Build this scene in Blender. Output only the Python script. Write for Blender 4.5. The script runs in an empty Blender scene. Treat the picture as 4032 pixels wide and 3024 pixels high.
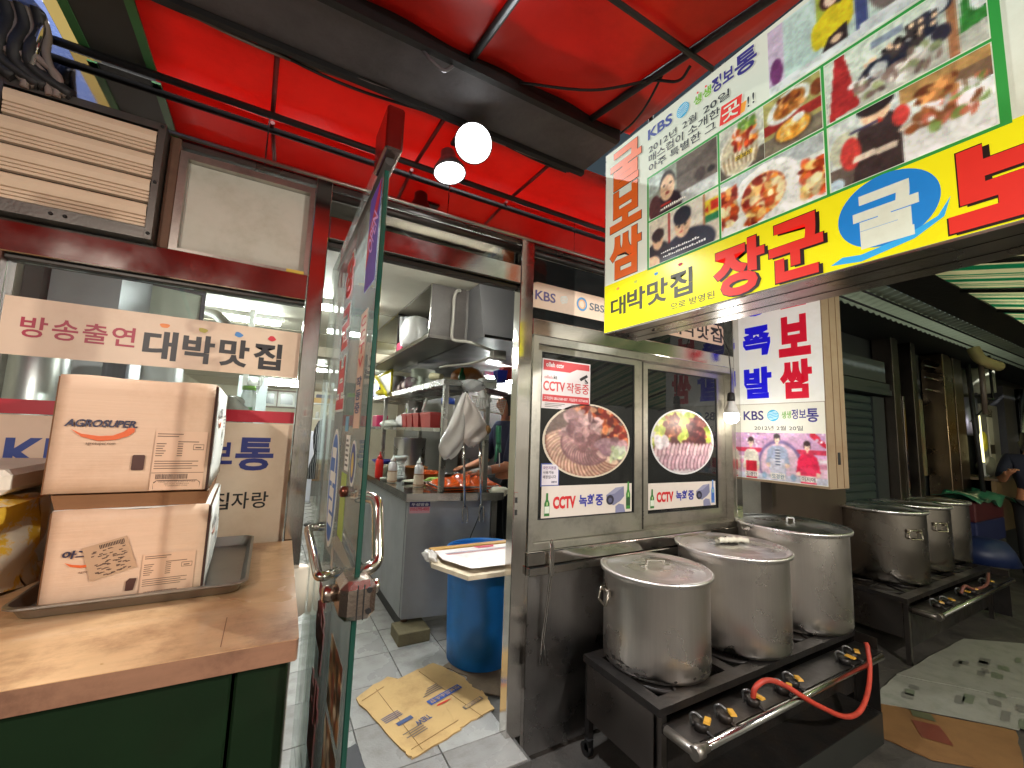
import bpy, bmesh, math, random
import numpy as np
from mathutils import Vector, Matrix
random.seed(7); rng = np.random.default_rng(7)
SC = bpy.context.scene
COL = SC.collection
# ---------------------------------------------------------------- camera, world, exposure
cam_d = bpy.data.cameras.new('camera'); cam = bpy.data.objects.new('camera', cam_d); COL.objects.link(cam)
CR = Vector((0.8685388319, -0.4943566559, 0.0353807042))
CD = Vector((0.0871765387, 0.0821069632, -0.9928034537))
CF = Vector((0.4878939932, 0.8653727193, 0.1144093880))
cam.matrix_world = Matrix(((CR.x, -CD.x, -CF.x, 0), (CR.y, -CD.y, -CF.y, -1.75), (CR.z, -CD.z, -CF.z, 1.45), (0, 0, 0, 1)))
cam_d.sensor_width = 36; cam_d.lens = 36 * 1672 / 4032
cam_d.clip_start = 0.02; cam_d.clip_end = 200
SC.camera = cam
world = bpy.data.worlds.new('World'); SC.world = world; world.use_nodes = True
wn = world.node_tree.nodes; wl = world.node_tree.links
sky = wn.new('ShaderNodeTexSky'); sky.sky_type = 'NISHITA'; sky.sun_disc = False
sky.sun_elevation = math.radians(2); sky.sun_rotation = math.radians(200)
wl.new(sky.outputs[0], wn['Background'].inputs[0]); wn['Background'].inputs[1].default_value = 0.05
SC.view_settings.view_transform = 'Standard'; SC.view_settings.look = 'None'
SC.view_settings.exposure = 0.55; SC.view_settings.gamma = 1.0; SC.view_settings.use_curve_mapping = False
SC.render.engine = 'CYCLES'
SC.cycles.max_bounces = 7; SC.cycles.diffuse_bounces = 3; SC.cycles.glossy_bounces = 4; SC.cycles.transparent_max_bounces = 12
SC.cycles.transmission_bounces = 4; SC.cycles.sample_clamp_indirect = 4.0; SC.cycles.caustics_reflective = False; SC.cycles.caustics_refractive = False
SC.cycles.use_denoising = True

# ---------------------------------------------------------------- helpers: colour and materials
def c(r, g, b):
    f = lambda v: (v / 255 / 12.92) if v / 255 <= 0.04045 else ((v / 255 + 0.055) / 1.055) ** 2.4
    return (f(r), f(g), f(b))
MC = {}
def mat(name, col, rough=0.5, metal=0.0, var=0.12, scale=8.0, bump=0.0, bscale=40.0, dirt=None, dirt_amt=0.5, dirt_scale=3.0, spec=0.5, emit=0.0, stretch=None, coat=0.0, alpha=1.0, rvar=0.0, trans=0.0, edge=(0.42, 0.80)):
    if name in MC: return MC[name]
    m = bpy.data.materials.new(name); m.use_nodes = True; nt = m.node_tree; n = nt.nodes; l = nt.links
    b = n['Principled BSDF']
    b.inputs['Roughness'].default_value = rough; b.inputs['Metallic'].default_value = metal
    b.inputs['Specular IOR Level'].default_value = spec; b.inputs['Coat Weight'].default_value = coat
    b.inputs['Alpha'].default_value = alpha
    if trans: b.inputs['Subsurface Weight'].default_value = trans
    tc = n.new('ShaderNodeTexCoord'); mp = n.new('ShaderNodeMapping'); l.new(tc.outputs['Object'], mp.inputs[0])
    if stretch: mp.inputs['Scale'].default_value = stretch
    nz = n.new('ShaderNodeTexNoise'); nz.inputs['Scale'].default_value = scale; nz.inputs['Detail'].default_value = 6; nz.inputs['Roughness'].default_value = 0.6
    l.new(mp.outputs[0], nz.inputs['Vector'])
    mx = n.new('ShaderNodeMix'); mx.data_type = 'RGBA'
    lo = tuple(max(0, v * (1 - var)) for v in col); hi = tuple(min(1, v * (1 + var)) for v in col)
    mx.inputs['A'].default_value = (*lo, 1); mx.inputs['B'].default_value = (*hi, 1)
    l.new(nz.outputs['Fac'], mx.inputs['Factor'])
    out = mx.outputs['Result']
    if dirt:
        n2 = n.new('ShaderNodeTexNoise'); n2.inputs['Scale'].default_value = dirt_scale; n2.inputs['Detail'].default_value = 8; n2.inputs['Roughness'].default_value = 0.7
        l.new(tc.outputs['Object'], n2.inputs['Vector'])
        rp = n.new('ShaderNodeMapRange'); rp.inputs['From Min'].default_value = edge[0]; rp.inputs['From Max'].default_value = edge[1]; rp.interpolation_type = 'SMOOTHSTEP'; rp.inputs['To Max'].default_value = dirt_amt
        l.new(n2.outputs['Fac'], rp.inputs['Value'])
        m2 = n.new('ShaderNodeMix'); m2.data_type = 'RGBA'; l.new(rp.outputs[0], m2.inputs['Factor']); l.new(out, m2.inputs['A']); m2.inputs['B'].default_value = (*dirt, 1)
        out = m2.outputs['Result']
    l.new(out, b.inputs['Base Color'])
    if rvar:
        mr = n.new('ShaderNodeMapRange'); mr.inputs['From Min'].default_value = 0.3; mr.inputs['From Max'].default_value = 0.7
        mr.inputs['To Min'].default_value = max(0.02, rough - rvar); mr.inputs['To Max'].default_value = min(1, rough + rvar)
        n3 = n.new('ShaderNodeTexNoise'); n3.inputs['Scale'].default_value = 5; n3.inputs['Detail'].default_value = 8; l.new(tc.outputs['Object'], n3.inputs['Vector'])
        l.new(n3.outputs['Fac'], mr.inputs['Value']); l.new(mr.outputs[0], b.inputs['Roughness'])
    if bump:
        nb = n.new('ShaderNodeTexNoise'); nb.inputs['Scale'].default_value = bscale; nb.inputs['Detail'].default_value = 5
        l.new(mp.outputs[0], nb.inputs['Vector'])
        bp = n.new('ShaderNodeBump'); bp.inputs['Strength'].default_value = bump; bp.inputs['Distance'].default_value = 0.01
        l.new(nb.outputs['Fac'], bp.inputs['Height']); l.new(bp.outputs[0], b.inputs['Normal'])
    if emit:
        l.new(out, b.inputs['Emission Color']); b.inputs['Emission Strength'].default_value = emit
    MC[name] = m; return m
def pm(col, emit=0.0, rough=0.45):                                  # flat print ink
    key = 'ink_%d_%d_%d_%d' % (*[int(v * 255) for v in col], int(emit * 100))
    return mat(key, col, rough, var=0.05, scale=30, emit=emit)
def emis(name, col, s):
    if name in MC: return MC[name]
    m = bpy.data.materials.new(name); m.use_nodes = True; n = m.node_tree.nodes
    e = n.new('ShaderNodeEmission'); e.inputs[0].default_value = (*col, 1); e.inputs[1].default_value = s
    m.node_tree.links.new(e.outputs[0], n['Material Output'].inputs[0]); MC[name] = m; return m
def glass(name, tint, refl=0.06, rough=0.02, haze=0.0, hcol=(0.6, 0.62, 0.62)):
    if name in MC: return MC[name]
    m = bpy.data.materials.new(name); m.use_nodes = True; nt = m.node_tree; n = nt.nodes; l = nt.links
    tr = n.new('ShaderNodeBsdfTransparent'); tr.inputs[0].default_value = (*tint, 1)
    gl = n.new('ShaderNodeBsdfGlossy'); gl.inputs['Roughness'].default_value = rough; gl.inputs[0].default_value = (0.95, 0.97, 0.96, 1)
    fr = n.new('ShaderNodeFresnel'); fr.inputs[0].default_value = 1.10 if refl < 0.02 else 1.25 if refl < 0.05 else (1.45 if refl < 0.1 else 1.7)
    mx = n.new('ShaderNodeMixShader'); l.new(fr.outputs[0], mx.inputs[0]); l.new(tr.outputs[0], mx.inputs[1]); l.new(gl.outputs[0], mx.inputs[2])
    out = mx.outputs[0]
    if haze:
        df = n.new('ShaderNodeBsdfDiffuse'); df.inputs[0].default_value = (*hcol, 1)
        nz = n.new('ShaderNodeTexNoise'); nz.inputs['Scale'].default_value = 9; nz.inputs['Detail'].default_value = 8
        mr = n.new('ShaderNodeMapRange'); mr.inputs['From Min'].default_value = 0.3; mr.inputs['From Max'].default_value = 0.75; mr.inputs['To Min'].default_value = haze * 0.4; mr.inputs['To Max'].default_value = haze
        l.new(nz.outputs['Fac'], mr.inputs['Value'])
        m3 = n.new('ShaderNodeMixShader'); l.new(mr.outputs[0], m3.inputs[0]); l.new(out, m3.inputs[1]); l.new(df.outputs[0], m3.inputs[2]); out = m3.outputs[0]
    l.new(out, n['Material Output'].inputs[0]); MC[name] = m; return m
def brushed(name, col, rough, streak=(1, 1, 60), dark=0.5, bump=0.06):
    """brushed stainless steel: long fine streaks, smears and stains"""
    if name in MC: return MC[name]
    m = mat(name, col, rough, metal=1.0, var=0.10, scale=6, stretch=streak, bump=bump, bscale=30, rvar=0.08, dirt=tuple(v * dark for v in col), dirt_amt=0.45, dirt_scale=3.0)
    return m
def radial_aniso(m, k=0.7):
    nt = m.node_tree; b = nt.nodes['Principled BSDF']; b.inputs['Anisotropic'].default_value = k
    t = nt.nodes.new('ShaderNodeTangent'); t.direction_type = 'RADIAL'; t.axis = 'Z'; nt.links.new(t.outputs[0], b.inputs['Tangent']); return m
def translucent(m, col, k=0.5):
    nt = m.node_tree; b = nt.nodes['Principled BSDF']; tr = nt.nodes.new('ShaderNodeBsdfTranslucent'); tr.inputs[0].default_value = (*col, 1)
    mx = nt.nodes.new('ShaderNodeMixShader'); mx.inputs[0].default_value = k; nt.links.new(b.outputs[0], mx.inputs[1]); nt.links.new(tr.outputs[0], mx.inputs[2]); nt.links.new(mx.outputs[0], nt.nodes['Material Output'].inputs[0]); return m
def vcol(name, emit=0.0, rough=0.4):
    if name in MC: return MC[name]
    m = bpy.data.materials.new(name); m.use_nodes = True; n = m.node_tree.nodes; l = m.node_tree.links
    a = n.new('ShaderNodeVertexColor'); a.layer_name = 'Col'; b = n['Principled BSDF']; b.inputs['Roughness'].default_value = rough
    l.new(a.outputs[0], b.inputs['Base Color'])
    if emit: l.new(a.outputs[0], b.inputs['Emission Color']); b.inputs['Emission Strength'].default_value = emit
    MC[name] = m; return m

# ---------------------------------------------------------------- helpers: objects
def tag(o, label=None, cat=None, group=None, kind=None):
    if label: o['label'] = label
    if cat: o['category'] = cat
    if group: o['group'] = group
    if kind: o['kind'] = kind
    return o
def adopt(o, parent):
    if parent is not None:
        o.parent = parent; o.matrix_parent_inverse = WM(parent).inverted()
    return o
def WM(o):
    m = o.matrix_basis.copy()
    if o.parent: m = WM(o.parent) @ o.matrix_parent_inverse @ m
    return m
def thing(name, label, cat, loc=(0, 0, 0), group=None):
    o = bpy.data.objects.new(name, None); COL.objects.link(o); o.location = loc; o.empty_display_size = 0.1
    return tag(o, label, cat, group)
def copy_tree(o, parent=None):
    r = o.copy(); COL.objects.link(r)
    if parent is not None: r.parent = parent
    for ch in list(o.children): copy_tree(ch, r)
    return r
class MB:
    def __init__(s): s.v = []; s.f = []; s.sm = []
    def add(s, vs, fs, smooth=False):
        k = len(s.v); s.v += [tuple(p) for p in vs]; s.f += [tuple(i + k for i in f) for f in fs]; s.sm += [smooth] * len(fs); return s
    def box(s, x0, x1, y0, y1, z0, z1, bev=0.0):
        if bev > 0:
            b = min(bev, (x1 - x0) / 2.1, (y1 - y0) / 2.1, (z1 - z0) / 2.1)
            bm = bmesh.new(); bmesh.ops.create_cube(bm, size=1)
            for v in bm.verts: v.co = Vector(((x0 + x1) / 2 + v.co.x * (x1 - x0), (y0 + y1) / 2 + v.co.y * (y1 - y0), (z0 + z1) / 2 + v.co.z * (z1 - z0)))
            bmesh.ops.bevel(bm, geom=bm.edges[:], offset=b, segments=1, affect='EDGES')
            bm.verts.ensure_lookup_table(); bm.verts.index_update()
            s.add([v.co[:] for v in bm.verts], [[v.index for v in f.verts] for f in bm.faces]); bm.free(); return s
        v = [(x, y, z) for z in (z0, z1) for y in (y0, y1) for x in (x0, x1)]
        return s.add(v, [(0, 2, 3, 1), (4, 5, 7, 6), (0, 1, 5, 4), (2, 6, 7, 3), (0, 4, 6, 2), (1, 3, 7, 5)])
    def hexa(s, p):                                                  # 8 points: bottom 4 (ccw), top 4
        return s.add(p, [(3, 2, 1, 0), (4, 5, 6, 7), (0, 1, 5, 4), (1, 2, 6, 5), (2, 3, 7, 6), (3, 0, 4, 7)])
    def lathe(s, prof, cx=0, cy=0, n=32, smooth=True, M=None, cap0=True, cap1=True):
        vs = []; fs = []
        for r, z in prof:
            for i in range(n):
                a = 2 * math.pi * i / n; p = Vector((cx + r * math.cos(a), cy + r * math.sin(a), z)); vs.append(M @ p if M else p)
        for k in range(len(prof) - 1):
            for i in range(n): j = (i + 1) % n; fs.append((k * n + i, k * n + j, (k + 1) * n + j, (k + 1) * n + i))
        s.add(vs, fs, smooth); base = len(s.v) - len(vs)
        if cap0: s.f.append(tuple(base + i for i in reversed(range(n)))); s.sm.append(False)
        if cap1: s.f.append(tuple(base + (len(prof) - 1) * n + i for i in range(n))); s.sm.append(False)
        return s
    def tube(s, pts, r, n=10, caps=True, taper=None):
        pts = [Vector(p) for p in pts]; N = len(pts); vs = []; fs = []; up = Vector((0.13, 0.21, 0.97)); prev = None
        for i, p in enumerate(pts):
            d = (pts[min(i + 1, N - 1)] - pts[max(i - 1, 0)]).normalized()
            if prev is None:
                if abs(d.dot(up)) > 0.95: up = Vector((1, 0.1, 0))
                a = d.cross(up).normalized()
            else:
                a = (prev - d * prev.dot(d)).normalized()
            prev = a; b = d.cross(a)
            rr = r if taper is None else taper[i]
            for k in range(n):
                t = 2 * math.pi * k / n; vs.append(p + (a * math.cos(t) + b * math.sin(t)) * rr)
        for i in range(N - 1):
            for k in range(n): j = (k + 1) % n; fs.append((i * n + k, i * n + j, (i + 1) * n + j, (i + 1) * n + k))
        s.add(vs, fs, True); base = len(s.v) - len(vs)
        if caps:
            s.f.append(tuple(base + i for i in reversed(range(n)))); s.sm.append(False)
            s.f.append(tuple(base + (N - 1) * n + i for i in range(n))); s.sm.append(False)
        return s
    def prism(s, poly, fr, t0, t1):                                  # poly in frame coords, extruded along its normal
        n = len(poly); a = [pt(fr, u, v, t0) for u, v in poly]; b = [pt(fr, u, v, t1) for u, v in poly]
        fs = [tuple(range(n)), tuple(reversed(range(n, 2 * n)))] + [(i + n, (i + 1) % n + n, (i + 1) % n, i) for i in range(n)]
        return s.add(a + b, fs)
    def grid(s, nu, nv, fn, smooth=True, two=0.0):
        vs = [fn(i / nu, j / nv) for j in range(nv + 1) for i in range(nu + 1)]; w = nu + 1
        return s.add(vs, [(j * w + i, j * w + i + 1, (j + 1) * w + i + 1, (j + 1) * w + i) for j in range(nv) for i in range(nu)], smooth)
    def build(s, name, m, parent=None, fix=False, thick=0.0):
        me = bpy.data.meshes.new(name); me.from_pydata([tuple(v) for v in s.v], [], s.f)
        me.polygons.foreach_set('use_smooth', s.sm); me.materials.append(m); me.update()
        if fix:
            bm = bmesh.new(); bm.from_mesh(me); bmesh.ops.recalc_face_normals(bm, faces=bm.faces[:]); bm.to_mesh(me); bm.free()
        o = bpy.data.objects.new(name, me); COL.objects.link(o); adopt(o, parent)
        if thick:
            md = o.modifiers.new('thick', 'SOLIDIFY'); md.thickness = thick; md.offset = 0
        return o
def box(name, m, parent, *a, bev=0.0): return MB().box(*a, bev=bev).build(name, m, parent)
def curve_pts(pts, k=6):                                             # Catmull-Rom through pts
    P = [Vector(p) for p in pts]; P = [P[0] * 2 - P[1]] + P + [P[-1] * 2 - P[-2]]; out = []
    for i in range(1, len(P) - 2):
        for j in range(k):
            t = j / k; a, b, d, e = P[i - 1], P[i], P[i + 1], P[i + 2]
            out.append(0.5 * ((2 * b) + (d - a) * t + (2 * a - 5 * b + 4 * d - e) * t * t + (3 * b - a - 3 * d + e) * t ** 3))
    out.append(P[-2]); return out
# frames: origin, right, up, outward normal
def frame(O, U, V):
    U = Vector(U).normalized(); V = Vector(V).normalized(); return (Vector(O), U, V, U.cross(V))
def pt(fr, u, v, t=0.0): return fr[0] + fr[1] * u + fr[2] * v + fr[3] * t
def poly(name, fr, pts, m, parent, lift=0.001):
    n = len(pts); return MB().add([pt(fr, u, v, lift) for u, v in pts], [tuple(range(n))]).build(name, m, parent)
def rect(name, fr, u0, u1, v0, v1, m, parent, lift=0.001): return poly(name, fr, [(u0, v0), (u1, v0), (u1, v1), (u0, v1)], m, parent, lift)
def ellp(cx, cy, rx, ry, n=40, a0=0): return [(cx + rx * math.cos(a0 + 2 * math.pi * i / n), cy + ry * math.sin(a0 + 2 * math.pi * i / n)) for i in range(n)]
def ring(name, fr, cx, cy, rx, ry, w, m, parent, lift=0.001, n=40):
    mb = MB(); a = ellp(cx, cy, rx, ry, n); b = ellp(cx, cy, rx - w, ry - w, n)
    mb.add([pt(fr, u, v, lift) for u, v in a + b], [(i, (i + 1) % n, (i + 1) % n + n, i + n) for i in range(n)]); return mb.build(name, m, parent)
def text_mesh(body, bold=0.0, res=3):
    cu = bpy.data.curves.new('tmp_text', 'FONT'); cu.body = body; cu.offset = bold; cu.resolution_u = res
    ob = bpy.data.objects.new('tmp_text', cu); me = ob.to_mesh()
    v = np.zeros(len(me.vertices) * 3); me.vertices.foreach_get('co', v); v = v.reshape(-1, 3)
    f = [tuple(p.vertices) for p in me.polygons]
    ob.to_mesh_clear(); bpy.data.objects.remove(ob); bpy.data.curves.remove(cu); return v, f
def text(body, fr, u0, u1, v0, v1, m, parent, lift=0.002, bold=0.0, name='lettering', shear=0.0, rot=0.0, shadow=None, sh=(0, 0)):
    """flat lettering stretched to the rectangle u0..u1, v0..v1 of frame fr"""
    v, f = text_mesh(body, bold)
    if len(v) == 0: return None
    lo = v.min(0); hi = v.max(0); x = (v[:, 0] - lo[0]) / max(hi[0] - lo[0], 1e-6); y = (v[:, 1] - lo[1]) / max(hi[1] - lo[1], 1e-6)
    w = u1 - u0; h = v1 - v0
    X = (x - 0.5) * w + shear * (y - 0.5) * h; Y = (y - 0.5) * h; cs, sn = math.cos(rot), math.sin(rot)
    mu, mv = (u0 + u1) / 2, (v0 + v1) / 2
    def mk(du, dv, lf, mm, nm): 
        return MB().add([pt(fr, mu + a * cs - b * sn + du, mv + a * sn + b * cs + dv, lf) for a, b in zip(X, Y)], f).build(nm, mm, parent)
    if shadow is not None: mk(sh[0], sh[1], lift - 0.0006, shadow, 'lettering_shadow')
    return mk(0, 0, lift, m, name)
# ---- tiny painter for flat printed photographs (vertex colours on a fine grid)
class Pic:
    def __init__(s, w, h, col):
        s.w, s.h = w, h; s.a = np.ones((h, w, 3)) * np.array(col) / 255.0
        s.u, s.v = np.meshgrid((np.arange(w) + .5) / w, (np.arange(h) + .5) / h)
    def _n(s, f, seed=0):
        r = np.random.default_rng(seed); g = r.random((int(f) + 2, int(f * s.w / s.h) + 2)); y = s.v * f; x = s.u * f * s.w / s.h
        yi = y.astype(int); xi = x.astype(int); fy = y - yi; fx = x - xi; fy = fy * fy * (3 - 2 * fy); fx = fx * fx * (3 - 2 * fx)
        xi = np.minimum(xi, g.shape[1] - 2); yi = np.minimum(yi, g.shape[0] - 2)
        return (g[yi, xi] * (1 - fx) + g[yi, xi + 1] * fx) * (1 - fy) + (g[yi + 1, xi] * (1 - fx) + g[yi + 1, xi + 1] * fx) * fy
    def put(s, mask, col, k=1.0):
        m = (mask * k)[..., None]; s.a = s.a * (1 - m) + np.array(col) / 255.0 * m; return s
    def ell(s, cx, cy, rx, ry, col, ang=0, soft=0.08, k=1.0, clip=None):
        asp = s.w / s.h; dx = (s.u - cx) * asp; dy = s.v - cy; ca, sa = math.cos(ang), math.sin(ang)
        d = np.sqrt(((dx * ca + dy * sa) / (rx * asp)) ** 2 + ((-dx * sa + dy * ca) / ry) ** 2)
        m = np.clip((1 - d) / soft + .5, 0, 1)
        if clip is not None: m = m * clip
        return s.put(m, col, k)
    def mask_ell(s, cx, cy, rx, ry): return np.clip((1 - np.sqrt(((s.u - cx) / rx) ** 2 + ((s.v - cy) / ry) ** 2)) / .05 + .5, 0, 1)
    def rect(s, x0, y0, x1, y1, col, k=1.0): return s.put(((s.u >= x0) & (s.u <= x1) & (s.v >= y0) & (s.v <= y1)).astype(float), col, k)
    def poly(s, pts, col, k=1.0):
        ins = np.zeros(s.u.shape, bool); n = len(pts)
        for i in range(n):
            x1, y1 = pts[i]; x2, y2 = pts[(i + 1) % n]
            if y1 == y2: continue
            ins ^= ((y1 > s.v) != (y2 > s.v)) & (s.u < (x2 - x1) * (s.v - y1) / (y2 - y1) + x1)
        return s.put(ins.astype(float), col, k)
    def grain(s, amt, f, seed=1):
        s.a = np.clip(s.a * (1 + amt * (s._n(f, seed) - .5)[..., None] * 2), 0, 1); return s
    def blobs(s, n, x0, y0, x1, y1, r, cols, seed, clip=None, asp=1.0):
        g = np.random.default_rng(seed)
        for i in range(n):
            k = cols[g.integers(len(cols))]; q = 1 + (g.random() - .5) * .4
            s.ell(x0 + (x1 - x0) * g.random(), y0 + (y1 - y0) * g.random(), r * (.6 + .8 * g.random()), r * asp * (.4 + .6 * g.random()) * s.w / s.h, tuple(min(255, v * q) for v in k), g.random() * 3.1, .25, .9, clip)
        return s
    def finish(s, seed=5):
        g = np.random.default_rng(seed); a = s.a
        b = (a + np.roll(a, 1, 0) + np.roll(a, -1, 0) + np.roll(a, 1, 1) + np.roll(a, -1, 1)) / 5
        b[0], b[-1], b[:, 0], b[:, -1] = a[0], a[-1], a[:, 0], a[:, -1]
        t = 1 + .06 * (s._n(s.h / 2.2, seed)[..., None] - .5) * 2 + .09 * (s._n(s.h / 6, seed + 1)[..., None] - .5) * 2
        s.a = np.clip(b * t + g.normal(0, .010, a.shape), 0, 1); return s
    def build(s, name, fr, u0, u1, v0, v1, m, parent, lift=0.002, keep=None):
        s.finish(int(abs(u0 * 1000 + v0 * 77)) + 1)
        h, w = s.h, s.w; lin = np.where(s.a <= .04045, s.a / 12.92, ((s.a + .055) / 1.055) ** 2.4)
        O = np.array(pt(fr, u0, v0, lift)); U = np.array(fr[1]) * (u1 - u0); V = np.array(fr[2]) * (v1 - v0)
        gx, gy = np.meshgrid(np.arange(w + 1) / w, np.arange(h + 1) / h); co = O + gx[..., None] * U + gy[..., None] * V
        idx = np.arange((w + 1) * (h + 1)).reshape(h + 1, w + 1)
        q = np.stack([idx[:-1, :-1], idx[:-1, 1:], idx[1:, 1:], idx[1:, :-1]], -1)
        sel = np.ones((h, w), bool) if keep is None else keep
        q = q[sel]; cols = np.concatenate([lin[sel], np.ones((q.shape[0], 1))], 1)
        me = bpy.data.meshes.new(name); me.from_pydata(co.reshape(-1, 3).tolist(), [], q.tolist())
        at = me.color_attributes.new('Col', 'FLOAT_COLOR', 'CORNER'); at.data.foreach_set('color', np.repeat(cols, 4, 0).ravel().astype(np.float32))
        me.materials.append(m); me.update(); o = bpy.data.objects.new(name, me); COL.objects.link(o); return adopt(o, parent)
FAC = frame((0, 0, 0), (1, 0, 0), (0, 0, 1))                          # facade: looking at it from the alley (normal -Y)
def fac(y): return frame((0, y, 0), (1, 0, 0), (0, 0, 1))
def sidef(x): return frame((x, 0, 0), (0, -1, 0), (0, 0, 1))          # planes that face -X: u = -Y
def topf(z): return frame((0, 0, z), (1, 0, 0), (0, 1, 0))
# ================================================================ materials
STEEL = brushed('stainless_post', (0.64, 0.61, 0.57), 0.11, (30, 30, 1.2), 0.6, 0.02)
STEELH = brushed('stainless_bar', (0.56, 0.53, 0.49), 0.12, (1.2, 30, 30), 0.6, 0.02)
MIRROR = brushed('polished_panel', (0.62, 0.58, 0.56), 0.05, (2, 2, 2), 0.75, 0.0)
DARKSTEEL = brushed('smoked_steel', (0.17, 0.155, 0.145), 0.30, (1.2, 30, 30), 0.6)
ALU = mat('aluminium_frame', (0.50, 0.475, 0.42), 0.32, 1.0, 0.08, 12, stretch=(1, 1, 30), dirt=(0.10, 0.09, 0.07), dirt_amt=0.5, dirt_scale=9)
ALUD = mat('dark_aluminium', (0.055, 0.05, 0.045), 0.4, 0.6)  # dark grey metal for beads, stops, tubes and seams
BLACKIRON = mat('black_iron', (0.018, 0.017, 0.017), 0.55, 0.3, 0.4, 14, bump=0.2)
GLASS = glass('clear_glass', (0.93, 0.96, 0.95), haze=0.03)
TINT = glass('room_dark_glass', (0.14, 0.145, 0.145), refl=0.06, haze=0.16, hcol=(.13, .135, .13))  # tint stands in for the dark kitchen behind, grey haze lifts it
CREAM = mat('cream_film', c(226, 198, 172), 0.42, var=0.05, scale=5, dirt=c(190, 150, 112), dirt_amt=0.55, dirt_scale=3.5)
WALLP = mat('painted_wall', c(206, 200, 178), 0.7, var=0.06, scale=3, dirt=c(150, 140, 116), dirt_amt=0.4)
CEILM = mat('ceiling_board', c(205, 200, 184), 0.6, var=0.05, scale=2, dirt=c(160, 150, 130), dirt_amt=0.35, bump=0.05)
WHITEP = mat('white_plastic', c(225, 225, 220), 0.4, var=0.05)
RUST = mat('rusty_steel', (0.12, 0.06, 0.035), 0.7, 0.3, 0.5, 18, bump=0.3)
# ================================================================ lamps
def lamp_area(name, loc, direction, size, power, col):
    d = bpy.data.lights.new(name, 'AREA'); d.shape = 'DISK'; d.size = size; d.energy = power; d.color = col; d.spread = math.radians(115)
    o = bpy.data.objects.new(name, d); COL.objects.link(o); o.location = loc
    o.rotation_euler = Vector(direction).to_track_quat('-Z', 'Y').to_euler(); return o
def lamp_point(name, loc, r, power, col):
    d = bpy.data.lights.new(name, 'POINT'); d.shadow_soft_size = r; d.energy = power; d.color = col
    o = bpy.data.objects.new(name, d); COL.objects.link(o); o.location = loc; return o

# ================================================================ ground
AL = (-8, 14, -4.6, 0.0)
GROUND = mat('wet_dark_concrete', (0.075, 0.066, 0.058), 0.62, 0, 0.45, 4, bump=0.35, bscale=50, dirt=(0.02, 0.018, 0.017), dirt_amt=0.85, dirt_scale=2.2, rvar=0.2)
gb = MB(); gb.box(-30, 40, -30, 0.3, -0.2, 0.0); tag(gb.build('alley_ground', GROUND), kind='structure')
slab = MB(); slab.box(-1.6, 1.045, -0.17, 11.4, 0.0, 0.131); slab.box(1.045, 3.2, 0.06, 11.4, -0.1, 0.131)
FL = tag(slab.build('shop_floor', mat('mortar_bed', (0.10, 0.095, 0.09), 0.8, bump=0.2, bscale=80, dirt=(0.04, 0.035, 0.03))), kind='structure')
TILE = [mat('floor_tile_%s' % n, k, 0.32, 0, 0.10, 25, bump=0.12, bscale=120, dirt=(0.13, 0.115, 0.10), dirt_amt=0.75, dirt_scale=5, rvar=0.12) for n, k in (('pale', (0.36, 0.355, 0.34)), ('mid', (0.31, 0.305, 0.295)), ('worn', (0.27, 0.26, 0.25)))]
T_ = 0.298
for k, M_ in enumerate(TILE):
    pass
tm = []
for M_ in TILE:
    b_ = MB(); b_.box(0.002, T_ - 0.002, 0.002, T_ - 0.002, 0.131, 0.14, bev=0.0015); o_ = b_.build('tile', M_, FL); tm.append(o_)
first = [True] * 3
for j in range(-1, 24):
    for i in range(-3, 6):
        x = 0.135 + i * T_; y = 0.02 + j * T_
        if x > 1.02 and y < 0.3: continue
        if x < -0.6 and j > 0: continue
        if j == -1: y = 0.02 - T_
        k = int(rng.integers(3)) if j > -1 else 2
        o_ = tm[k] if first[k] else tm[k].copy()
        if not first[k]: COL.objects.link(o_)
        first[k] = False; o_.location = (x, y + (0.0 if j > -1 else 0.11), rng.uniform(-0.0008, 0.0008))
        o_.scale = (1, 1 if j > -1 else 0.625, 1)
# kerb face of the raised floor is the slab itself

# ================================================================ alley roof, opposite side
OPP = mat('dim_plaster', (0.34, 0.31, 0.27), 0.8, var=0.4, scale=1.5, dirt=(0.10, 0.09, 0.08))
o_ = box('wall', OPP, None, -8, 14, -5.0, -4.8, 0, 3.6); tag(o_, 'dim plaster wall along the far side of the alley', 'wall')

# ================================================================ shop front
SF = thing('shop_front', 'stainless steel shop front with glass window, doorway and sliding windows', 'shop front', (0.5, 0, 0.14))
def sfb(name, m, *a, bev=0.003): return box(name, m, SF, *a, bev=bev)
sfb('post', STEEL, 0.078, 0.135, -0.03, 0.06, 0.14, 2.40)
sfb('post', STEEL, 1.000, 1.075, -0.03, 0.032, 0.131, 2.40)
sfb('post', mat('rusty_brown_post', (0.11, 0.045, 0.03), 0.5, 0.4, 0.4, 9), -0.745, -0.700, -0.03, 0.06, 0.0, 2.0)
sfb('post', STEEL, 2.672, 2.735, -0.03, 0.09, 0.02, 2.40)
# lock strike plate on the door post
k_ = box('strike_plate', STEEL, SF, 1.003, 1.022, -0.0335, -0.0302, 1.06, 1.18, bev=0.001)
for z_ in (1.145, 1.09): rect('strike_hole', fac(-0.0335), 1.006, 1.018, z_ - 0.012, z_ + 0.012, BLACKIRON, k_, 0.001)
# left window band
sfb('window_rail', STEELH, -0.80, 0.076, -0.035, 0.05, 1.911, 2.008)
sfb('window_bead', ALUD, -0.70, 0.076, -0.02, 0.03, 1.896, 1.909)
sfb('stall_riser', DARKSTEEL, -0.80, 0.076, -0.012, 0.05, 0.02, 0.90)
pn = MB().box(-0.698, 0.077, 0.0, 0.006, 0.902, 1.894).build('window_glass', GLASS, SF)
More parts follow.
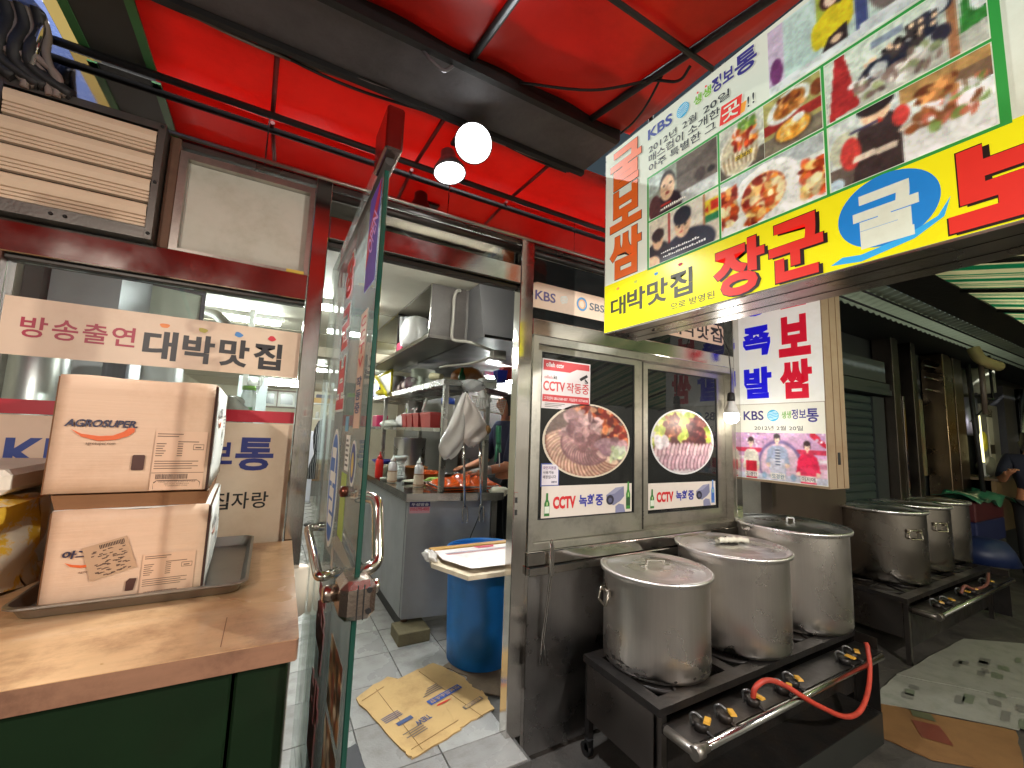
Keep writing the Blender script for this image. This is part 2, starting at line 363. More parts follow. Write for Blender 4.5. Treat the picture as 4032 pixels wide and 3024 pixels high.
# transom board left of the door, in its frame
BOARD = mat('frosted_board', c(188, 186, 172), 0.16, 0, 0.05, 3, coat=0.6, dirt=c(140, 132, 110), dirt_amt=0.55, dirt_scale=5, rvar=0.08)
bd = MB().box(-0.318, 0.060, 0.006, 0.012, 2.022, 2.335).build('transom_board', BOARD, SF)
f_ = MB(); f_.box(-0.340, -0.318, -0.02, 0.03, 2.010, 2.36); f_.box(0.060, 0.076, -0.02, 0.03, 2.010, 2.36); f_.box(-0.318, 0.060, -0.02, 0.03, 2.336, 2.36); f_.box(-0.318, 0.060, -0.02, 0.03, 2.010, 2.021)
f_.build('transom_frame', ALU, SF)
lt_ = box('yellow_tape_box', mat('tape_box', c(196, 160, 60), .5), None, 0.004, 0.062, -0.032, -0.012, 2.0085, 2.019); tag(lt_, 'tiny yellow and brown strip box lying on the rail under the transom board', 'box')
sfb('side_panel', RUST, -0.372, -0.341, -0.02, 0.03, 2.010, 2.40)
# header: door lintel, transom glass, header tube, thin rail
sfb('door_lintel', STEELH, 0.136, 0.999, -0.03, 0.06, 2.172, 2.262)
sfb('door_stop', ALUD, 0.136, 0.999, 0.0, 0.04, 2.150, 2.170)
MB().box(0.136, 0.999, 0.005, 0.011, 2.263, 2.345).build('transom_glass', glass('smoked_glass', (0.42, 0.40, 0.38), refl=0.2), SF)
MB().tube([(0.136, 0.0, 2.358), (0.999, 0.0, 2.358)], 0.017, 12).build('header_tube', ALUD, SF)
MB().tube([(1.076, 0.0, 2.358), (2.67, 0.0, 2.358)], 0.017, 12).build('header_tube', ALUD, SF)
sfb('header_channel', DARKSTEEL, -0.80, 2.735, -0.012, 0.06, 2.377, 2.398)
MB().tube([(-0.80, -0.03, 2.405), (2.735, -0.03, 2.405)], 0.0075, 10).build('thin_rail', ALU, SF)
for i, (a_, b_) in enumerate(((-0.80, -0.10), (-0.098, 0.62), (0.622, 1.34), (1.342, 2.735))):
    sfb('mirror_panel', MIRROR, a_, b_, 0.0, 0.02, 2.408, 2.597, bev=0.0015)
MB().tube([(-0.72, -0.045, 2.577), (2.735, -0.045, 2.577)], 0.0125, 12).build('top_rail', BLACKIRON, SF)
# transom and panel beyond the door
MB().box(1.076, 2.67, 0.006, 0.012, 2.014, 2.34).build('transom_glass', TINT, SF)
sfb('window_lintel', STEELH, 1.076, 2.671, -0.03, 0.05, 1.932, 2.012)
sfb('window_sill', STEELH, 1.076, 2.671, -0.045, 0.05, 0.846, 0.906)
sfb('ledge', STEELH, 1.076, 2.735, -0.06, 0.05, 0.806, 0.844)
sfb('base_panel', brushed('base_steel', (0.37, 0.355, 0.345), 0.30, (30, 30, 1.5), 0.45), 1.10, 2.735, -0.012, 0.045, 0.02, 0.804)
sfb('panel_trim', STEEL, 1.076, 1.098, -0.02, 0.05, 0.02, 0.804)
# sliding window unit: outer frame, two sashes with panes
sw = thing('sliding_window', None, None, (1.88, 0, 0.907)); adopt(sw, SF)
f_ = MB(); f_.box(1.085, 1.115, -0.028, 0.05, 0.908, 1.930); f_.box(2.640, 2.670, -0.028, 0.05, 0.908, 1.930); f_.box(1.1155, 2.6395, -0.028, 0.05, 1.893, 1.930); f_.box(1.1155, 2.6395, -0.028, 0.05, 0.908, 0.940)
f_.box(1.1155, 2.6395, 0.012, 0.016, 0.9405, 0.952); f_.build('window_frame', ALU, sw)
def sash(x0, x1, y, gx0, gx1, gz0, gz1):
    m_ = MB(); z0, z1 = 0.942, 1.890
    m_.box(x0, gx0, y, y + 0.02, z0, z1); m_.box(gx1, x1, y, y + 0.02, z0, z1); m_.box(gx0, gx1, y, y + 0.02, z0, gz0); m_.box(gx0, gx1, y, y + 0.02, gz1, z1)
    m_.build('sash', ALU, sw)
    g_ = MB(); e = 0.006
    g_.box(gx0 + .0004, gx0 + e, y + .004, y + .014, gz0 + .0004, gz1 - .0004); g_.box(gx1 - e, gx1 - .0004, y + .004, y + .014, gz0 + .0004, gz1 - .0004); g_.box(gx0 + e, gx1 - e, y + .004, y + .014, gz0 + .0004, gz0 + e); g_.box(gx0 + e, gx1 - e, y + .004, y + .014, gz1 - e, gz1 - .0004)
    g_.build('gasket', BLACKIRON, sw)
    MB().box(gx0 + e, gx1 - e, y + 0.007, y + 0.012, gz0 + e, gz1 - e).build('pane', TINT, sw)
sash(1.117, 1.842, -0.004, 1.150, 1.785, 1.040, 1.860)
sash(1.846, 2.638, 0.022, 1.918, 2.560, 1.018, 1.858)
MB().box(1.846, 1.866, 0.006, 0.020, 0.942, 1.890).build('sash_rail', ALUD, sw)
for z_ in (1.00, 1.02, 1.04): MB().lathe([(0.004, 0), (0.004, 0.003)], 0, 0, 8, M=Matrix.Translation((1.86, 0.005, z_)) @ Matrix.Rotation(math.pi / 2, 4, 'X')).build('sash_screw', BLACKIRON, sw)

# ================================================================ room inside
def wallthing(name, label, *a, m=WALLP): return tag(box(name, m, None, *a), label, 'wall')
tag(box('shop_ceiling', CEILM, None, -1.6, 3.4, 0.12, 11.4, 2.42, 2.5), kind='structure')
wallthing('wall', 'cream wall along the left side of the dining room', -1.7, -1.6, 0.09, 11.4, 0.0, 2.42)
wallthing('wall', 'cream back wall of the dining room, behind the shelves', -1.6, 3.4, 11.4, 11.5, 0.0, 2.42)
wallthing('wall', 'grubby wall on the kitchen side behind the rack', 3.4, 3.5, 0.09, 11.4, 0.0, 2.42, m=mat('kitchen_wall', c(140, 132, 120), 0.5, var=0.2, scale=2, dirt=c(80, 70, 60), dirt_amt=0.6))
tag(box('wall', mat('roof_void', (0.04, 0.035, 0.03), 0.9), None, -1.7, 3.5, 0.065, 0.12, 2.4205, 2.60), 'dark board closing the gap above the shop front', 'wall')
# ceiling joints and the beam across it
for y_ in (1.9, 3.1, 4.3, 5.5, 6.7, 7.9, 9.1): box('ceiling_strip', mat('ceiling_joint', c(150, 144, 128), 0.7), None, -1.6, 3.4, y_ - 0.008, y_ + 0.008, 2.414, 2.4199)['kind'] = 'structure'
tag(box('ceiling_beam', mat('ceiling_beam_paint', c(160, 150, 132), 0.6, dirt=c(90, 80, 66)), None, -1.6, 3.4, 3.9, 4.1, 2.30, 2.4195), kind='structure')
tag(box('wooden_floor', mat('raised_wood_floor', c(150, 112, 74), 0.4, var=0.2, scale=4, stretch=(1, 14, 1)), None, -1.6, 3.4, 9.6, 11.4, 0.1401, 0.40), kind='structure')
# ================================================================ lights: lamps in view, plus added unseen ones
TUBE = emis('fluorescent_tube', (0.95, 1.0, 0.94), 115)
TUBE2 = emis('dim_added_tube', (0.98, 1.0, 0.90), 55)  # weaker glow for the added doorway tube
def tube_light(x, y, l, label, z=2.40, tm_=None):
    t = thing('fluorescent_light', label, 'ceiling light', (x, y, z), 'fluorescent lights on the dining room ceiling')
    MB().box(x - l / 2 - .03, x + l / 2 + .03, y - 0.03, y + 0.03, z - 0.02, z + 0.019).build('light_body', WHITEP, t)
    MB().tube([(x - l / 2, y, z - 0.042), (x + l / 2, y, z - 0.042)], 0.02, 10).build('light_tube', tm_ or TUBE, t)
    for s in (-1, 1): MB().box(x + s * l / 2 - .012, x + s * l / 2 + .012, y - .012, y + .012, z - .055, z - .02).build('lamp_holder', WHITEP, t)
tube_light(0.35, 1.75, 0.46, 'bright fluorescent tube close to the doorway, seen through the open door')
tube_light(0.72, 0.30, 0.62, 'added fluorescent tube hidden above the lintel, lighting the rack', tm_=TUBE2)  # unseen tube, added to light the rack and counter front
tube_light(0.20, 8.2, 0.62, 'front one of two parallel fluorescent tubes above the white electric fan')
tube_light(0.20, 9.3, 0.66, 'rear one of two parallel fluorescent tubes above the white electric fan')
tube_light(1.55, 9.6, 0.55, 'far fluorescent tube above the white shelf at the back')
tube_light(-0.55, 2.6, 1.1, 'fluorescent tube over the grey column behind the left window')
tube_light(1.9, 3.4, 1.1, 'fluorescent tube over the kitchen behind the steel rack')
tube_light(2.05, 1.75, 0.7, 'added fluorescent tube hidden under the kitchen hood above the cook', z=1.985)  # unseen tube, added to brighten the kitchen
tube_light(2.6, 1.2, 0.9, 'kitchen fluorescent tube behind the sliding windows')
tube_light(0.9, 5.8, 1.1, 'fluorescent tube in the middle of the dining room ceiling')
# twin spot lamp under the beam
SPOT = emis('spot_lens', (0.95, 1.0, 1.0), 6)
ts = thing('twin_spot_lamp', 'twin round spot lamp glaring white under the dark beam above the doorway', 'spot lamp', (0.56, -0.33, 2.55))
SD1 = Vector((-0.36, -0.62, -0.70)).normalized(); SP1 = Vector((0.558, -0.41, 2.495))
def spot_head(P, d, r):
    q = d.to_track_quat('Z', 'Y').to_matrix().to_4x4(); M_ = Matrix.Translation(P) @ q
    MB().lathe([(0.018, -0.11), (0.030, -0.10), (0.032, -0.07), (0.046, -0.045), (r + .002, -0.012), (r + .004, 0.004), (r, 0.004)], n=24, M=M_, cap1=False).build('lamp_housing', mat('grey_lamp_housing', (.16, .15, .16), .4, .3), ts)
    MB().lathe([(r, 0.0), (r * .8, 0.008), (r * .4, 0.013), (0.002, 0.014)], n=28, M=M_, cap0=False).build('lamp_lens', SPOT, ts)
spot_head(SP1, SD1, 0.066)
spot_head(Vector((0.548, -0.20, 2.492)), Vector((0.05, -0.22, -1)).normalized(), 0.062)
MB().tube(curve_pts([SP1 - SD1 * 0.108, (0.60, -0.30, 2.578), (0.60, -0.30, 2.60)], 5), 0.010, 8).build('lamp_arm', BLACKIRON, ts)
box('lamp_base', BLACKIRON, ts, 0.53, 0.66, -0.345, -0.235, 2.583, 2.5995, bev=0.004)
lamp_area('spot_light', SP1 + SD1 * 0.022, SD1, 0.12, 11, (0.93, 0.98, 1.0)).parent = None
lamp_area('spot_light', Vector((0.548, -0.20, 2.492)) + Vector((0.05, -0.22, -1)).normalized() * 0.022, (0.05, -0.22, -1), 0.11, 14, (0.93, 0.98, 1.0))
# hanging bulb by the sliding window
hb = thing('hanging_bulb', 'lit white bulb hanging on a cord between the sliding window and the vertical light box', 'light bulb', (2.42, -0.17, 1.55))
bx, by = 2.42, -0.17
MB().lathe([(0.004, 1.552), (0.022, 1.556), (0.038, 1.572), (0.043, 1.595), (0.040, 1.615)], bx, by, 24, cap1=False).build('bulb_globe', emis('bulb_globe', (1.0, 0.98, 0.93), 12), hb)
MB().lathe([(0.041, 1.615), (0.034, 1.645), (0.022, 1.672), (0.020, 1.69)], bx, by, 24).build('bulb_neck', WHITEP, hb)
MB().lathe([(0.021, 1.688), (0.022, 1.70), (0.020, 1.735), (0.010, 1.742)], bx, by, 20).build('bulb_socket', BLACKIRON, hb)
MB().tube([(bx, by, 1.74), (bx + .004, by, 1.85), (bx, by + .01, 2.0), (bx, by + .16, 2.38)], 0.0035, 6).build('bulb_cord', BLACKIRON, hb)
lamp_point('bulb_light', (bx, by - 0.001, 1.575), 0.05, 4, (1.0, 0.95, 0.86))
# unseen alley lamps: left one inferred from warm light, the others added as fill
def unseen_alley_lamp(x, y, z, p, col, label):
    t = thing('unseen_lamp', label, 'lamp', (x, y, z), None)
    MB().lathe([(0.012, z + .16), (0.03, z + .15), (0.13, z + .04), (0.135, z + .03)], x, y, 20, cap1=False).build('lamp_shade', BLACKIRON, t)
    MB().lathe([(0.016, z + .08), (0.022, z + .10), (0.012, z + .15)], x, y, 16).build('lamp_socket', WHITEP, t); MB().lathe([(0.03, z + .055), (0.035, z + .07), (0.02, z + .079)], x, y, 16).build('bulb_globe', emis('warm_bulb_globe', (1.0, 0.72, 0.45), 12), t)
    MB().tube([(x, y, z + .16), (x, y, z + .75)], 0.004, 6).build('lamp_cord', BLACKIRON, t)
    lamp_point('unseen_light', (x, y, z + 0.012), 0.03, p, col)
unseen_alley_lamp(-0.85, -2.35, 2.06, 66, (1.0, 0.93, 0.84), 'warm bulb under a black shade behind the viewer, left')
unseen_alley_lamp(1.9, -2.9, 2.08, 150, (1.0, 0.96, 0.90), 'added unseen bulb under a black shade, filling the middle of the alley')
unseen_alley_lamp(5.6, -2.9, 1.7, 16, (1.0, 0.90, 0.68), 'added unseen bulb under a black shade, filling the far alley')

# ================================================================ beam, red ceiling strip and awning
REDF = translucent(mat('red_tarpaulin', c(212, 66, 56), 0.45, var=0.10, scale=3, bump=0.08, bscale=9, dirt=c(84, 22, 20), dirt_amt=0.75, dirt_scale=2.6), c(238, 74, 60), 0.5)
# street lamp hanging over the alley above the tarpaulins
sl_ = thing('unseen_street_lamp', 'street lamp hanging above the low roof of the shop', 'street lamp', (0.5, 3.0, 5.0))
MB().lathe([(0.02, 5.25), (0.06, 5.2), (0.22, 5.06), (0.23, 5.03)], 0.5, 3.0, 20, cap1=False).build('lamp_shade', BLACKIRON, sl_); MB().lathe([(0.004, 4.93), (0.06, 4.95), (0.08, 5.0), (0.05, 5.06)], 0.5, 3.0, 16).build('bulb_globe', emis('street_globe', (0.9, 0.95, 1.0), 10), sl_); MB().tube([(0.5, 3.0, 5.24), (0.5, 3.0, 6.5)], 0.01, 6).build('lamp_cord', BLACKIRON, sl_)
lamp_point('unseen_street_light', (0.5, 3.0, 4.85), 0.08, 1150, (0.92, 0.96, 1.0))
sl_ = thing('unseen_street_lamp', 'added unseen lamp above the striped awning, lighting its cloth', 'street lamp', (5.6, -2.2, 4.7))  # lamp added out of view to light the striped cloth from above
MB().lathe([(0.02, 4.95), (0.06, 4.9), (0.22, 4.76), (0.23, 4.73)], 5.6, -2.2, 20, cap1=False).build('lamp_shade', BLACKIRON, sl_); MB().tube([(5.6, -2.2, 4.94), (5.6, -2.2, 6.5)], 0.01, 6).build('lamp_cord', BLACKIRON, sl_)
lamp_point('unseen_street_light', (5.6, -2.2, 4.55), 0.10, 900, (0.96, 0.98, 0.92))
aw = thing('red_awning', 'red tarpaulin awning on dark tubes above the doorway', 'awning', (0.2, -1.2, 2.5))
a_ = MB(); a_.grid(30, 4, lambda u, v: (-0.44 + 3.14 * u, -0.02 - 0.36 * v, 2.605 + 0.004 * math.sin(u * 50)), smooth=True); a_.build('flat_sheet', REDF, aw, thick=0.003)
def awz(y): return 2.625 + 0.196 * (y + 0.62)
a_ = MB(); a_.grid(90, 44, lambda u, v: (-2.2 + (2.19 + 0.966 * (awz(-0.62 - 2.1 * v) - 1.45)) * u, -0.62 - 2.1 * v, awz(-0.62 - 2.1 * v) - 0.014 * abs(math.sin(u * math.pi * 6)) * (.4 + .6 * math.sin(v * math.pi)) + 0.005 * math.sin(u * 37 + v * 20) + 0.004 * math.sin(u * 71 - v * 31)), smooth=True)
a_.build('sloping_sheet', REDF, aw, thick=0.003)
for x in (-0.62, -0.09, 0.45, 0.93):
    MB().tube([(x, -0.62, awz(-0.62) - 0.016), (x + .01, -2.7, awz(-2.7) - 0.016)], 0.0125, 10).build('awning_rib', BLACKIRON, aw)
    if x > -0.5: MB().tube([(x, -0.02, 2.592), (x + .012, -0.36, 2.592)], 0.008, 8).build('ceiling_rib', mat('painted_rib', c(120, 22, 20), 0.5), aw)
MB().tube([(-2.2, -1.05, awz(-1.05) - .028), (1.02, -1.05, awz(-1.05) - .028)], 0.008, 8).build('cross_rib', BLACKIRON, aw)
MB().tube(curve_pts([(0.62, -0.63, 2.60), (0.80, -0.78, 2.545), (0.93, -0.90, 2.548), (0.96, -0.98, 2.50), (0.965, -1.02, 2.52)], 6), 0.0045, 6).build('tie_cord', BLACKIRON, aw)
MB().tube(curve_pts([(0.95, -0.93, 2.55), (0.98, -0.84, 2.53), (1.02, -0.74, 2.55), (1.04, -0.66, 2.57)], 6), 0.004, 6).build('tie_cord', BLACKIRON, aw)
be = thing('steel_beam', 'grimy grey steel beam with cables running above the shop front', 'beam', (0.2, -0.5, 2.57))
BEAM = mat('grimy_beam', (0.115, 0.105, 0.115), 0.6, 0.2, 0.3, 5, bump=0.2, dirt=(0.04, 0.035, 0.035), dirt_amt=0.7)
b_ = MB(); b_.box(-2.2, 1.085, -0.60, -0.395, 2.585, 2.70); b_.build('beam_body', BEAM, be)
box('beam_flange', BLACKIRON, be, -2.2, 1.07, -0.625, -0.602, 2.572, 2.70)
box('beam_flange', BLACKIRON, be, -2.2, 1.085, -0.393, -0.372, 2.568, 2.70)
for k in range(4):
    q = [(-2.0 + i * .108, -0.352 + .012 * math.sin(i * .7 + k) - .008 * k, 2.584 + .01 * math.sin(i * .9 + k * 2)) for i in range(29)]
    MB().tube(curve_pts(q, 3), 0.005 + .001 * (k % 2), 6).build('cable', mat('dusty_cable', (0.20, 0.15, 0.13), 0.7) if k % 2 else BLACKIRON, be)
MB().tube(curve_pts([(0.30, -0.60, 2.578), (0.33, -0.61, 2.545), (0.37, -0.60, 2.545), (0.40, -0.60, 2.578)], 6), 0.006, 6).build('beam_hook', BEAM, be)
# left end: yellow sheet with green edge and a sheet standing in for the glowing blue sign
tag(MB().grid(6, 2, lambda u, v: (-0.653 + 0.075 * u, -0.02 - 0.36 * v, 2.6015)).build('yellow_sheet', translucent(mat('yellow_tarp', c(196, 168, 104), 0.5, var=0.15, scale=6), c(200, 170, 100), 0.5)), 'dull yellow tarpaulin between the blue sign sheet and the red awning', 'tarpaulin')
tag(MB().box(-0.595, -0.425, -0.38, -0.02, 2.5955, 2.5995).build('dark_strip', mat('dark_green_edge', (0.05, 0.05, 0.045), 0.6)), 'dark strip between the yellow and the red tarpaulin', 'strip')
for x in (-0.60, -0.437): tag(MB().box(x - .012, x + .012, -0.38, -0.02, 2.590, 2.5952).build('green_edging', mat('green_edge', c(70, 128, 74), 0.5)), 'green edging tape along the %s of the dark strip' % ('left' if x < -.5 else 'right'), 'edging', 'green edging tapes')
PT = translucent(mat('sign_sheet', c(96, 120, 214), 0.4, 0, .25, 5, dirt=c(232, 240, 255), dirt_amt=1.0, dirt_scale=11, edge=(.46, .56)), c(150, 172, 240), .45)  # translucent blue-white sheet in place of a lit sign
tag(MB().grid(6, 2, lambda u, v: (-1.2 + 0.545 * u, -0.02 - 0.36 * v, 2.6035)).build('sign_stand_in', PT), 'pale blue and white sheet standing in for the lit sign at the upper left', 'tarpaulin')
# cable bundle and pipe at the upper left corner
cb = thing('cable_bundle', 'tangled grey cables and a steel conduit at the upper left corner', 'cables', (-0.85, -0.12, 2.4))
for k in range(11):
    x = -0.775 + .011 * k; q = [(x - .02 + .012 * math.sin(k), -0.10 - .006 * k, 2.66), (x, -0.09, 2.57), (x + .012 * math.sin(k * 2), -0.10, 2.49), (x + .03 * (k % 3), -0.09, 2.44), (x + .06 + .02 * (k % 2), -0.08, 2.40 - .01 * (k % 3))]
    MB().tube(curve_pts(q, 5), 0.010 if k % 3 else 0.017, 7).build('cable', (BLACKIRON, mat('grey_cable', (0.16, 0.13, 0.11), 0.6), mat('dusty_cable', (0.20, 0.15, 0.13), 0.7))[k % 3], cb)
MB().tube([(-0.672, -0.10, 2.60), (-0.678, -0.10, 2.44)], 0.009, 10).build('conduit', STEEL, cb)
# ================================================================ ventilation louvre
vl = thing('ventilation_louvre', 'square exhaust louvre with four cream slats in a grimy steel frame', 'louvre', (-0.56, -0.03, 1.98))
GR = brushed('grimy_frame', (0.16, 0.15, 0.135), 0.4, (4, 4, 4), 0.4)
f_ = MB(); f_.box(-0.768, -0.735, -0.075, 0.02, 2.012, 2.402); f_.box(-0.392, -0.374, -0.075, 0.02, 2.012, 2.402); f_.box(-0.7345, -0.3925, -0.075, 0.02, 2.378, 2.402); f_.box(-0.7345, -0.3925, -0.075, 0.02, 2.012, 2.048); f_.build('louvre_frame', GR, vl)
box('louvre_back', BLACKIRON, vl, -0.7345, -0.3925, -0.01, 0.02, 2.0485, 2.3775)
SL = mat('cream_slat', c(206, 180, 152), 0.5, var=0.05, scale=7, dirt=c(170, 140, 110), dirt_amt=0.3)
for k in range(4):
    z0 = 2.298 - k * 0.0825
    prof = [(0.006, 0.0), (-0.004, 0.002), (-0.004, 0.009), (0.001, 0.011), (-0.005, 0.013), (-0.005, 0.020), (0.000, 0.022), (-0.006, 0.024), (-0.006, 0.031), (-0.001, 0.033), (-0.008, 0.036), (-0.013, 0.052), (-0.013, 0.068), (-0.006, 0.073), (0.008, 0.073)]
    vs = [(x, -0.058 + y - 0.006, z0 + z) for x in (-0.733, -0.394) for y, z in prof]; n = len(prof)
    MB().add(vs, [(i, i + 1, i + 1 + n, i + n) for i in range(n - 1)]).build('slat', SL, vl, fix=False, thick=0.002)
for x, z in ((-0.383, 2.39), (-0.383, 2.20), (-0.383, 2.03), (-0.57, 2.03), (-0.60, 2.03)): MB().lathe([(0.005, 0), (0.005, 0.004), (0.002, 0.006)], n=8, M=Matrix.Translation((x, -0.075, z)) @ Matrix.Rotation(math.pi / 2, 4, 'X')).build('bolt', BLACKIRON, vl)
# ================================================================ glass door, open towards the alley
gd = thing('glass_door', 'frameless glass door standing open with stickers and steel handles', 'door', (0.16, -0.03, 0.16))
DG = glass('door_glass', (0.93, 0.965, 0.95), refl=0.01, haze=0.13, hcol=(.64, .67, .66))
EDGE = mat('green_glass_edge', (0.008, 0.05, 0.035), 0.08, var=0.3, scale=5, coat=0.5)
DX = 0.160
MB().box(DX, DX + 0.010, -0.898, -0.03, 0.17, 2.05).build('door_glass', DG, gd)
MB().box(DX, DX + 0.010, -0.9045, -0.8985, 0.17, 2.05, bev=0.0015).build('glass_edge', EDGE, gd)
MB().tube([(DX + .005, -0.925, 1.985), (DX + .005, -0.23, 1.985)], 0.0095, 12).build('top_rail', mat('dark_rail', (0.075, 0.07, 0.065), 0.4, 0.6), gd)
MB().tube(curve_pts([(DX + .005, -0.23, 1.985), (DX + .006, -0.21, 1.975), (DX + .005, -0.205, 1.93)], 4), 0.002, 5).build('rail_string', BLACKIRON, gd)
box('top_patch', brushed('patch_steel', (0.33, 0.22, 0.20), 0.2, (30, 30, 2)), gd, DX - 0.012, DX + 0.022, -0.955, -0.842, 1.992, 2.085, bev=0.004)
box('bottom_rail', STEELH, gd, DX - .01, DX + .02, -0.903, -0.035, 0.165, 0.25, bev=0.003)
CHROME = brushed('chrome_handle', (0.62, 0.57, 0.50), 0.10, (3, 3, 3), 0.7, 0.0)
def rounded(pts, r, k=5):
    out = [Vector(pts[0])]
    for a, b, d in zip(pts, pts[1:], pts[2:]):
        a, b, d = Vector(a), Vector(b), Vector(d); p = b + (a - b).normalized() * r; q = b + (d - b).normalized() * r
        for i in range(k + 1): t = i / k; out.append(p.lerp(b, t).lerp(b.lerp(q, t), t))
    return out + [Vector(pts[-1])]
h_ = MB().tube(rounded([(DX, -0.375, 1.160), (0.118, -0.405, 1.166), (0.119, -0.735, 1.130), (DX, -0.70, 1.128)], 0.022), 0.0105, 14).build('handle', CHROME, gd)
MB().lathe([(0.013, -.004), (0.013, .004)], n=14, M=Matrix.Translation((DX - 0.004, -0.372, 1.160)) @ Matrix.Rotation(math.pi / 2, 4, 'Y')).build('handle_collar', BLACKIRON, h_)
h_ = MB().tube(rounded([(DX + .01, -0.775, 1.306), (0.212, -0.812, 1.302), (0.213, -0.852, 1.180), (DX + .01, -0.872, 1.172)], 0.020), 0.0125, 14).build('handle', CHROME, gd)
MB().lathe([(0.004, -.014), (0.012, -.010), (0.012, .004)], n=14, M=Matrix.Translation((DX - 0.002, -0.748, 1.310)) @ Matrix.Rotation(math.pi / 2, 4, 'Y')).build('handle_bolt', mat('brown_bolt', (0.16, 0.05, 0.03), 0.25, 0.7), h_)
LOCK = brushed('brassy_lock', (0.56, 0.46, 0.39), 0.22, (5, 5, 5), 0.5)
lk = box('door_lock', LOCK, gd, DX - 0.026, DX + 0.036, -0.934, -0.850, 1.108, 1.176, bev=0.012)
MB().lathe([(0.015, 0), (0.015, 0.020), (0.012, 0.024)], n=18, M=Matrix.Translation((DX - 0.026, -0.880, 1.146)) @ Matrix.Rotation(-math.pi / 2, 4, 'Y')).build('lock_knob', LOCK, lk)
MB().lathe([(0.013, 0), (0.013, 0.010), (0.010, 0.013)], n=18, M=Matrix.Translation((DX + 0.036, -0.888, 1.152)) @ Matrix.Rotation(math.pi / 2, 4, 'Y')).build('lock_cylinder', CHROME, lk)
for z_ in (1.162, 1.126): MB().lathe([(0.005, 0), (0.005, 0.003)], n=10, M=Matrix.Translation((DX + .022, -0.934, z_)) @ Matrix.Rotation(math.pi / 2, 4, 'X')).build('lock_screw', BLACKIRON, lk)
for x in (DX + .001, DX + .012): box('lock_seam', BLACKIRON, lk, x, x + .002, -0.9355, -0.9345, 1.112, 1.172)
poly('lock_flag', sidef(DX - 0.028), [(0.80, 1.172), (0.83, 1.172), (0.826, 1.186), (0.806, 1.222)], mat('lock_cap', (0.6, 0.56, 0.52), 0.3, 0.6), lk)
# stickers on the door (outer face looks to -X)
DF = sidef(DX); CRM = pm(c(214, 180, 156)); RED = pm(c(196, 30, 36)); NAVY = pm(c(30, 38, 92)); WHT = pm(c(232, 230, 222)); BLU = pm(c(52, 104, 176))
def stk(name, pts, m, lift=0.001): return poly(name, DF, pts, m, gd, lift)
s_ = stk('cctv_strip', [(0.765, 1.448), (0.842, 1.448), (0.842, 1.702), (0.765, 1.702)], CRM)
for (a, b, z0, z1) in ((0.767, 0.769, 1.45, 1.70), (0.838, 0.840, 1.45, 1.70)): rect('strip_border', DF, a, b, z0, z1, pm(c(110, 50, 46)), s_, 0.0015)
for i, ch in enumerate('CCTV'): text(ch, DF, 0.775, 0.832, 1.668 - i * .030, 1.690 - i * .030, RED if i != 1 else pm(c(196, 70, 60)), s_, 0.002, 0.03)
for i, ch in enumerate('작동중'): text(ch, DF, 0.775, 0.832, 1.535 - i * .028, 1.558 - i * .028, NAVY, s_, 0.002, 0.03)
o_ = poly('blue_oval_sticker', DF, ellp(0.52, 1.292, .085, .152, 40), WHT, gd, 0.001)
poly('oval_field', DF, ellp(0.52, 1.292, .072, .138, 40), BLU, o_, 0.0016); text('굴', DF, 0.468, 0.572, 1.195, 1.395, WHT, o_, 0.0022, 0.03)
# red lettering running up the door
for ch, z0, z1 in (('장', 1.80, 1.93), ('군', 1.655, 1.785), ('보', 1.49, 1.64)):
    text(ch, DF, 0.455, 0.600, z0, z1, WHT, gd, 0.001, 0.09, 'red_letter_outline'); text(ch, DF, 0.462, 0.594, z0 + .006, z1 - .006, RED, gd, 0.0018, 0.045, 'red_letter')
for ch, z0, z1 in (('족', 0.84, 1.03), ('발', 0.62, 0.81)):
    text(ch, DF, 0.42, 0.58, z0, z1, pm(c(150, 40, 44)), gd, 0.0018, 0.045, 'red_letter')
# purple-blue banner at the top, square stickers, posters low on the glass
b_ = rect('banner_sticker', DF, 0.775, 0.885, 1.75, 1.97, pm(c(96, 70, 170)), gd, 0.001)
poly('banner_flash', DF, [(0.775, 1.80), (0.885, 1.93), (0.885, 1.97), (0.775, 1.88)], pm(c(190, 40, 70)), b_, 0.0015); text('OPEN', DF, 0.79, 0.875, 1.84, 1.90, pm(c(220, 170, 230)), b_, 0.002, 0.02, rot=0.9)
s_ = rect('paper_sticker', DF, 0.690, 0.745, 1.352, 1.432, WHT, gd, 0.001)
for i in range(6): rect('print_line', DF, 0.697, 0.738 - .012 * (i % 2), 1.362 + i * .011, 1.367 + i * .011, pm(c(80, 74, 66)), s_, 0.0015)
s_ = poly('emblem_sticker', DF, ellp(0.80, 1.375, .034, .048), WHT, gd, 0.001); poly('emblem_field', DF, ellp(0.80, 1.375, .028, .041), pm(c(44, 66, 128)), s_, 0.0015); poly('emblem_figure', DF, ellp(0.80, 1.372, .014, .026), pm(c(206, 180, 96)), s_, 0.002)
rect('blue_sticker', DF, 0.66, 0.70, 1.44, 1.475, pm(c(96, 160, 190)), gd, 0.001)
for i, (z0, z1, kk) in enumerate(((0.86, 1.00, (122, 92, 60)), (0.68, 0.84, (96, 74, 52)), (0.50, 0.66, (120, 100, 70)))):
    p_ = Pic(40, 40, kk); p_.blobs(60, 0, 0, 1, 1, .12, [(160, 110, 70), (70, 50, 36), (200, 180, 150), (120, 60, 40)], 50 + i)
    p_.build('food_poster', DF, 0.70, 0.86, z0, z1, vcol('print_matte'), gd, 0.001)
rect('green_sticker', DF, 0.66, 0.735, 1.20, 1.345, pm(c(150, 170, 60)), gd, 0.0008)

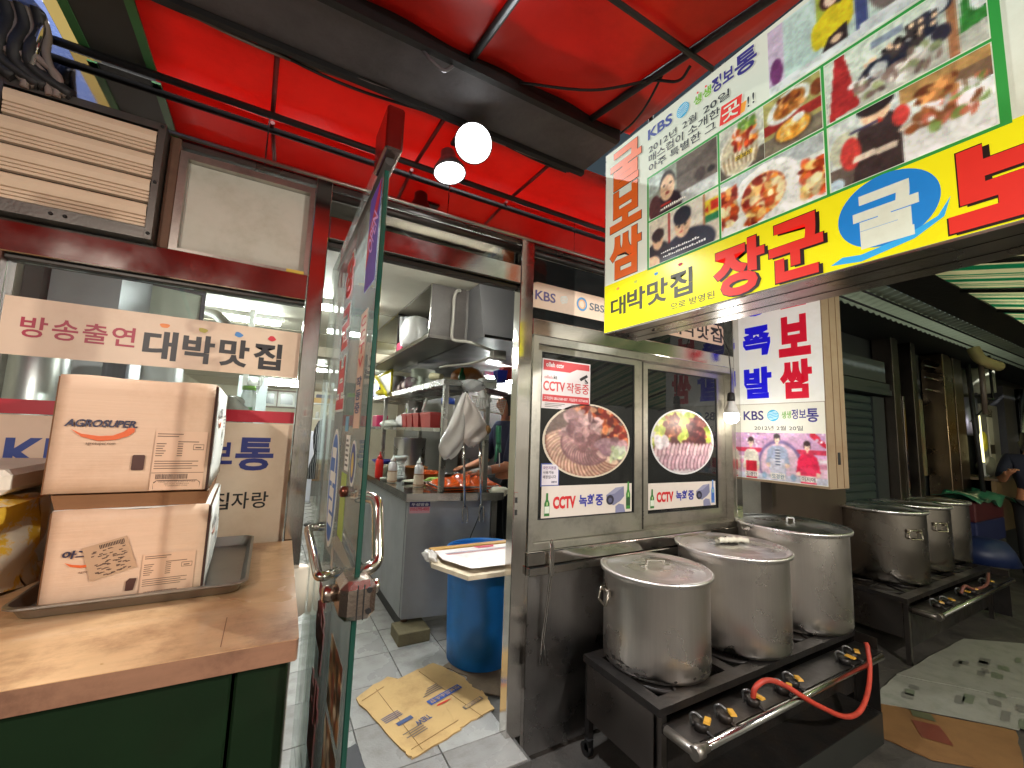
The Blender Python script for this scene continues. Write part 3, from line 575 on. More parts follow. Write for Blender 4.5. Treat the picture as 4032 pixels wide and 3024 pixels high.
# ================================================================ the big projecting sign
PX = 1.22; SFc = sidef(PX)                                           # u = -Y : 0.375 (shop side) .. 1.70 (alley side)
E1 = 0.30
ps = thing('projecting_sign', 'large lit projecting sign with yellow band, food photographs and red lettering', 'sign', (PX + .1, -1.0, 1.88))
SU0, SU1, SV0, SV1 = 0.375, 1.70, 1.885, 2.713
WSG = mat('sign_white_film', c(226, 232, 212), 0.22, 0, 0.04, 3, emit=E1, dirt=c(176, 178, 146), dirt_amt=0.5, dirt_scale=2.2)
SIGNALU = brushed('sign_aluminium', (0.55, 0.52, 0.47), 0.28, (1, 1, 12))
b_ = MB(); b_.box(PX + .002, PX + .205, -SU1, -SU0, SV0, SV1); b_.build('sign_box', SIGNALU, ps)
rect('sign_face', SFc, SU0 + .006, SU1, SV0 + .006, SV1 - .006, WSG, ps, 0.0)
YEL = mat('sign_yellow_film', c(244, 236, 30), 0.25, 0, 0.05, 3, emit=E1, dirt=c(206, 186, 26), dirt_amt=0.6, dirt_scale=2.6); GRN = pm(c(48, 150, 62), E1); SRED = pm(c(222, 48, 36), E1); ORG = pm(c(226, 104, 40), E1); DKB = pm(c(44, 26, 20), 0); INK = pm(c(40, 46, 52), 0); KBS = pm(c(40, 66, 150), E1 * .6)
rect('yellow_band', SFc, SU0 + .006, SU1, SV0 + .006, 2.098, YEL, ps, 0.0006)
for k, x in enumerate((PX + .06, PX + .14)): box('box_seam', ALUD, ps, x, x + .003, -SU1 + .01, -SU0 - .01, SV0 - .0012, SV0 - .0004)
for y in (-0.42, -0.56): MB().lathe([(0.006, SV0 - .004), (0.006, SV0 - .001)], PX + .1, y, 10).build('box_screw', BLACKIRON, ps)
for y in (-0.55, -1.35): MB().tube([(PX + .1, y, 2.713), (PX + .1, y, 3.1)], 0.012, 8).build('hanger', BLACKIRON, ps)
# orange column
for ch, z0, z1 in (('굴', 2.508, 2.686), ('보', 2.322, 2.500), ('쌈', 2.108, 2.306)):
    text(ch, SFc, 0.412, 0.592, z0, z1, ORG, ps, 0.002, 0.045)
    # thin dark outline just behind the orange letter
    text(ch, SFc, 0.4095, 0.5945, z0 - .0025, z1 + .0025, DKB, ps, 0.0011, 0.052, 'lettering_outline')
text('KBS', SFc, 0.626, 0.745, 2.631, 2.676, KBS, ps, 0.001, 0.03)
def globe(fr, cx, cy, r, par, e):
    g = poly('globe_logo', fr, ellp(cx, cy, r, r, 32), pm(c(52, 168, 206), e), par, 0.001)
    for k, w in ((0.62, .8), (0.40, .9), (0.14, .95)):
        for s in (-1, 1): poly('globe_wave', fr, [(cx + r * w * t * .95, cy + s * r * k + r * .10 * math.sin(t * 3) + q * r * .05) for q, tt in ((1, np.linspace(-1, 1, 12)), (-1, np.linspace(1, -1, 12))) for t in tt * math.sqrt(1 - k * k)], pm(c(206, 232, 232), e), g, 0.0016)
    return g
globe(SFc, 0.792, 2.651, 0.027, ps, E1)
text('생', SFc, 0.838, 0.871, 2.630, 2.666, pm(c(118, 178, 48), E1), ps, 0.001, 0.03); text('생', SFc, 0.875, 0.908, 2.632, 2.668, pm(c(118, 178, 48), E1), ps, 0.001, 0.03); text('정보', SFc, 0.910, 0.990, 2.625, 2.680, pm(c(52, 44, 140), E1 * .6), ps, 0.001, 0.03); text('통', SFc, 0.993, 1.066, 2.618, 2.692, pm(c(52, 44, 140), E1 * .6), ps, 0.001, 0.03)
for u in (0.855, 0.888): poly('red_dot', SFc, ellp(u, 2.674, .004, .004, 10), SRED, ps, 0.001)
text('2012년', SFc, 0.630, 0.765, 2.573, 2.604, INK, ps, 0.001, 0.012); text('2월', SFc, 0.790, 0.850, 2.573, 2.604, INK, ps, 0.001, 0.012); text('20일', SFc, 0.876, 0.974, 2.573, 2.604, INK, ps, 0.001, 0.012)
text('매스컴이 소개한', SFc, 0.630, 0.938, 2.532, 2.566, INK, ps, 0.001, 0.015)
text('아주 특별한 그', SFc, 0.630, 0.922, 2.492, 2.525, INK, ps, 0.001, 0.015)
poly('orange_flash', SFc, [(0.955, 2.487), (1.022, 2.487), (1.030, 2.520), (0.99, 2.52)], pm(c(240, 160, 50), E1), ps, 0.001)
poly('red_square', SFc, [(0.936, 2.490), (1.008, 2.484), (1.016, 2.552), (0.944, 2.556)], SRED, ps, 0.0014); text('곳', SFc, 0.946, 1.006, 2.494, 2.545, WSG, ps, 0.002, 0.02); text('!', SFc, 1.032, 1.038, 2.492, 2.528, INK, ps, 0.001, 0.01); text('!', SFc, 1.048, 1.054, 2.494, 2.530, INK, ps, 0.001, 0.01)
# green grid with photographs
for a in ((0.622, 0.630, 2.094, 2.474), (0.927, 0.934, 2.094, 2.474), (1.235, 1.242, 2.094, 2.474), (1.540, 1.556, 2.094, 2.706)): rect('green_line', SFc, *a, GRN, ps, 0.0012)
rect('green_line', SFc, 0.622, 1.556, 2.466, 2.474, GRN, ps, 0.0011); rect('green_line', SFc, 0.622, 1.556, 2.092, 2.100, GRN, ps, 0.0011); rect('green_line', SFc, 0.622, 1.556, 2.283, 2.290, GRN, ps, 0.0011)
VS = vcol('print_lit', E1 * .85, 0.3)
def cell(P, u0, u1, v0, v1): return P.build('photo_print', SFc, u0, u1, v0, v1, VS, ps, 0.0016)
FOOD = [(196, 74, 30), (226, 120, 40), (150, 40, 20), (236, 190, 110), (240, 226, 170), (120, 30, 18), (210, 96, 60)]
SKIN = (232, 196, 156)
# man cooking at a steel wall
P = Pic(72, 44, (150, 158, 140)); P.rect(0.45, 0.25, 1, 1, (112, 104, 92)); P.poly([(0.42, .62), (1, 1), (1, .55), (.6, .62)], (96, 88, 78)); P.rect(0, 0, 1, .25, (200, 206, 196)); P.ell(.78, .42, .07, .14, (74, 64, 58)); P.ell(.92, .40, .05, .07, (50, 46, 44)); P.ell(.03, .85, .25, .3, (206, 220, 210), k=.7)
P.ell(.30, .05, .22, .40, (58, 46, 52)); P.ell(.30, .62, .125, .31, (66, 62, 58)); P.ell(.30, .54, .115, .29, SKIN); P.ell(.25, .62, .02, .02, (60, 48, 40)); P.ell(.35, .62, .02, .02, (60, 48, 40)); P.ell(.30, .42, .04, .03, (150, 70, 60)); P.ell(.30, .53, .018, .07, (206, 160, 124)); P.rect(.0, .05, .16, .5, (150, 140, 134), .6); P.ell(.1, .2, .1, .3, (90, 60, 60)); P.rect(.18, .06, .52, .10, (230, 222, 200)); P.rect(.2, .15, .36, .2, (200, 60, 50)); P.grain(.10, 14)
cell(P, 0.632, 0.925, 2.292, 2.464)
def caption(u0, u1, v, m_):
    u = u0; g_ = np.random.default_rng(int(v * 1e5))
    while u < u1:
        w_ = .004 + .004 * g_.random(); rect('caption_mark', SFc, u, u + w_, v, v + .004 + .005 * g_.random(), m_, ps, 0.0024); u += w_ + .0025
# two young men at a table
P = Pic(72, 44, (214, 206, 182)); P.rect(.30, .2, .34, 1, (166, 46, 42)); P.rect(.82, .55, 1, .85, (228, 206, 60)); P.rect(.9, .62, 1, .8, (214, 60, 40)); P.poly([(.83, .66), (.88, .74), (.88, .58)], (206, 50, 36)); P.rect(.82, .40, 1, .55, (44, 130, 80)); P.rect(.80, .2, .83, 1, (176, 120, 80)); P.rect(.34, .5, .8, 1, (226, 222, 200))
P.ell(.60, .12, .36, .34, (44, 48, 62)); P.ell(.12, .12, .24, .36, (48, 46, 52)); P.ell(.52, .62, .115, .28, SKIN); P.ell(.515, .80, .13, .19, (46, 50, 58)); P.poly([(.39, .8), (.43, .6), (.47, .78)], (46, 50, 58)); P.ell(.47, .60, .02, .025, (50, 40, 36)); P.ell(.56, .60, .02, .025, (50, 40, 36)); P.ell(.50, .47, .03, .02, (180, 90, 80)); P.ell(.515, .54, .014, .05, (208, 164, 130))
P.ell(.14, .50, .085, .2, (220, 180, 140)); P.ell(.14, .63, .10, .14, (50, 44, 44)); P.ell(.05, .05, .12, .16, SKIN); P.ell(.11, .5, .015, .02, (50, 40, 36)); P.ell(.17, .5, .015, .02, (50, 40, 36)); P.grain(.06, 16)
cell(P, 0.634, 0.926, 2.102, 2.281)
caption(0.690, 0.850, 2.134, pm(c(240, 240, 236), E1)); caption(0.700, 0.880, 2.116, pm(c(240, 240, 236), E1)); caption(0.690, 0.800, 2.306, pm(c(240, 236, 220), E1))
# oyster bossam plate
P = Pic(44, 48, (196, 200, 180)); P.rect(0, 0, 1, .3, (90, 84, 70)); P.ell(.45, .42, .46, .46, (222, 220, 196)); P.ell(.45, .40, .42, .40, (196, 188, 152))
for i in range(15): P.ell(.12 + .05 * i, .22 + .05 * math.sin(i * .24) * 1.2, .035, .16, (224, 216, 180) if i % 2 else (160, 140, 104), .2 - i * .03, .2)
P.blobs(70, .35, .45, .85, .85, .07, FOOD[:4] + [(220, 90, 70), (236, 210, 190)], 3); P.blobs(24, .45, .78, .8, .95, .06, [(130, 160, 70), (90, 130, 50)], 4); P.rect(.36, .24, .74, .34, (224, 190, 60)); P.grain(.12, 20)
cell(P, 0.936, 1.079, 2.293, 2.462); text('굴 보쌈', SFc, 0.991, 1.039, 2.3345, 2.3495, DKB, ps, 0.0024, 0.02)
# noodle plates
P = Pic(44, 48, (170, 164, 96)); P.rect(0, .0, 1, .3, (120, 112, 90)); P.rect(0, .38, 1, .56, (150, 44, 36)); P.ell(.45, .74, .40, .24, (228, 232, 216), .35); P.ell(.47, .74, .30, .17, (176, 112, 44), .4); P.blobs(50, .25, .62, .7, .9, .06, [(196, 120, 50), (150, 84, 30), (220, 160, 90), (110, 50, 24)], 7)
P.ell(.52, .26, .34, .22, (92, 78, 60)); P.ell(.52, .28, .30, .19, (230, 158, 52)); P.blobs(40, .3, .15, .75, .4, .05, [(240, 190, 90), (222, 140, 40), (244, 214, 140)], 8); P.ell(.62, .42, .11, .07, (228, 230, 214)); P.ell(.95, .75, .12, .14, (126, 66, 34)); P.grain(.12, 20)
cell(P, 1.080, 1.233, 2.293, 2.462)
# big spicy oysters
P = Pic(90, 54, (214, 222, 206)); P.rect(0, .72, 1, 1, (176, 186, 180)); P.ell(.42, .42, .40, .52, (240, 242, 230), .5, .05); P.ell(.03, .45, .22, .5, (236, 238, 226), .3); P.ell(.98, .22, .36, .46, (238, 240, 228)); P.ell(.44, .45, .33, .44, (226, 230, 216), .5, .1)
m1 = P.mask_ell(.45, .46, .22, .36); P.blobs(240, .22, .05, .68, .86, .055, FOOD, 11, m1); P.blobs(40, .3, .02, .5, .3, .05, FOOD[:4], 12, P.mask_ell(.34, .16, .14, .16)); P.blobs(110, -.05, .2, .16, .8, .05, FOOD, 13); P.blobs(110, .82, .1, 1.05, .62, .05, FOOD, 14); P.grain(.10, 26)
cell(P, 0.936, 1.233, 2.102, 2.281)
# crowded dining room
P = Pic(90, 54, (206, 216, 196)); P.rect(0, .0, 1, .35, (188, 190, 172)); P.poly([(.08, 1), (.15, 1), (.25, .05), (.02, .0)], (168, 46, 44)); P.rect(.80, 0, .86, 1, (168, 116, 78)); P.poly([(.86, .25), (1, .3), (1, 1), (.9, 1)], (58, 130, 56)); P.rect(.86, .8, 1, 1, (240, 220, 60)); P.ell(.97, .62, .05, .16, (230, 236, 224))
for i in range(34): g = rng.random(3); P.ell(.26 + .52 * g[0], .34 + .42 * g[1] * g[0] + .1 * g[1], .045 + .02 * g[2], .10, [(52, 50, 60), (66, 58, 56), (40, 44, 58), (200, 204, 196)][i % 4], soft=.2)
for i in range(20): g = rng.random(2); P.ell(.26 + .5 * g[0], .5 + .35 * g[1] * g[0] + .08, .018, .035, SKIN if i % 3 else (40, 34, 34))
P.blobs(50, .2, .1, .75, .42, .04, [(230, 232, 220), (150, 160, 110), (120, 100, 90), (214, 206, 190)], 22); P.rect(.35, .80, .55, .9, (110, 124, 150), .7); P.grain(.10, 22)
cell(P, 1.244, 1.538, 2.293, 2.462)
# cook in a dark apron with red sleeves
P = Pic(90, 54, (210, 220, 208)); P.rect(.5, .78, 1, 1, (178, 140, 84)); P.rect(.8, .3, 1, .85, (120, 96, 72)); P.poly([(.3, 0), (1, 0), (1, .62), (.45, .34)], (236, 240, 230)); P.ell(.12, .55, .12, .25, (196, 200, 170)); P.rect(0, 0, .2, .3, (110, 100, 88))
P.poly([(.16, .0), (.5, .0), (.50, .70), (.42, .82), (.22, .74)], (62, 54, 52)); P.ell(.155, .44, .075, .24, (206, 70, 62)); P.ell(.50, .66, .055, .14, (206, 70, 62)); P.ell(.34, .88, .10, .17, SKIN); P.ell(.34, 1.0, .13, .14, (44, 38, 38)); P.poly([(.16, .28), (.46, .26), (.48, .34), (.18, .38)], (228, 212, 186)); P.ell(.55, .46, .07, .05, (226, 210, 184)); P.poly([(.36, .78), (.40, .70), (.33, .72)], (200, 60, 50)); P.rect(.16, .72, .36, .76, (70, 66, 90))
P.blobs(60, .55, .3, .95, .7, .04, [(226, 230, 220), (200, 110, 80), (150, 90, 50), (240, 240, 230), (130, 160, 80)], 31); P.blobs(30, .6, .68, .82, .86, .04, [(150, 84, 40), (110, 60, 36), (200, 140, 80)], 32); P.ell(.04, .05, .06, .1, (190, 214, 220)); P.grain(.09, 22)
cell(P, 1.246, 1.538, 2.102, 2.281)
# studio presenters along the top
P = Pic(120, 60, (206, 224, 206)); P.rect(0, 0, .1, 1, (206, 190, 206)); P.ell(.05, .3, .04, .2, (120, 60, 110)); P.rect(.1, 0, .3, 1, (196, 220, 206)); P.rect(.30, .55, .52, 1, (170, 186, 70)); P.rect(.36, .45, .47, 1, (60, 54, 60)); P.rect(.50, 0, .56, 1, (74, 84, 130)); P.rect(.80, 0, 1, 1, (166, 200, 170)); P.rect(0, 0, 1, .12, (224, 230, 222))
P.ell(.38, .82, .06, .15, (70, 40, 36)); P.ell(.385, .80, .04, .105, (240, 210, 180)); P.ell(.38, .42, .095, .27, (226, 206, 40)); P.ell(.30, .40, .035, .2, (226, 206, 40)); P.ell(.46, .5, .035, .22, (226, 206, 40)); P.poly([(.32, .12), (.46, .12), (.46, .34), (.36, .28)], (58, 44, 44)); P.ell(.40, .20, .03, .05, SKIN); P.ell(.395, .78, .008, .012, (150, 50, 60))
P.ell(.68, .55, .12, .42, (120, 108, 100)); P.rect(.655, .55, .70, 1, (224, 230, 224)); P.rect(.672, .55, .684, .98, (60, 60, 80)); P.ell(.72, .28, .04, .05, SKIN); P.rect(.52, .1, .9, .16, (236, 240, 232)); P.ell(.94, .3, .05, .08, (190, 90, 60)); P.grain(.05, 20)
cell(P, 1.100, 1.538, 2.480, 2.690)
# lettering on the yellow band
for ch, u0, u1, v0, v1 in (('대', .420, .508, 1.950, 2.030), ('박', .515, .612, 1.948, 2.040), ('맛', .620, .718, 1.950, 2.042), ('집', .728, .824, 1.948, 2.044)): text(ch, SFc, u0, u1, v0, v1, pm(c(62, 58, 24), 0.1), ps, 0.0014, 0.025)
for u, k in ((.463, (240, 150, 60)), (.563, (190, 200, 50)), (.666, (50, 150, 206)), (.774, (206, 40, 40))): poly('paint_dot', SFc, [(u + .009 * math.cos(t) * (1 + .2 * math.sin(t * 3 + u * 9)), 2.066 + .007 * math.sin(t) * (1 + .2 * math.cos(t * 2))) for t in np.linspace(0, 6.2, 14)], pm(c(*k), E1 * .6), ps, 0.0014)
text('으로 방영된', SFc, 0.730, 0.906, 1.908, 1.934, pm(c(62, 58, 24), 0.1), ps, 0.0014, 0.01)
for ch, u0, u1, v0, v1 in (('장', .905, 1.070, 1.896, 2.066), ('군', 1.082, 1.222, 1.898, 2.070)): text(ch, SFc, u0, u1, v0, v1, SRED, ps, 0.0030, 0.040, shadow=DKB, sh=(.010, -.006)); text(ch, SFc, u0 - .003, u1 + .003, v0 - .003, v1 + .003, DKB, ps, 0.0018, 0.045, 'lettering_outline')
poly('blue_oval', SFc, ellp(1.352, 2.006, .096, .088, 48), pm(c(28, 130, 206), E1), ps, 0.0014)
poly('blue_swoosh', SFc, [(1.235, 1.905), (1.30, 1.895), (1.40, 1.915), (1.450, 1.945), (1.462, 1.985), (1.440, 1.950), (1.38, 1.925), (1.30, 1.912), (1.262, 1.918)], pm(c(50, 168, 226), E1), ps, 0.0015)
text('굴', SFc, 1.288, 1.412, 1.924, 2.060, WSG, ps, 0.0022, 0.05)
text('보', SFc, 1.456, 1.640, 1.900, 2.072, SRED, ps, 0.0030, 0.055, shadow=DKB, sh=(.010, -.006)); text('보', SFc, 1.453, 1.643, 1.897, 2.075, DKB, ps, 0.0018, 0.06, 'lettering_outline')

# ================================================================ vertical light box beside the sliding windows
LX = 2.735; LF = sidef(LX)
lb = thing('vertical_light_box', 'upright lit white light box with blue and red lettering and three presenters', 'light box', (LX + .3, -0.27, 1.21))
E2 = 0.27
BEIGE = mat('beige_enamel', c(160, 138, 110), 0.45, var=0.06, scale=6, dirt=c(128, 88, 54), dirt_amt=0.6, dirt_scale=6)
b_ = MB(); b_.box(LX + .003, LX + .225, -0.534, -0.004, 1.200, 2.62); b_.build('box_body', BEIGE, lb)
for x in (LX + .085, LX + .165): box('box_groove', mat('groove', c(110, 78, 48), 0.6), lb, x, x + .006, -0.5352, -0.5342, 1.205, 2.61)
box('latch', BLACKIRON, lb, LX + .105, LX + .130, -0.5395, -0.5345, 1.335, 1.405, bev=0.002)
LW = mat('light_box_film', c(236, 236, 228), 0.25, 0, 0.03, 3, emit=E2, dirt=c(206, 202, 184), dirt_amt=0.5, dirt_scale=3); LBL = pm(c(24, 20, 210), E2); LRD = pm(c(206, 20, 48), E2)
rect('light_face', LF, 0.008, 0.530, 1.693, 2.612, LW, lb, 0.0); rect('lower_face', LF, 0.010, 0.528, 1.214, 1.690, pm(c(226, 224, 208), E2 * .75), lb, 0.0)
for ch, v0, v1 in (('왕', 2.275, 2.47), ('족', 2.008, 2.205), ('발', 1.728, 1.932)): text(ch, LF, 0.060, 0.240, v0, v1, LBL, lb, 0.0012, 0.055)
for ch, v0, v1 in (('굴', 2.28, 2.47), ('보', 1.975, 2.228), ('쌈', 1.716, 1.952)): text(ch, LF, 0.290, 0.472, v0, v1, LRD, lb, 0.0012, 0.055)
text('KBS', LF, 0.050, 0.182, 1.588, 1.648, pm(c(52, 46, 110), E2 * .5), lb, 0.001, 0.02); globe(LF, 0.240, 1.616, 0.036, lb, E2 * .8)
text('생', LF, 0.292, 0.318, 1.596, 1.640, pm(c(110, 170, 60), E2 * .6), lb, 0.001, 0.02); text('생', LF, 0.321, 0.347, 1.597, 1.642, pm(c(110, 170, 60), E2 * .6), lb, 0.001, 0.02); text('정보', LF, 0.350, 0.430, 1.592, 1.652, pm(c(52, 46, 130), E2 * .5), lb, 0.001, 0.02); text('통', LF, 0.432, 0.496, 1.574, 1.654, pm(c(52, 46, 130), E2 * .5), lb, 0.001, 0.025)
text('2012년 2월 20일', LF, 0.120, 0.410, 1.524, 1.552, pm(c(70, 60, 60)), lb, 0.001, 0.01)
P = Pic(110, 66, (226, 190, 206)); P.rect(0, .5, 1, 1, (216, 170, 206)); P.rect(0, .58, 1, .66, (214, 60, 90)); P.rect(0, .3, 1, .4, (226, 150, 176)); P.rect(0, .42, 1, .47, (240, 224, 230)); P.poly([(.8, 1), (.9, 1), (1, .8), (1, .7)], (206, 30, 60)); P.ell(.5, .35, .25, .5, (130, 110, 160)); P.ell(.5, .33, .225, .45, (222, 190, 206)); P.blobs(30, 0, .7, 1, 1, .02, [(240, 220, 240), (190, 150, 200)], 41); P.rect(0, 0, 1, .12, (206, 206, 220))
def anchor(x, h, w, hair, body, low, wid=.085):
    P.poly([(x - wid * .55, h - .16), (x + wid * .55, h - .16), (x + wid, h - .24), (x + wid * 1.25, h - .52), (x + wid * .9, h - .56), (x + wid * .75, 0), (x - wid * .75, 0), (x - wid * .9, h - .56), (x - wid * 1.25, h - .52), (x - wid, h - .24)], body); P.ell(x - wid * .9, h - .56, wid * .35, .05, (240, 208, 186)); P.ell(x + wid * .9, h - .56, wid * .35, .05, (240, 208, 186)); P.rect(x - wid * .8, 0, x + wid * .8, h - .42, low); P.ell(x, h + .01, .038, .10, hair); P.ell(x, h - .02, .030, .082, (244, 214, 190)); P.ell(x, h + .055, .036, .05, hair); P.ell(x - .010, h - .015, .004, .009, (60, 40, 40)); P.ell(x + .010, h - .015, .004, .009, (60, 40, 40)); P.ell(x, h - .055, .008, .008, (206, 90, 90)); P.rect(x - .012, h - .14, x + .012, h - .09, (238, 204, 180))
anchor(.16, .80, 0, (60, 44, 44), (240, 232, 214), (206, 40, 60)); anchor(.48, .88, 0, (50, 40, 44), (168, 180, 206), (206, 206, 220), .11); anchor(.81, .74, 0, (60, 36, 40), (232, 44, 84), (232, 60, 96), .10)
P.rect(.455, .3, .505, .66, (236, 238, 240)); [P.rect(.455, .32 + i * .06, .505, .345 + i * .06, (70, 80, 110)) for i in range(6)]
for x in (.16, .48, .81): P.rect(x - .085, .03, x + .085, .15, (236, 232, 222))
for x in (.32, .65): P.ell(x, .09, .03, .07, (150, 180, 206))
P.grain(.04, 20); P.build('photo_print', LF, 0.012, 0.526, 1.218, 1.508, vcol('print_lit_box', 0.10, 0.3), lb, 0.001)
for t_, x in (('김경란', .16), ('도경완', .48), ('이지애', .81)): text(t_, LF, 0.012 + .514 * (x - .07), 0.012 + .514 * (x + .07), 1.230, 1.257, pm(c(90, 130, 160) if x == .48 else c(130, 90, 110)), lb, 0.002, 0.01)
# ================================================================ stickers on the shop front
def sticker(name, label, fr, u0, u1, v0, v1, m, lift=0.0012, group=None):
    t = thing(name, label, 'sticker', pt(fr, (u0 + u1) / 2, v0, lift), group); rect('sheet', fr, u0, u1, v0, v1, m, t, lift); return t
WF = fac(-0.0005)                                                    # outer face of the left window glass
t = sticker('banner_sticker', 'long cream banner sticker with red and black lettering across the left window', WF, -0.690, 0.074, 1.622, 1.792, CREAM)
CRED = pm(c(170, 26, 58)); CBLK = pm(c(32, 26, 28))
for i, ch in enumerate('방송출연'): text(ch, WF, -0.650 + i * .0665, -0.593 + i * .0665, 1.676, 1.738, CRED, t, 0.002, 0.016)
for i, ch in enumerate('대박맛집'): text(ch, WF, -0.374 + i * .1010, -0.286 + i * .1010, 1.644, 1.740, CBLK, t, 0.002, 0.032)
for i, k in enumerate(((232, 130, 50), (190, 176, 60), (70, 130, 190), (206, 40, 56))):
    u = -0.325 + i * .102; poly('paint_dot', WF, [(u + .0125 * math.cos(a) * (1 + .15 * math.sin(a * 3 + i)), 1.758 + .0085 * math.sin(a) * (1 + .2 * math.cos(a * 2 + i))) for a in np.linspace(0, 6.2, 16)], pm(c(*k)), t, 0.002)
t = sticker('window_poster', 'cream poster with a red top band covering the lower left window', WF, -0.697, 0.076, 0.905, 1.452, CREAM)
rect('red_band', WF, -0.697, 0.076, 1.455, 1.496, pm(c(176, 20, 40)), t, 0.0016)
text('KBS', WF, -0.640, -0.44, 1.302, 1.388, pm(c(44, 66, 140)), t, 0.002, 0.03); text('생생정보', WF, -0.40, -0.10, 1.300, 1.390, pm(c(42, 46, 112)), t, 0.002, 0.03); text('통', WF, -0.092, 0.022, 1.288, 1.402, pm(c(42, 46, 112)), t, 0.002, 0.03)
for i, ch in enumerate('맛집자랑'): text(ch, WF, -0.205 + i * .058, -0.155 + i * .058, 1.160, 1.216, CBLK, t, 0.002, 0.012)
rect('light_block', WF, -0.697, -0.46, 1.235, 1.285, pm(c(240, 226, 208)), t, 0.0018)
TF2 = fac(0.0055)
t = thing('broadcaster_sticker', 'cream strip with two broadcaster logos above the sliding window', 'sticker', (1.3, 0, 2.08)); r_ = [(1.082, 2.08), (1.80, 2.08), (1.80, 2.214), (1.115, 2.214), (1.094, 2.205), (1.083, 2.185)]
poly('sheet', TF2, r_, CREAM, t, 0.0012); text('KBS', TF2, 1.105, 1.230, 2.122, 2.172, pm(c(66, 44, 110)), t, 0.002, 0.02); globe(TF2, 1.284, 2.152, 0.028, t, 0); ring('ring_logo', TF2, 1.403, 2.150, .036, .038, .012, pm(c(60, 130, 180)), t, 0.002); ring('ring_logo', TF2, 1.403, 2.150, .024, .025, .006, pm(c(230, 160, 90)), t, 0.0022); text('SBS', TF2, 1.455, 1.56, 2.128, 2.170, pm(c(50, 60, 74)), t, 0.002, 0.02)
t = thing('transom_sticker', 'cream strip with black lettering under the big sign, next to the light box', 'sticker', (2.3, 0, 2.08)); poly('sheet', TF2, [(1.95, 2.083), (2.60, 2.083), (2.617, 2.10), (2.617, 2.196), (2.60, 2.214), (1.95, 2.214)], CREAM, t, 0.0012)
for i, ch in enumerate('대박맛집'): text(ch, TF2, 2.075 + i * .135, 2.195 + i * .135, 2.100, 2.200, CBLK, t, 0.002, 0.02)
GL1 = fac(0.0028); GL2 = fac(0.0288)
t = sticker('alarm_sticker', 'red and white square security sticker in the upper corner of the left sash', GL1, 1.158, 1.465, 1.578, 1.828, pm(c(232, 222, 220)))
AR = pm(c(206, 62, 66)); poly('red_field', GL1, [(1.165, 1.770), (1.33, 1.770), (1.375, 1.790), (1.458, 1.790), (1.458, 1.822), (1.165, 1.822)], AR, t, 0.0018); text('olleh cctv', GL1, 1.180, 1.290, 1.788, 1.812, pm(c(244, 236, 234)), t, 0.0024, 0.02)
text('olleh', GL1, 1.172, 1.222, 1.728, 1.744, pm(c(206, 120, 116)), t, 0.002, 0.01); text('kt', GL1, 1.228, 1.250, 1.728, 1.748, CBLK, t, 0.002, 0.02); text('CCTV', GL1, 1.166, 1.300, 1.666, 1.716, AR, t, 0.002, 0.025); text('작동중', GL1, 1.310, 1.456, 1.664, 1.718, AR, t, 0.002, 0.012)
poly('camera_icon', GL1, [(1.392, 1.744), (1.440, 1.770), (1.450, 1.758), (1.402, 1.732)], CBLK, t, 0.002); poly('camera_icon', GL1, [(1.425, 1.742), (1.432, 1.746), (1.452, 1.728), (1.446, 1.722)], CBLK, t, 0.002); ring('camera_icon', GL1, 1.436, 1.728, .008, .008, .003, CBLK, t, 0.002)
rect('red_strip', GL1, 1.163, 1.458, 1.612, 1.648, AR, t, 0.0018); text('고객센터 080-2580-007  가입문의 1577-8106', GL1, 1.172, 1.450, 1.622, 1.638, pm(c(244, 232, 230)), t, 0.0024, 0.01)
for i in range(3): rect('print_line', GL1, 1.178, 1.30 - .02 * i, 1.602 - i * .008, 1.605 - i * .008, pm(c(120, 112, 110)), t, 0.002); rect('print_line', GL1, 1.340, 1.44 - .03 * i, 1.602 - i * .008, 1.605 - i * .008, pm(c(120, 112, 110)), t, 0.002)
VM = vcol('print_matte')
def foodsticker(name, label, fr, cx, cy, rx, ry, P, rim):
    t = thing(name, label, 'sticker', pt(fr, cx, cy - ry, .001)); poly('rim', fr, ellp(cx, cy, rx, ry, 56), pm(c(*rim)), t, 0.0012)
    keep = ((P.u - .5) ** 2 + (P.v - .5) ** 2) < .25; P.build('photo_print', fr, cx - rx * .955, cx + rx * .955, cy - ry * .955, cy + ry * .955, VM, t, 0.0022, keep); return t
P = Pic(120, 96, (120, 100, 92)); P.blobs(160, .3, .45, 1.0, 1.0, .05, [(150, 40, 26), (200, 84, 40), (110, 24, 18), (222, 130, 80), (80, 30, 26), (230, 170, 130)], 61)
for i in range(22):
    a = 3.6 - .145 * i; x, y = .52 + .40 * math.cos(a + 0.0), .52 - .40 * abs(math.sin((a - 3.6) * .62 + .12)) if i < 40 else .5
for i in range(24):
    a = math.radians(170 + i * 6.2); x = .50 + .39 * math.cos(a); y = .50 + .39 * math.sin(a); P.ell(x, y, .052, .15, (150, 104, 84), a + math.pi / 2 + .5, .15); P.ell(x + .006, y + .01, .040, .135, (228, 196, 170) if i % 2 else (214, 176, 158), a + math.pi / 2 + .5, .2)
for i in range(20):
    a = math.radians(165 + i * 7.4); x = .50 + .24 * math.cos(a); y = .48 + .22 * math.sin(a); P.ell(x, y, .050, .12, (128, 92, 92), a + 1.9, .15); P.ell(x + .008, y + .012, .040, .10, (206, 164, 156) if i % 3 else (186, 142, 140), a + 1.9, .25)
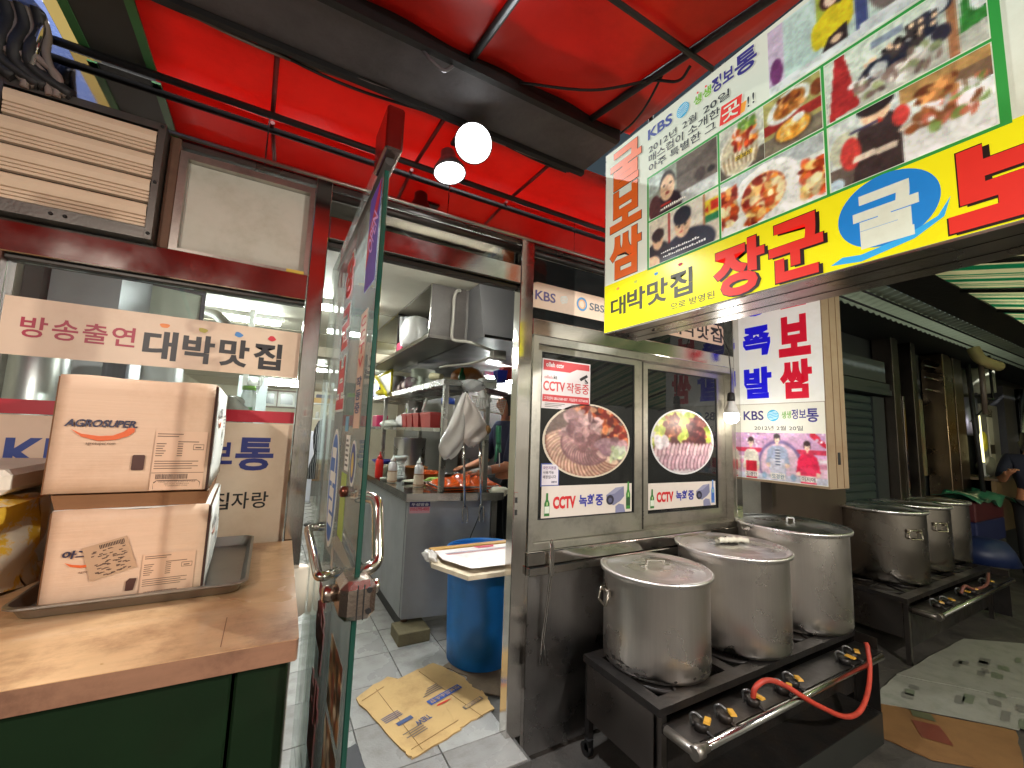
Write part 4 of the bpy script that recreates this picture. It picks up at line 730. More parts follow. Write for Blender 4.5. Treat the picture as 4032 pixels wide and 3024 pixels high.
P.blobs(36, .22, .55, .62, .88, .075, [(190, 150, 150), (168, 128, 130), (206, 170, 166), (120, 86, 88)], 63, asp=.7); P.blobs(30, .38, .38, .62, .62, .06, [(196, 154, 150), (160, 118, 118), (120, 84, 84)], 64); P.blobs(12, .66, .34, .95, .5, .08, [(190, 150, 156), (160, 120, 130), (120, 90, 96)], 66); P.blobs(14, .78, .26, .95, .4, .05, [(196, 206, 160), (226, 230, 206)], 65); P.grain(.10, 24)
foodsticker('food_sticker', 'large round food sticker of sliced pork and red kimchi on the left sash', GL1, 1.462, 1.424, .292, .192, P, (222, 208, 186))
P = Pic(100, 90, (206, 196, 196)); P.blobs(90, .0, .4, 1, 1, .07, [(176, 186, 70), (140, 156, 50), (206, 206, 110)], 71); P.poly([(.18, .58), (.24, .80), (.36, .97), (.46, .84), (.48, .58), (.40, .52)], (128, 62, 36)); P.poly([(.26, .74), (.35, .93), (.42, .80), (.36, .66)], (182, 108, 66)); P.poly([(.56, .56), (.58, .84), (.72, .92), (.84, .78), (.86, .54), (.70, .50)], (92, 44, 42)); P.blobs(60, .56, .52, .86, .88, .05, [(84, 40, 40), (118, 60, 56), (140, 84, 76), (70, 32, 32)], 74); P.blobs(40, .2, .55, .48, .9, .04, [(150, 84, 50), (112, 54, 32), (190, 120, 80)], 75); P.blobs(30, .25, .46, .85, .56, .05, [(72, 36, 34), (96, 50, 44)], 76); P.blobs(20, .44, .55, .56, .9, .05, [(170, 186, 66), (196, 200, 90)], 72)
for i in range(15): x = .06 + i * .063; P.ell(x, .36 + .02 * math.sin(i), .042, .13, (140, 100, 110), -.25, .15); P.ell(x + .008, .365, .032, .115, (216, 178, 182) if i % 2 else (228, 200, 200), -.25, .3)
for i in range(13): x = .14 + i * .062; P.ell(x, .17 + .01 * math.sin(i * 2), .042, .13, (130, 92, 104), -.2, .15); P.ell(x + .008, .175, .032, .115, (206, 166, 174) if i % 2 else (222, 190, 196), -.2, .3)
P.ell(.1, .48, .07, .12, (236, 226, 226), .3); P.ell(.2, .5, .06, .1, (230, 216, 216), .3); P.grain(.08, 24)
foodsticker('food_sticker', 'round food sticker of sliced pig trotters with green garnish on the right sash', GL2, 2.236, 1.434, .290, .200, P, (226, 224, 222))
t = sticker('support_sticker', 'small white notice with blue edge beside the pork sticker', GL1, 1.166, 1.275, 1.196, 1.308, pm(c(70, 84, 150)), 0.0010); rect('paper', GL1, 1.172, 1.269, 1.203, 1.302, pm(c(228, 220, 226)), t, 0.0016)
for i, (s_, k) in enumerate((('국민지원금', (120, 70, 130)), ('사용가능', (50, 46, 60)), ('매장입니다', (50, 46, 60)))): text(s_, GL1, 1.178, 1.178 + .078 - .014 * (i == 1), 1.278 - i * .022, 1.294 - i * .022, pm(c(*k)), t, 0.002, 0.02)
text('zero', GL1, 1.228, 1.262, 1.212, 1.222, pm(c(60, 60, 90)), t, 0.002, 0.02)
def cctv(fr, u0, u1, v0, v1, label, right_bottle):
    t = sticker('camera_sticker', label, fr, u0, u1, v0, v1, pm(c(228, 216, 204))); w = u1 - u0; h = v1 - v0
    U = lambda a: u0 + a * w
    V = lambda b: v0 + b * h
    text('CCTV', fr, U(.115), U(.350), V(.26), V(.66), pm(c(214, 40, 46)), t, 0.002, 0.05); text('녹화중', fr, U(.385), U(.655), V(.28), V(.68), pm(c(46, 52, 156)), t, 0.002, 0.035)
    CG = pm(c(128, 128, 156)); poly('camera_picture', fr, [(U(.69), V(.62)), (U(.80), V(.86)), (U(.90), V(.90)), (U(.905), V(.55)), (U(.86), V(.40)), (U(.78), V(.26)), (U(.70), V(.34))], CG, t, 0.002)
    poly('camera_picture', fr, [(U(.69), V(.62)), (U(.80), V(.86)), (U(.90), V(.90)), (U(.79), V(.66))], pm(c(158, 158, 182)), t, 0.0024); poly('camera_picture', fr, ellp(U(.735), V(.45), .045 * w, .17 * h, 24), pm(c(46, 44, 58)), t, 0.0026); poly('camera_picture', fr, ellp(U(.735), V(.44), .022 * w, .085 * h, 20), pm(c(90, 90, 120)), t, 0.003)
    poly('camera_picture', fr, [(U(.80), V(.0)), (U(.80), V(.22)), (U(.84), V(.30)), (U(.90), V(.26)), (U(.92), V(.0))], pm(c(140, 140, 170)), t, 0.0018)
    def bottle(a, k, lab, hh, low):
        s = hh * h; bw = .026 * w; pts = [(-1, 0), (-1, .55), (-.42, .72), (-.38, 1.0), (.38, 1.0), (.42, .72), (1, .55), (1, 0)]
        poly('bottle_picture', fr, [(U(a) + x * bw, v0 + low * h + y * s) for x, y in pts], pm(c(*k)), t, 0.0022); rect('bottle_label', fr, U(a) - bw * .9, U(a) + bw * .9, v0 + low * h + s * .12, v0 + low * h + s * .42, pm(c(*lab)), t, 0.0028)
        rect('bottle_shine', fr, U(a) - bw * .2, U(a) + bw * .25, v0 + low * h + s * .45, v0 + low * h + s * .6, pm(c(190, 216, 150)), t, 0.0028)
    bottle(.055, (52, 120, 52), (226, 232, 214), .72, .06); bottle(.955, right_bottle[0], right_bottle[1], .95, .10)
cctv(GL1, 1.173, 1.770, 1.046, 1.198, 'white camera warning strip with two green bottles low on the left sash', ((60, 136, 50), (40, 80, 44)))
cctv(GL2, 1.924, 2.535, 1.038, 1.188, 'white camera warning strip with a blue bottle low on the right sash', ((90, 140, 206), (60, 110, 190)))
t = thing('tongs', 'long steel tongs hanging from the ledge under the sliding window', 'tongs', (1.18, -0.05, 0.39))
t_ = MB(); t_.tube([(1.189, -0.0645, 0.945), (1.187, -0.064, 0.80), (1.175, -0.030, 0.50), (1.172, -0.028, 0.40)], 0.0045, 8); t_.build('tong_arm', STEEL, t)
t_ = MB(); t_.tube([(1.200, -0.0645, 0.945), (1.199, -0.064, 0.80), (1.185, -0.030, 0.50), (1.212, -0.028, 0.39)], 0.0045, 8); t_.build('tong_arm', STEEL, t)
box('tong_grip', STEEL, t, 1.186, 1.206, -0.072, -0.061, 0.80, 0.935, bev=0.002)
MB().tube(curve_pts([(1.195, -0.066, .93), (1.195, -.068, .955), (1.195, -0.056, .958), (1.195, -0.05, .925)], 4), 0.003, 6).build('tong_hook', STEEL, t)
# ================================================================ wooden counter with boxes in the left foreground
wt = thing('wooden_counter', 'wood topped counter with a dark green body in front of the left window', 'counter', (-0.5, -0.42, 0.0))
WOOD = mat('wood_laminate', c(214, 172, 128), 0.34, 0, 0.16, 5, stretch=(1.2, 16, 12), dirt=c(134, 86, 58), dirt_amt=0.75, dirt_scale=5, coat=0.25, bump=0.05, rvar=0.12, edge=(.45, .72))
WEDGE = mat('wood_edge', c(148, 108, 84), 0.5, 0, 0.2, 8, stretch=(1.2, 10, 10), dirt=c(70, 40, 30), dirt_amt=0.7, dirt_scale=9)
def wedge_top(z0, z1, ins=0.0):                                       # outline of the top, its right side slightly worn
    e = [(-1.4, -0.805), (-0.30, -0.811), (0.0795, -0.819), (0.084, -0.812), (0.088, -0.70), (0.0905, -0.55), (0.094, -0.43), (0.097, -0.30), (0.101, -0.14), (0.104, -0.04), (-1.4, -0.04)]
    return [(x, y, z0) for x, y in e], [(x, y, z1) for x, y in e]
lo, hi = wedge_top(1.012, 1.049); n = len(lo); MB().add(lo + hi, [tuple(reversed(range(n)))] + [(i, (i + 1) % n, (i + 1) % n + n, i + n) for i in range(n)]).build('top_edge', WEDGE, wt)
lo, hi = wedge_top(1.0492, 1.0505); MB().add(lo + hi, [tuple(range(n, 2 * n))] + [(i, (i + 1) % n, (i + 1) % n + n, i + n) for i in range(n)]).build('counter_top', WOOD, wt)
box('laminate_joint', mat('joint_line', c(140, 96, 66), 0.6), wt, -0.0420, -0.0405, -0.795, -0.66, 1.0506, 1.0509)
GREEN = mat('dark_green_enamel', (0.006, 0.018, 0.006), 0.5, 0, 0.3, 5, dirt=(0.010, 0.008, 0.004), dirt_amt=0.6, dirt_scale=3, spec=0.2)
box('counter_body', GREEN, wt, -1.4, -0.0195, -0.785, -0.06, 0.02, 1.0115, bev=0.004); box('counter_body', GREEN, wt, -0.0145, 0.072, -0.785, -0.06, 0.02, 1.0115, bev=0.004)
tag(MB().lathe([(0.016, 0.80), (0.055, 0.80), (0.055, 0.95), (0.016, 0.95)], 0.112, -0.02, 28).build('paper_roll', mat('paper_roll', c(226, 206, 190), 0.8)), 'pale paper roll behind the right end of the wooden counter', 'paper roll')
# aluminium tray
TRAYM = brushed('old_aluminium', (0.34, 0.33, 0.31), 0.38, (3, 3, 3), 0.6, 0.03)
def tray(name, x0, x1, y0, y1, z, h, label, m, flare=0.012, r=0.03):
    def loop(e, zz):
        out = []
        for cx, cy, a0 in ((x1 + e - r, y0 - e + r, -90), (x1 + e - r, y1 + e - r, 0), (x0 - e + r, y1 + e - r, 90), (x0 - e + r, y0 - e + r, 180)):
            for k in range(6): a = math.radians(a0 + 18 * k); out.append((cx + r * math.cos(a), cy + r * math.sin(a), zz))
        return out
    L = [loop(0, z), loop(0, z + .0015), loop(flare * .8, z + h), loop(flare, z + h + .004), loop(flare + .006, z + h + .003), loop(flare + .006, z + h), loop(flare * .9, z + h - .004)]
    vs = [p for q in L for p in q]; n = len(L[0]); fs = [tuple(range(n, 2 * n))] + [(k * n + i, k * n + (i + 1) % n, (k + 1) * n + (i + 1) % n, (k + 1) * n + i) for k in range(1, len(L) - 1) for i in range(n)]
    return tag(MB().add(vs, fs).build(name, m, None, thick=0.0012), label, 'tray')
tray('metal_tray', -0.402, -0.030, -0.520, -0.060, 1.0525, 0.024, 'dull aluminium tray on the wooden counter, under two stacked cartons', TRAYM)
# cartons
KRAFT = mat('carton_print', c(216, 182, 154), 0.62, 0, 0.07, 4, stretch=(1, 1, 22), bump=0.10, bscale=9, dirt=c(176, 128, 92), dirt_amt=0.55, dirt_scale=4)
KRAFTD = mat('carton_brown', c(128, 86, 52), 0.75, var=0.15, scale=14, bump=0.1)
KWHITE = mat('carton_white', c(228, 224, 216), 0.6, 0, 0.05, 6, dirt=c(190, 170, 150), dirt_amt=0.4)
INKB = pm(c(44, 40, 66)); INKO = pm(c(216, 96, 44)); INKG = pm(c(110, 84, 66)); CLR = pm(c(216, 178, 149))
def carton(x1, y0, z0, w, d, h, rot, label, kind):
    t = thing('meat_carton', label, 'carton', (x1, y0, z0), 'cartons stacked on the tray'); 
    M_ = Matrix.Translation((x1, y0, z0)) @ Matrix.Rotation(rot, 4, 'Z')
    g = lambda *p: tuple(M_ @ Vector(p))
    F = (M_ @ Vector((-w, 0, 0)), (M_.to_3x3() @ Vector((1, 0, 0))), Vector((0, 0, 1)), (M_.to_3x3() @ Vector((0, -1, 0))))
    R_ = (M_ @ Vector((0, 0, 0)), (M_.to_3x3() @ Vector((0, 1, 0))), Vector((0, 0, 1)), (M_.to_3x3() @ Vector((1, 0, 0))))
    # body: brown core, then front sheet and white side sheets, slightly bowed top edge
    b_ = MB(); b_.hexa([g(-w, 0.002, 0), g(-.002, 0.002, 0), g(-.002, d, 0), g(-w, d, 0), g(-w, 0.002, h), g(-.002, 0.002, h), g(-.002, d, h - .004), g(-w, d, h - .004)]); b_.build('carton_core', KRAFTD, t)
    nb = 14
    def fs(u, v):
        e = .006 * (1 - v) * (1 if kind == 1 else .2)
        return g(-w + .004 + (w - .008 - 0) * u, -.0025 - .003 * math.sin(u * math.pi) * v, .002 + (h + .002) * v + (.0025 * math.sin(u * 9) if v > .99 else 0))
    MB().grid(nb, 8, fs).build('front_panel', KRAFT, t, thick=0.002)
    MB().grid(10, 6, lambda u, v: g(.002 + .010 * math.sin(u * math.pi) * math.sin(v * math.pi), .004 + (d - .008) * u, .002 + (h - .002) * v)).build('side_panel', KWHITE, t, thick=0.002)
    MB().grid(10, 6, lambda u, v: g(-w + .003 + (w - .005) * u, -.001 + d * v, h + .003 + .004 * math.sin(u * 7 + v * 3) * math.sin(v * math.pi))).build('top_flap', KRAFT if kind == 1 else KWHITE, t, thick=0.002)
    box_edge = MB(); box_edge.hexa([g(-.004, -.0035, .002), g(.0005, -.0035, .002), g(.0005, .003, .002), g(-.004, .003, .002), g(-.004, -.0035, h), g(.0005, -.0035, h), g(.0005, .003, h), g(-.004, .003, h)]); box_edge.build('torn_edge', mat('dark_edge', c(60, 36, 28), 0.8), t)
    A = lambda u0, u1, v0, v1, m, nm='print': rect(nm, F, u0 * w, u1 * w, v0 * h, v1 * h, m, t, 0.0085)
    if kind == 1:
        text('AGROSUPER.', F, .083 * w, .505 * w, .575 * h, .640 * h, INKB, t, 0.0085, 0.035, shear=.25)
        S = [(.115, .555), (.18, .515), (.28, .497), (.36, .505), (.42, .540), (.45, .575), (.485, .575), (.485, .54), (.45, .50), (.38, .468), (.28, .455), (.18, .490)]
    else:
        text('아그', F, .105 * w, .262 * w, .525 * h, .610 * h, INKB, t, 0.0085, 0.04, shear=.2)
        S = [(.125, .49), (.17, .465), (.22, .452), (.29, .452), (.29, .43), (.22, .425), (.16, .445)]
    poly('swoosh_logo', F, [(u * w, v * h) for u, v in S], INKO, t, 0.0088)
    text('agrosuper.com', F, (.21 if kind == 1 else .21) * w, .38 * w, (.415 if kind == 1 else .365) * h, (.440 if kind == 1 else .385) * h, INKG, t, 0.0085, 0.01)
    poly('hand_hole', F, [(u * w, v * h) for u, v in (((.495, .20), (.565, .20), (.570, .21), (.570, .325), (.565, .335), (.50, .335), (.492, .325), (.492, .21)) if kind == 1 else ((.495, .13), (.545, .13), (.560, .255), (.515, .26), (.495, .225)))], pm(c(76, 44, 36)), t, 0.0085)
    # shipping label with rows of print, bar code
    u0, u1, v0, v1 = (.62, .965, .015, .555) if kind == 1 else (.585, .93, .04, .50)
    A(u0, u1, v0, v1, CLR, 'label')
    def line(a, b, vv, hh=.008): rect('print_line', F, a * w, b * w, vv * h, (vv + hh) * h, INKG, t, 0.0089)
    for k, (a, b) in enumerate(((.0, .5), (.0, .42))): line(u0 + .012 + a * .36, u0 + b * .36, v1 - .03 - k * .022)
    for k in range(6): line(u0 + .012, u0 + .075 - .01 * (k % 3), v1 - .12 - k * .022); line(u0 + .15, u0 + .185, v1 - .12 - k * .022)
    line(u0 + .15, u0 + .29, v1 - .10)
    for k in range(4): line(u0 + .012, u0 + .30 - .04 * (k % 2), v1 - .28 - k * .022, .007)
    for a in (.255, .325): rect('print_line', F, (u0 + a) * w, (u0 + a + .003) * w, (v1 - .17) * h, (v1 - .12) * h, INKG, t, 0.0089)
    line(u0 + .255, u0 + .328, v1 - .125, .006); line(u0 + .255, u0 + .328, v1 - .172, .006); line(u0 + .27, u0 + .31, v1 - .155, .012)
    if kind == 1: line(u0 + .0, u1, v1 - .385, .005)
    vv = v1 - .44 if kind == 1 else v0 + .01
    x = u0 + .03
    while x < u0 + .24: ww = .002 + .004 * rng.random(); rect('bar', F, x * w, (x + ww) * w, vv * h, (vv + .045) * h, pm(c(70, 50, 44)), t, 0.0089); x += ww + .003
    if kind == 1:
        ring_ = [(u0 + .02, .03), (u0 + .02, .085), (u0 + .04, .105), (u1 - .04, .105), (u1 - .02, .085), (u1 - .02, .03)]
        for p, q in zip(ring_, ring_[1:]): MB().add([pt(F, p[0] * w, p[1] * h, .0089), pt(F, q[0] * w, q[1] * h, .0089), pt(F, q[0] * w, q[1] * h - .002, .0089), pt(F, p[0] * w + .001, p[1] * h - .002, .0089)], [(0, 1, 2, 3)]).build('stamp_line', pm(c(70, 50, 44)), t)
        text('MINISTERIO DE AGRICULTURA', F, (u0 + .055) * w, (u1 - .05) * w, .083 * h, .094 * h, INKG, t, 0.0089); text('SERVICIO AGRICOLA', F, (u0 + .09) * w, (u1 - .09) * w, .066 * h, .077 * h, INKG, t, 0.0089); text('Y GANADERO CHILE', F, (u0 + .10) * w, (u1 - .10) * w, .049 * h, .060 * h, INKG, t, 0.0089)
    else:
        # tilted stained sticker
        cs, sn = math.cos(.28), math.sin(.28); ctr = (.375, .50)
        def rp(a, b): return ((ctr[0] * w + a * cs - b * sn), (ctr[1] * h + a * sn + b * cs))
        poly('old_sticker', F, [rp(-.036, -.036), rp(.040, -.036), rp(.036, .036), rp(-.036, .036)], pm(c(184, 150, 120)), t, 0.009)
        for k in range(60):
            a, b = rng.uniform(-.034, .028), rng.uniform(-.034, .022); poly('sticker_print', F, [rp(a, b), rp(a + rng.uniform(.003, .010), b), rp(a + .006, b + .002), rp(a, b + .0025)], pm(c(96, 74, 62)), t, 0.0094)
        for k in range(16): a = -.010 + k * .0026; poly('bar', F, [rp(a, .024), rp(a + .0015, .024), rp(a + .0015, .032), rp(a, .032)], pm(c(60, 44, 40)), t, 0.0094)
    # side prints
    for k in range(9): rect('print_line', R_, .36 * d, (.60 - .05 * (k % 3)) * d, (.72 - k * .04) * h, (.735 - k * .04) * h, pm(c(120, 116, 120)), t, 0.012)
    text('AGROSUPER', R_, .08 * d, .30 * d, .70 * h, .80 * h, INKB, t, 0.009, 0.03); poly('swoosh_logo', R_, [(.08 * d, .68 * h), (.16 * d, .64 * h), (.24 * d, .66 * h), (.30 * d, .74 * h), (.30 * d, .68 * h), (.22 * d, .60 * h), (.14 * d, .60 * h)], INKO, t, 0.009)
    poly('hand_hole', R_, ellp(.32 * d, .52 * h, .026 * d, .045 * h, 14), pm(c(46, 36, 34)), t, 0.013)
    for k in range(6): ring('print_mark', R_, .78 * d, (.25 + k * .09) * h, .04 * d, .02 * h, .002, pm(c(120, 116, 120)), t, 0.010, 16)
    return t
carton(-0.104, -0.490, 1.0555, 0.272, 0.42, 0.196, math.radians(2.5), 'lower kraft carton standing in the tray, with a tilted printed sticker', 2)
bl = MB(); M_ = Matrix.Translation((-0.112, -0.486, 1.256)) @ Matrix.Rotation(math.radians(2.5), 4, 'Z'); q_ = [M_ @ Vector(p) for p in ((-.262, .006, 0), (-.004, .006, 0), (-.004, .41, 0), (-.262, .41, 0), (-.27, .004, .030), (0, .004, .030), (0, .41, .030), (-.27, .41, .030))]
up_ = carton(-0.116, -0.494, 1.2895, 0.279, 0.43, 0.246, math.radians(2.0), 'upper kraft carton with a dark blue word and orange swoosh, on top of the stack', 1)
bl.hexa([tuple(p) for p in q_]).build('carton_bottom', KRAFTD, up_)
# yellow and white sack at the left edge
SACK = mat('printed_sack', c(240, 196, 64), 0.38, 0, 0.1, 4, bump=0.25, bscale=8, dirt=c(232, 222, 200), dirt_amt=1.0, dirt_scale=7, edge=(.47, .53))
s_ = MB(); s_.grid(26, 16, lambda u, v: (-0.455 - .012 * (1 - v) - .19 * (1 - math.cos(2 * math.pi * u)) * .72 - .01 * math.sin(u * 25 + v * 9) , -.28 - .17 * math.sin(2 * math.pi * u) - .012 * math.sin(u * 31 + v * 14), 1.0515 + .215 * v + .01 * math.sin(u * 19)))
s_.grid(12, 12, lambda u, v: (-0.452 - .28 * u, -.46 + .36 * v, 1.262 + .018 * math.sin(u * 9) * math.sin(v * 7)))
sk = tag(s_.build('produce_sack', SACK), 'yellow and white printed sack at the left edge of the wooden counter', 'sack')
fo = MB(); fo.box(-0.76, -0.462, -0.45, -0.06, 1.283, 1.335, bev=.012); tag(fo.build('foam_block', mat('foam', c(236, 226, 208), 0.8, bump=0.2, bscale=90)), 'white foam block lying on the yellow sack', 'foam block')

# ================================================================ first burner with three stock pots
BURN = mat('burner_iron', (0.030, 0.027, 0.026), 0.42, 0.6, 0.5, 7, bump=0.25, bscale=25, dirt=(0.055, 0.035, 0.022), dirt_amt=0.8, dirt_scale=4, rvar=0.15)
PLATE = brushed('dull_side_plate', (0.20, 0.18, 0.17), 0.30, (4, 4, 4), 0.5)
POT = radial_aniso(brushed('stock_pot_aluminium', (0.80, 0.76, 0.71), 0.30, (26, 26, 0.7), 0.88, 0.006))
LID = radial_aniso(brushed('stock_pot_lid', (0.80, 0.78, 0.76), 0.30, (5, 5, 5), 0.95, 0.0))
SOOT = mat('soot', (0.02, 0.015, 0.012), 0.8, bump=0.4)
def burner(x0, x1, y0, y1, zt, nm_label, knobs, lshelf, legs=True):
    t = thing('gas_burner', nm_label, 'burner', ((x0 + x1) / 2, (y0 + y1) / 2, 0), 'gas burner stands')
    m_ = MB(); m_.box(x0, x1, y0, y0 + .06, zt - .03, zt); m_.box(x0, x1, y1 - .06, y1, zt - .03, zt); n = 3; w = (x1 - x0) / n
    for k in range(n + 1): xx = min(max(x0 + k * w, x0 + .03), x1 - .03); m_.box(xx - .03, xx + .03, y0 + .06, y1 - .06, zt - .03, zt)
    m_.build('top_frame', BURN, t)
    for k in range(n):
        cx, cy = x0 + (k + .5) * w, (y0 + y1) / 2
        r_ = MB(); r_.lathe([(.10, zt - .03), (.185, zt - .03), (.185, zt - .012), (.10, zt - .012)], cx, cy, 24)
        for a in range(6): ca, sa = math.cos(a * math.pi / 3), math.sin(a * math.pi / 3); r_.tube([(cx + .05 * ca, cy + .05 * sa, zt - .007), (cx + .20 * ca, cy + .20 * sa, zt - .007)], .0065, 6)
        r_.build('burner_ring', BURN, t)
    zs = zt - .055
    s_ = MB(); s_.box(x0 + .01, x1 - .01, y0 - .125, y0 - .001, zs - .03, zs); s_.build('control_tray', BURN, t)
    for xx in (x0 + .012, x1 - .04): 
        for yy in (y0 + .002, y1 - .03): box('leg', PLATE if yy < y1 - .1 else BURN, t, xx, xx + .028, yy, yy + .028, 0.0 if yy > y1 - .1 else 0.0, zt - .0305)
    box('side_plate', PLATE, t, x0 - .001, x0 + .003, y0 + .031, y1 - .031, .17, zt - .031); box('side_plate', BURN, t, x1 - .003, x1 + .001, y0 - .10, y1 - .031, .05, zt - .004)
    m_ = MB(); m_.box(x0 + .042, x1 - .042, y0 + .001, y0 + .004, .12, zs - .031); m_.build('front_plate', BURN, t)
    if lshelf: 
        box('lower_shelf', BURN, t, x0 + .07, lshelf, y0 - .18, y1 - .05, .148, .160); box('shelf_apron', mat('greasy_apron', (0.035, 0.037, 0.033), 0.4, 0.4, 0.4, 6, dirt=(.02, .018, .016)), t, x0 + .07, lshelf, y0 - .184, y0 - .181, .02, .160)
    yb = y0 - .145
    MB().tube([(x0 + .055, yb, zs - .008), (x1 - .07, yb + .004, zs - .008)], 0.0145, 14).build('gas_pipe', brushed('gas_pipe_steel', (0.55, 0.56, 0.52), 0.16, (1, 20, 20)), t)
    e_ = MB(); e_.tube(rounded([(x0 + .012, y0 - .02, zs - .008), (x0 + .012, yb, zs - .008), (x0 + .075, yb, zs - .008)], .03), 0.017, 12); e_.lathe([(0.023, -.02), (0.023, .02)], n=14, M=Matrix.Translation((x0 + .022, yb - .002, zs - .008)) @ Matrix.Rotation(math.pi / 2, 4, 'Y')); e_.build('pipe_elbow', brushed('galvanised', (0.35, 0.32, 0.29), 0.4, (4, 4, 4)), t)
    YK = pm(c(206, 152, 46))
    for i, kx in enumerate(knobs):
        ky = y0 - .085 - .012 * (i % 2)
        k_ = MB().lathe([(0.026, zs), (0.026, zs + .018), (0.022, zs + .028)], kx, ky, 18).build('valve', BURN, t)
        kk = MB(); M2 = Matrix.Translation((kx + .012, ky - .018, zs + .034)) @ Matrix.Rotation(.5 + .5 * (i % 3), 4, 'Z'); kk.hexa([tuple(M2 @ Vector(p)) for p in ((-.021, -.012, 0), (.021, -.012, 0), (.021, .012, 0), (-.021, .012, 0), (-.018, -.010, .007), (.018, -.010, .007), (.018, .010, .007), (-.018, .010, .007))]); kk.build('valve_tap', YK, k_)
        MB().tube(curve_pts([(kx - .01, ky + .03, zs), (kx - .015, ky + .035, zs + .035), (kx - .005, ky + .02, zs + .048), (kx + .01, ky, zs + .034)], 4), .005, 6).build('valve_wire', mat('dull_wire', (0.2, 0.2, 0.2), 0.35, 0.9), k_)
        MB().tube([(kx, ky - .005, zs + .012), (kx + .004, yb, zs - .004)], .007, 7).build('valve_stem', BURN, k_)
    if legs:
        for xx, yy in ((x0 + .026, y1 - .016), (x0 + .026, y0 + .016)): pass
    return t
bz = 0.43
b1 = burner(1.376, 2.93, -0.535, -0.085, bz, 'long black gas burner with yellow taps under the three front stock pots', (1.50, 1.63, 1.83, 2.03, 2.13, 2.58, 2.68), 2.72)
cw = MB(); M2 = Matrix.Translation((1.39, -.10, .03)) @ Matrix.Rotation(math.pi / 2, 4, 'Y'); cw.lathe([(0.03, -.012), (0.03, .012)], n=16, M=M2); cw.box(1.378, 1.408, -.125, -.098, .0285, .075); cw.build('caster', BLACKIRON, b1)
hs = MB().tube(curve_pts([(1.83, -.620, .392), (1.84, -.625, .44), (1.90, -.640, .462), (1.98, -.665, .435), (2.06, -.70, .385), (2.17, -.715, .325), (2.31, -.735, .262), (2.45, -.735, .245), (2.58, -.72, .29), (2.69, -.69, .365), (2.74, -.665, .43), (2.752, -.655, .445)], 6), 0.0105, 12).build('gas_hose', mat('orange_rubber', c(190, 62, 44), 0.5, var=0.15, scale=30, dirt=c(90, 40, 30), dirt_amt=0.7, dirt_scale=16)); tag(hs, 'orange rubber gas hose looping over the front pipe of the burner', 'hose')
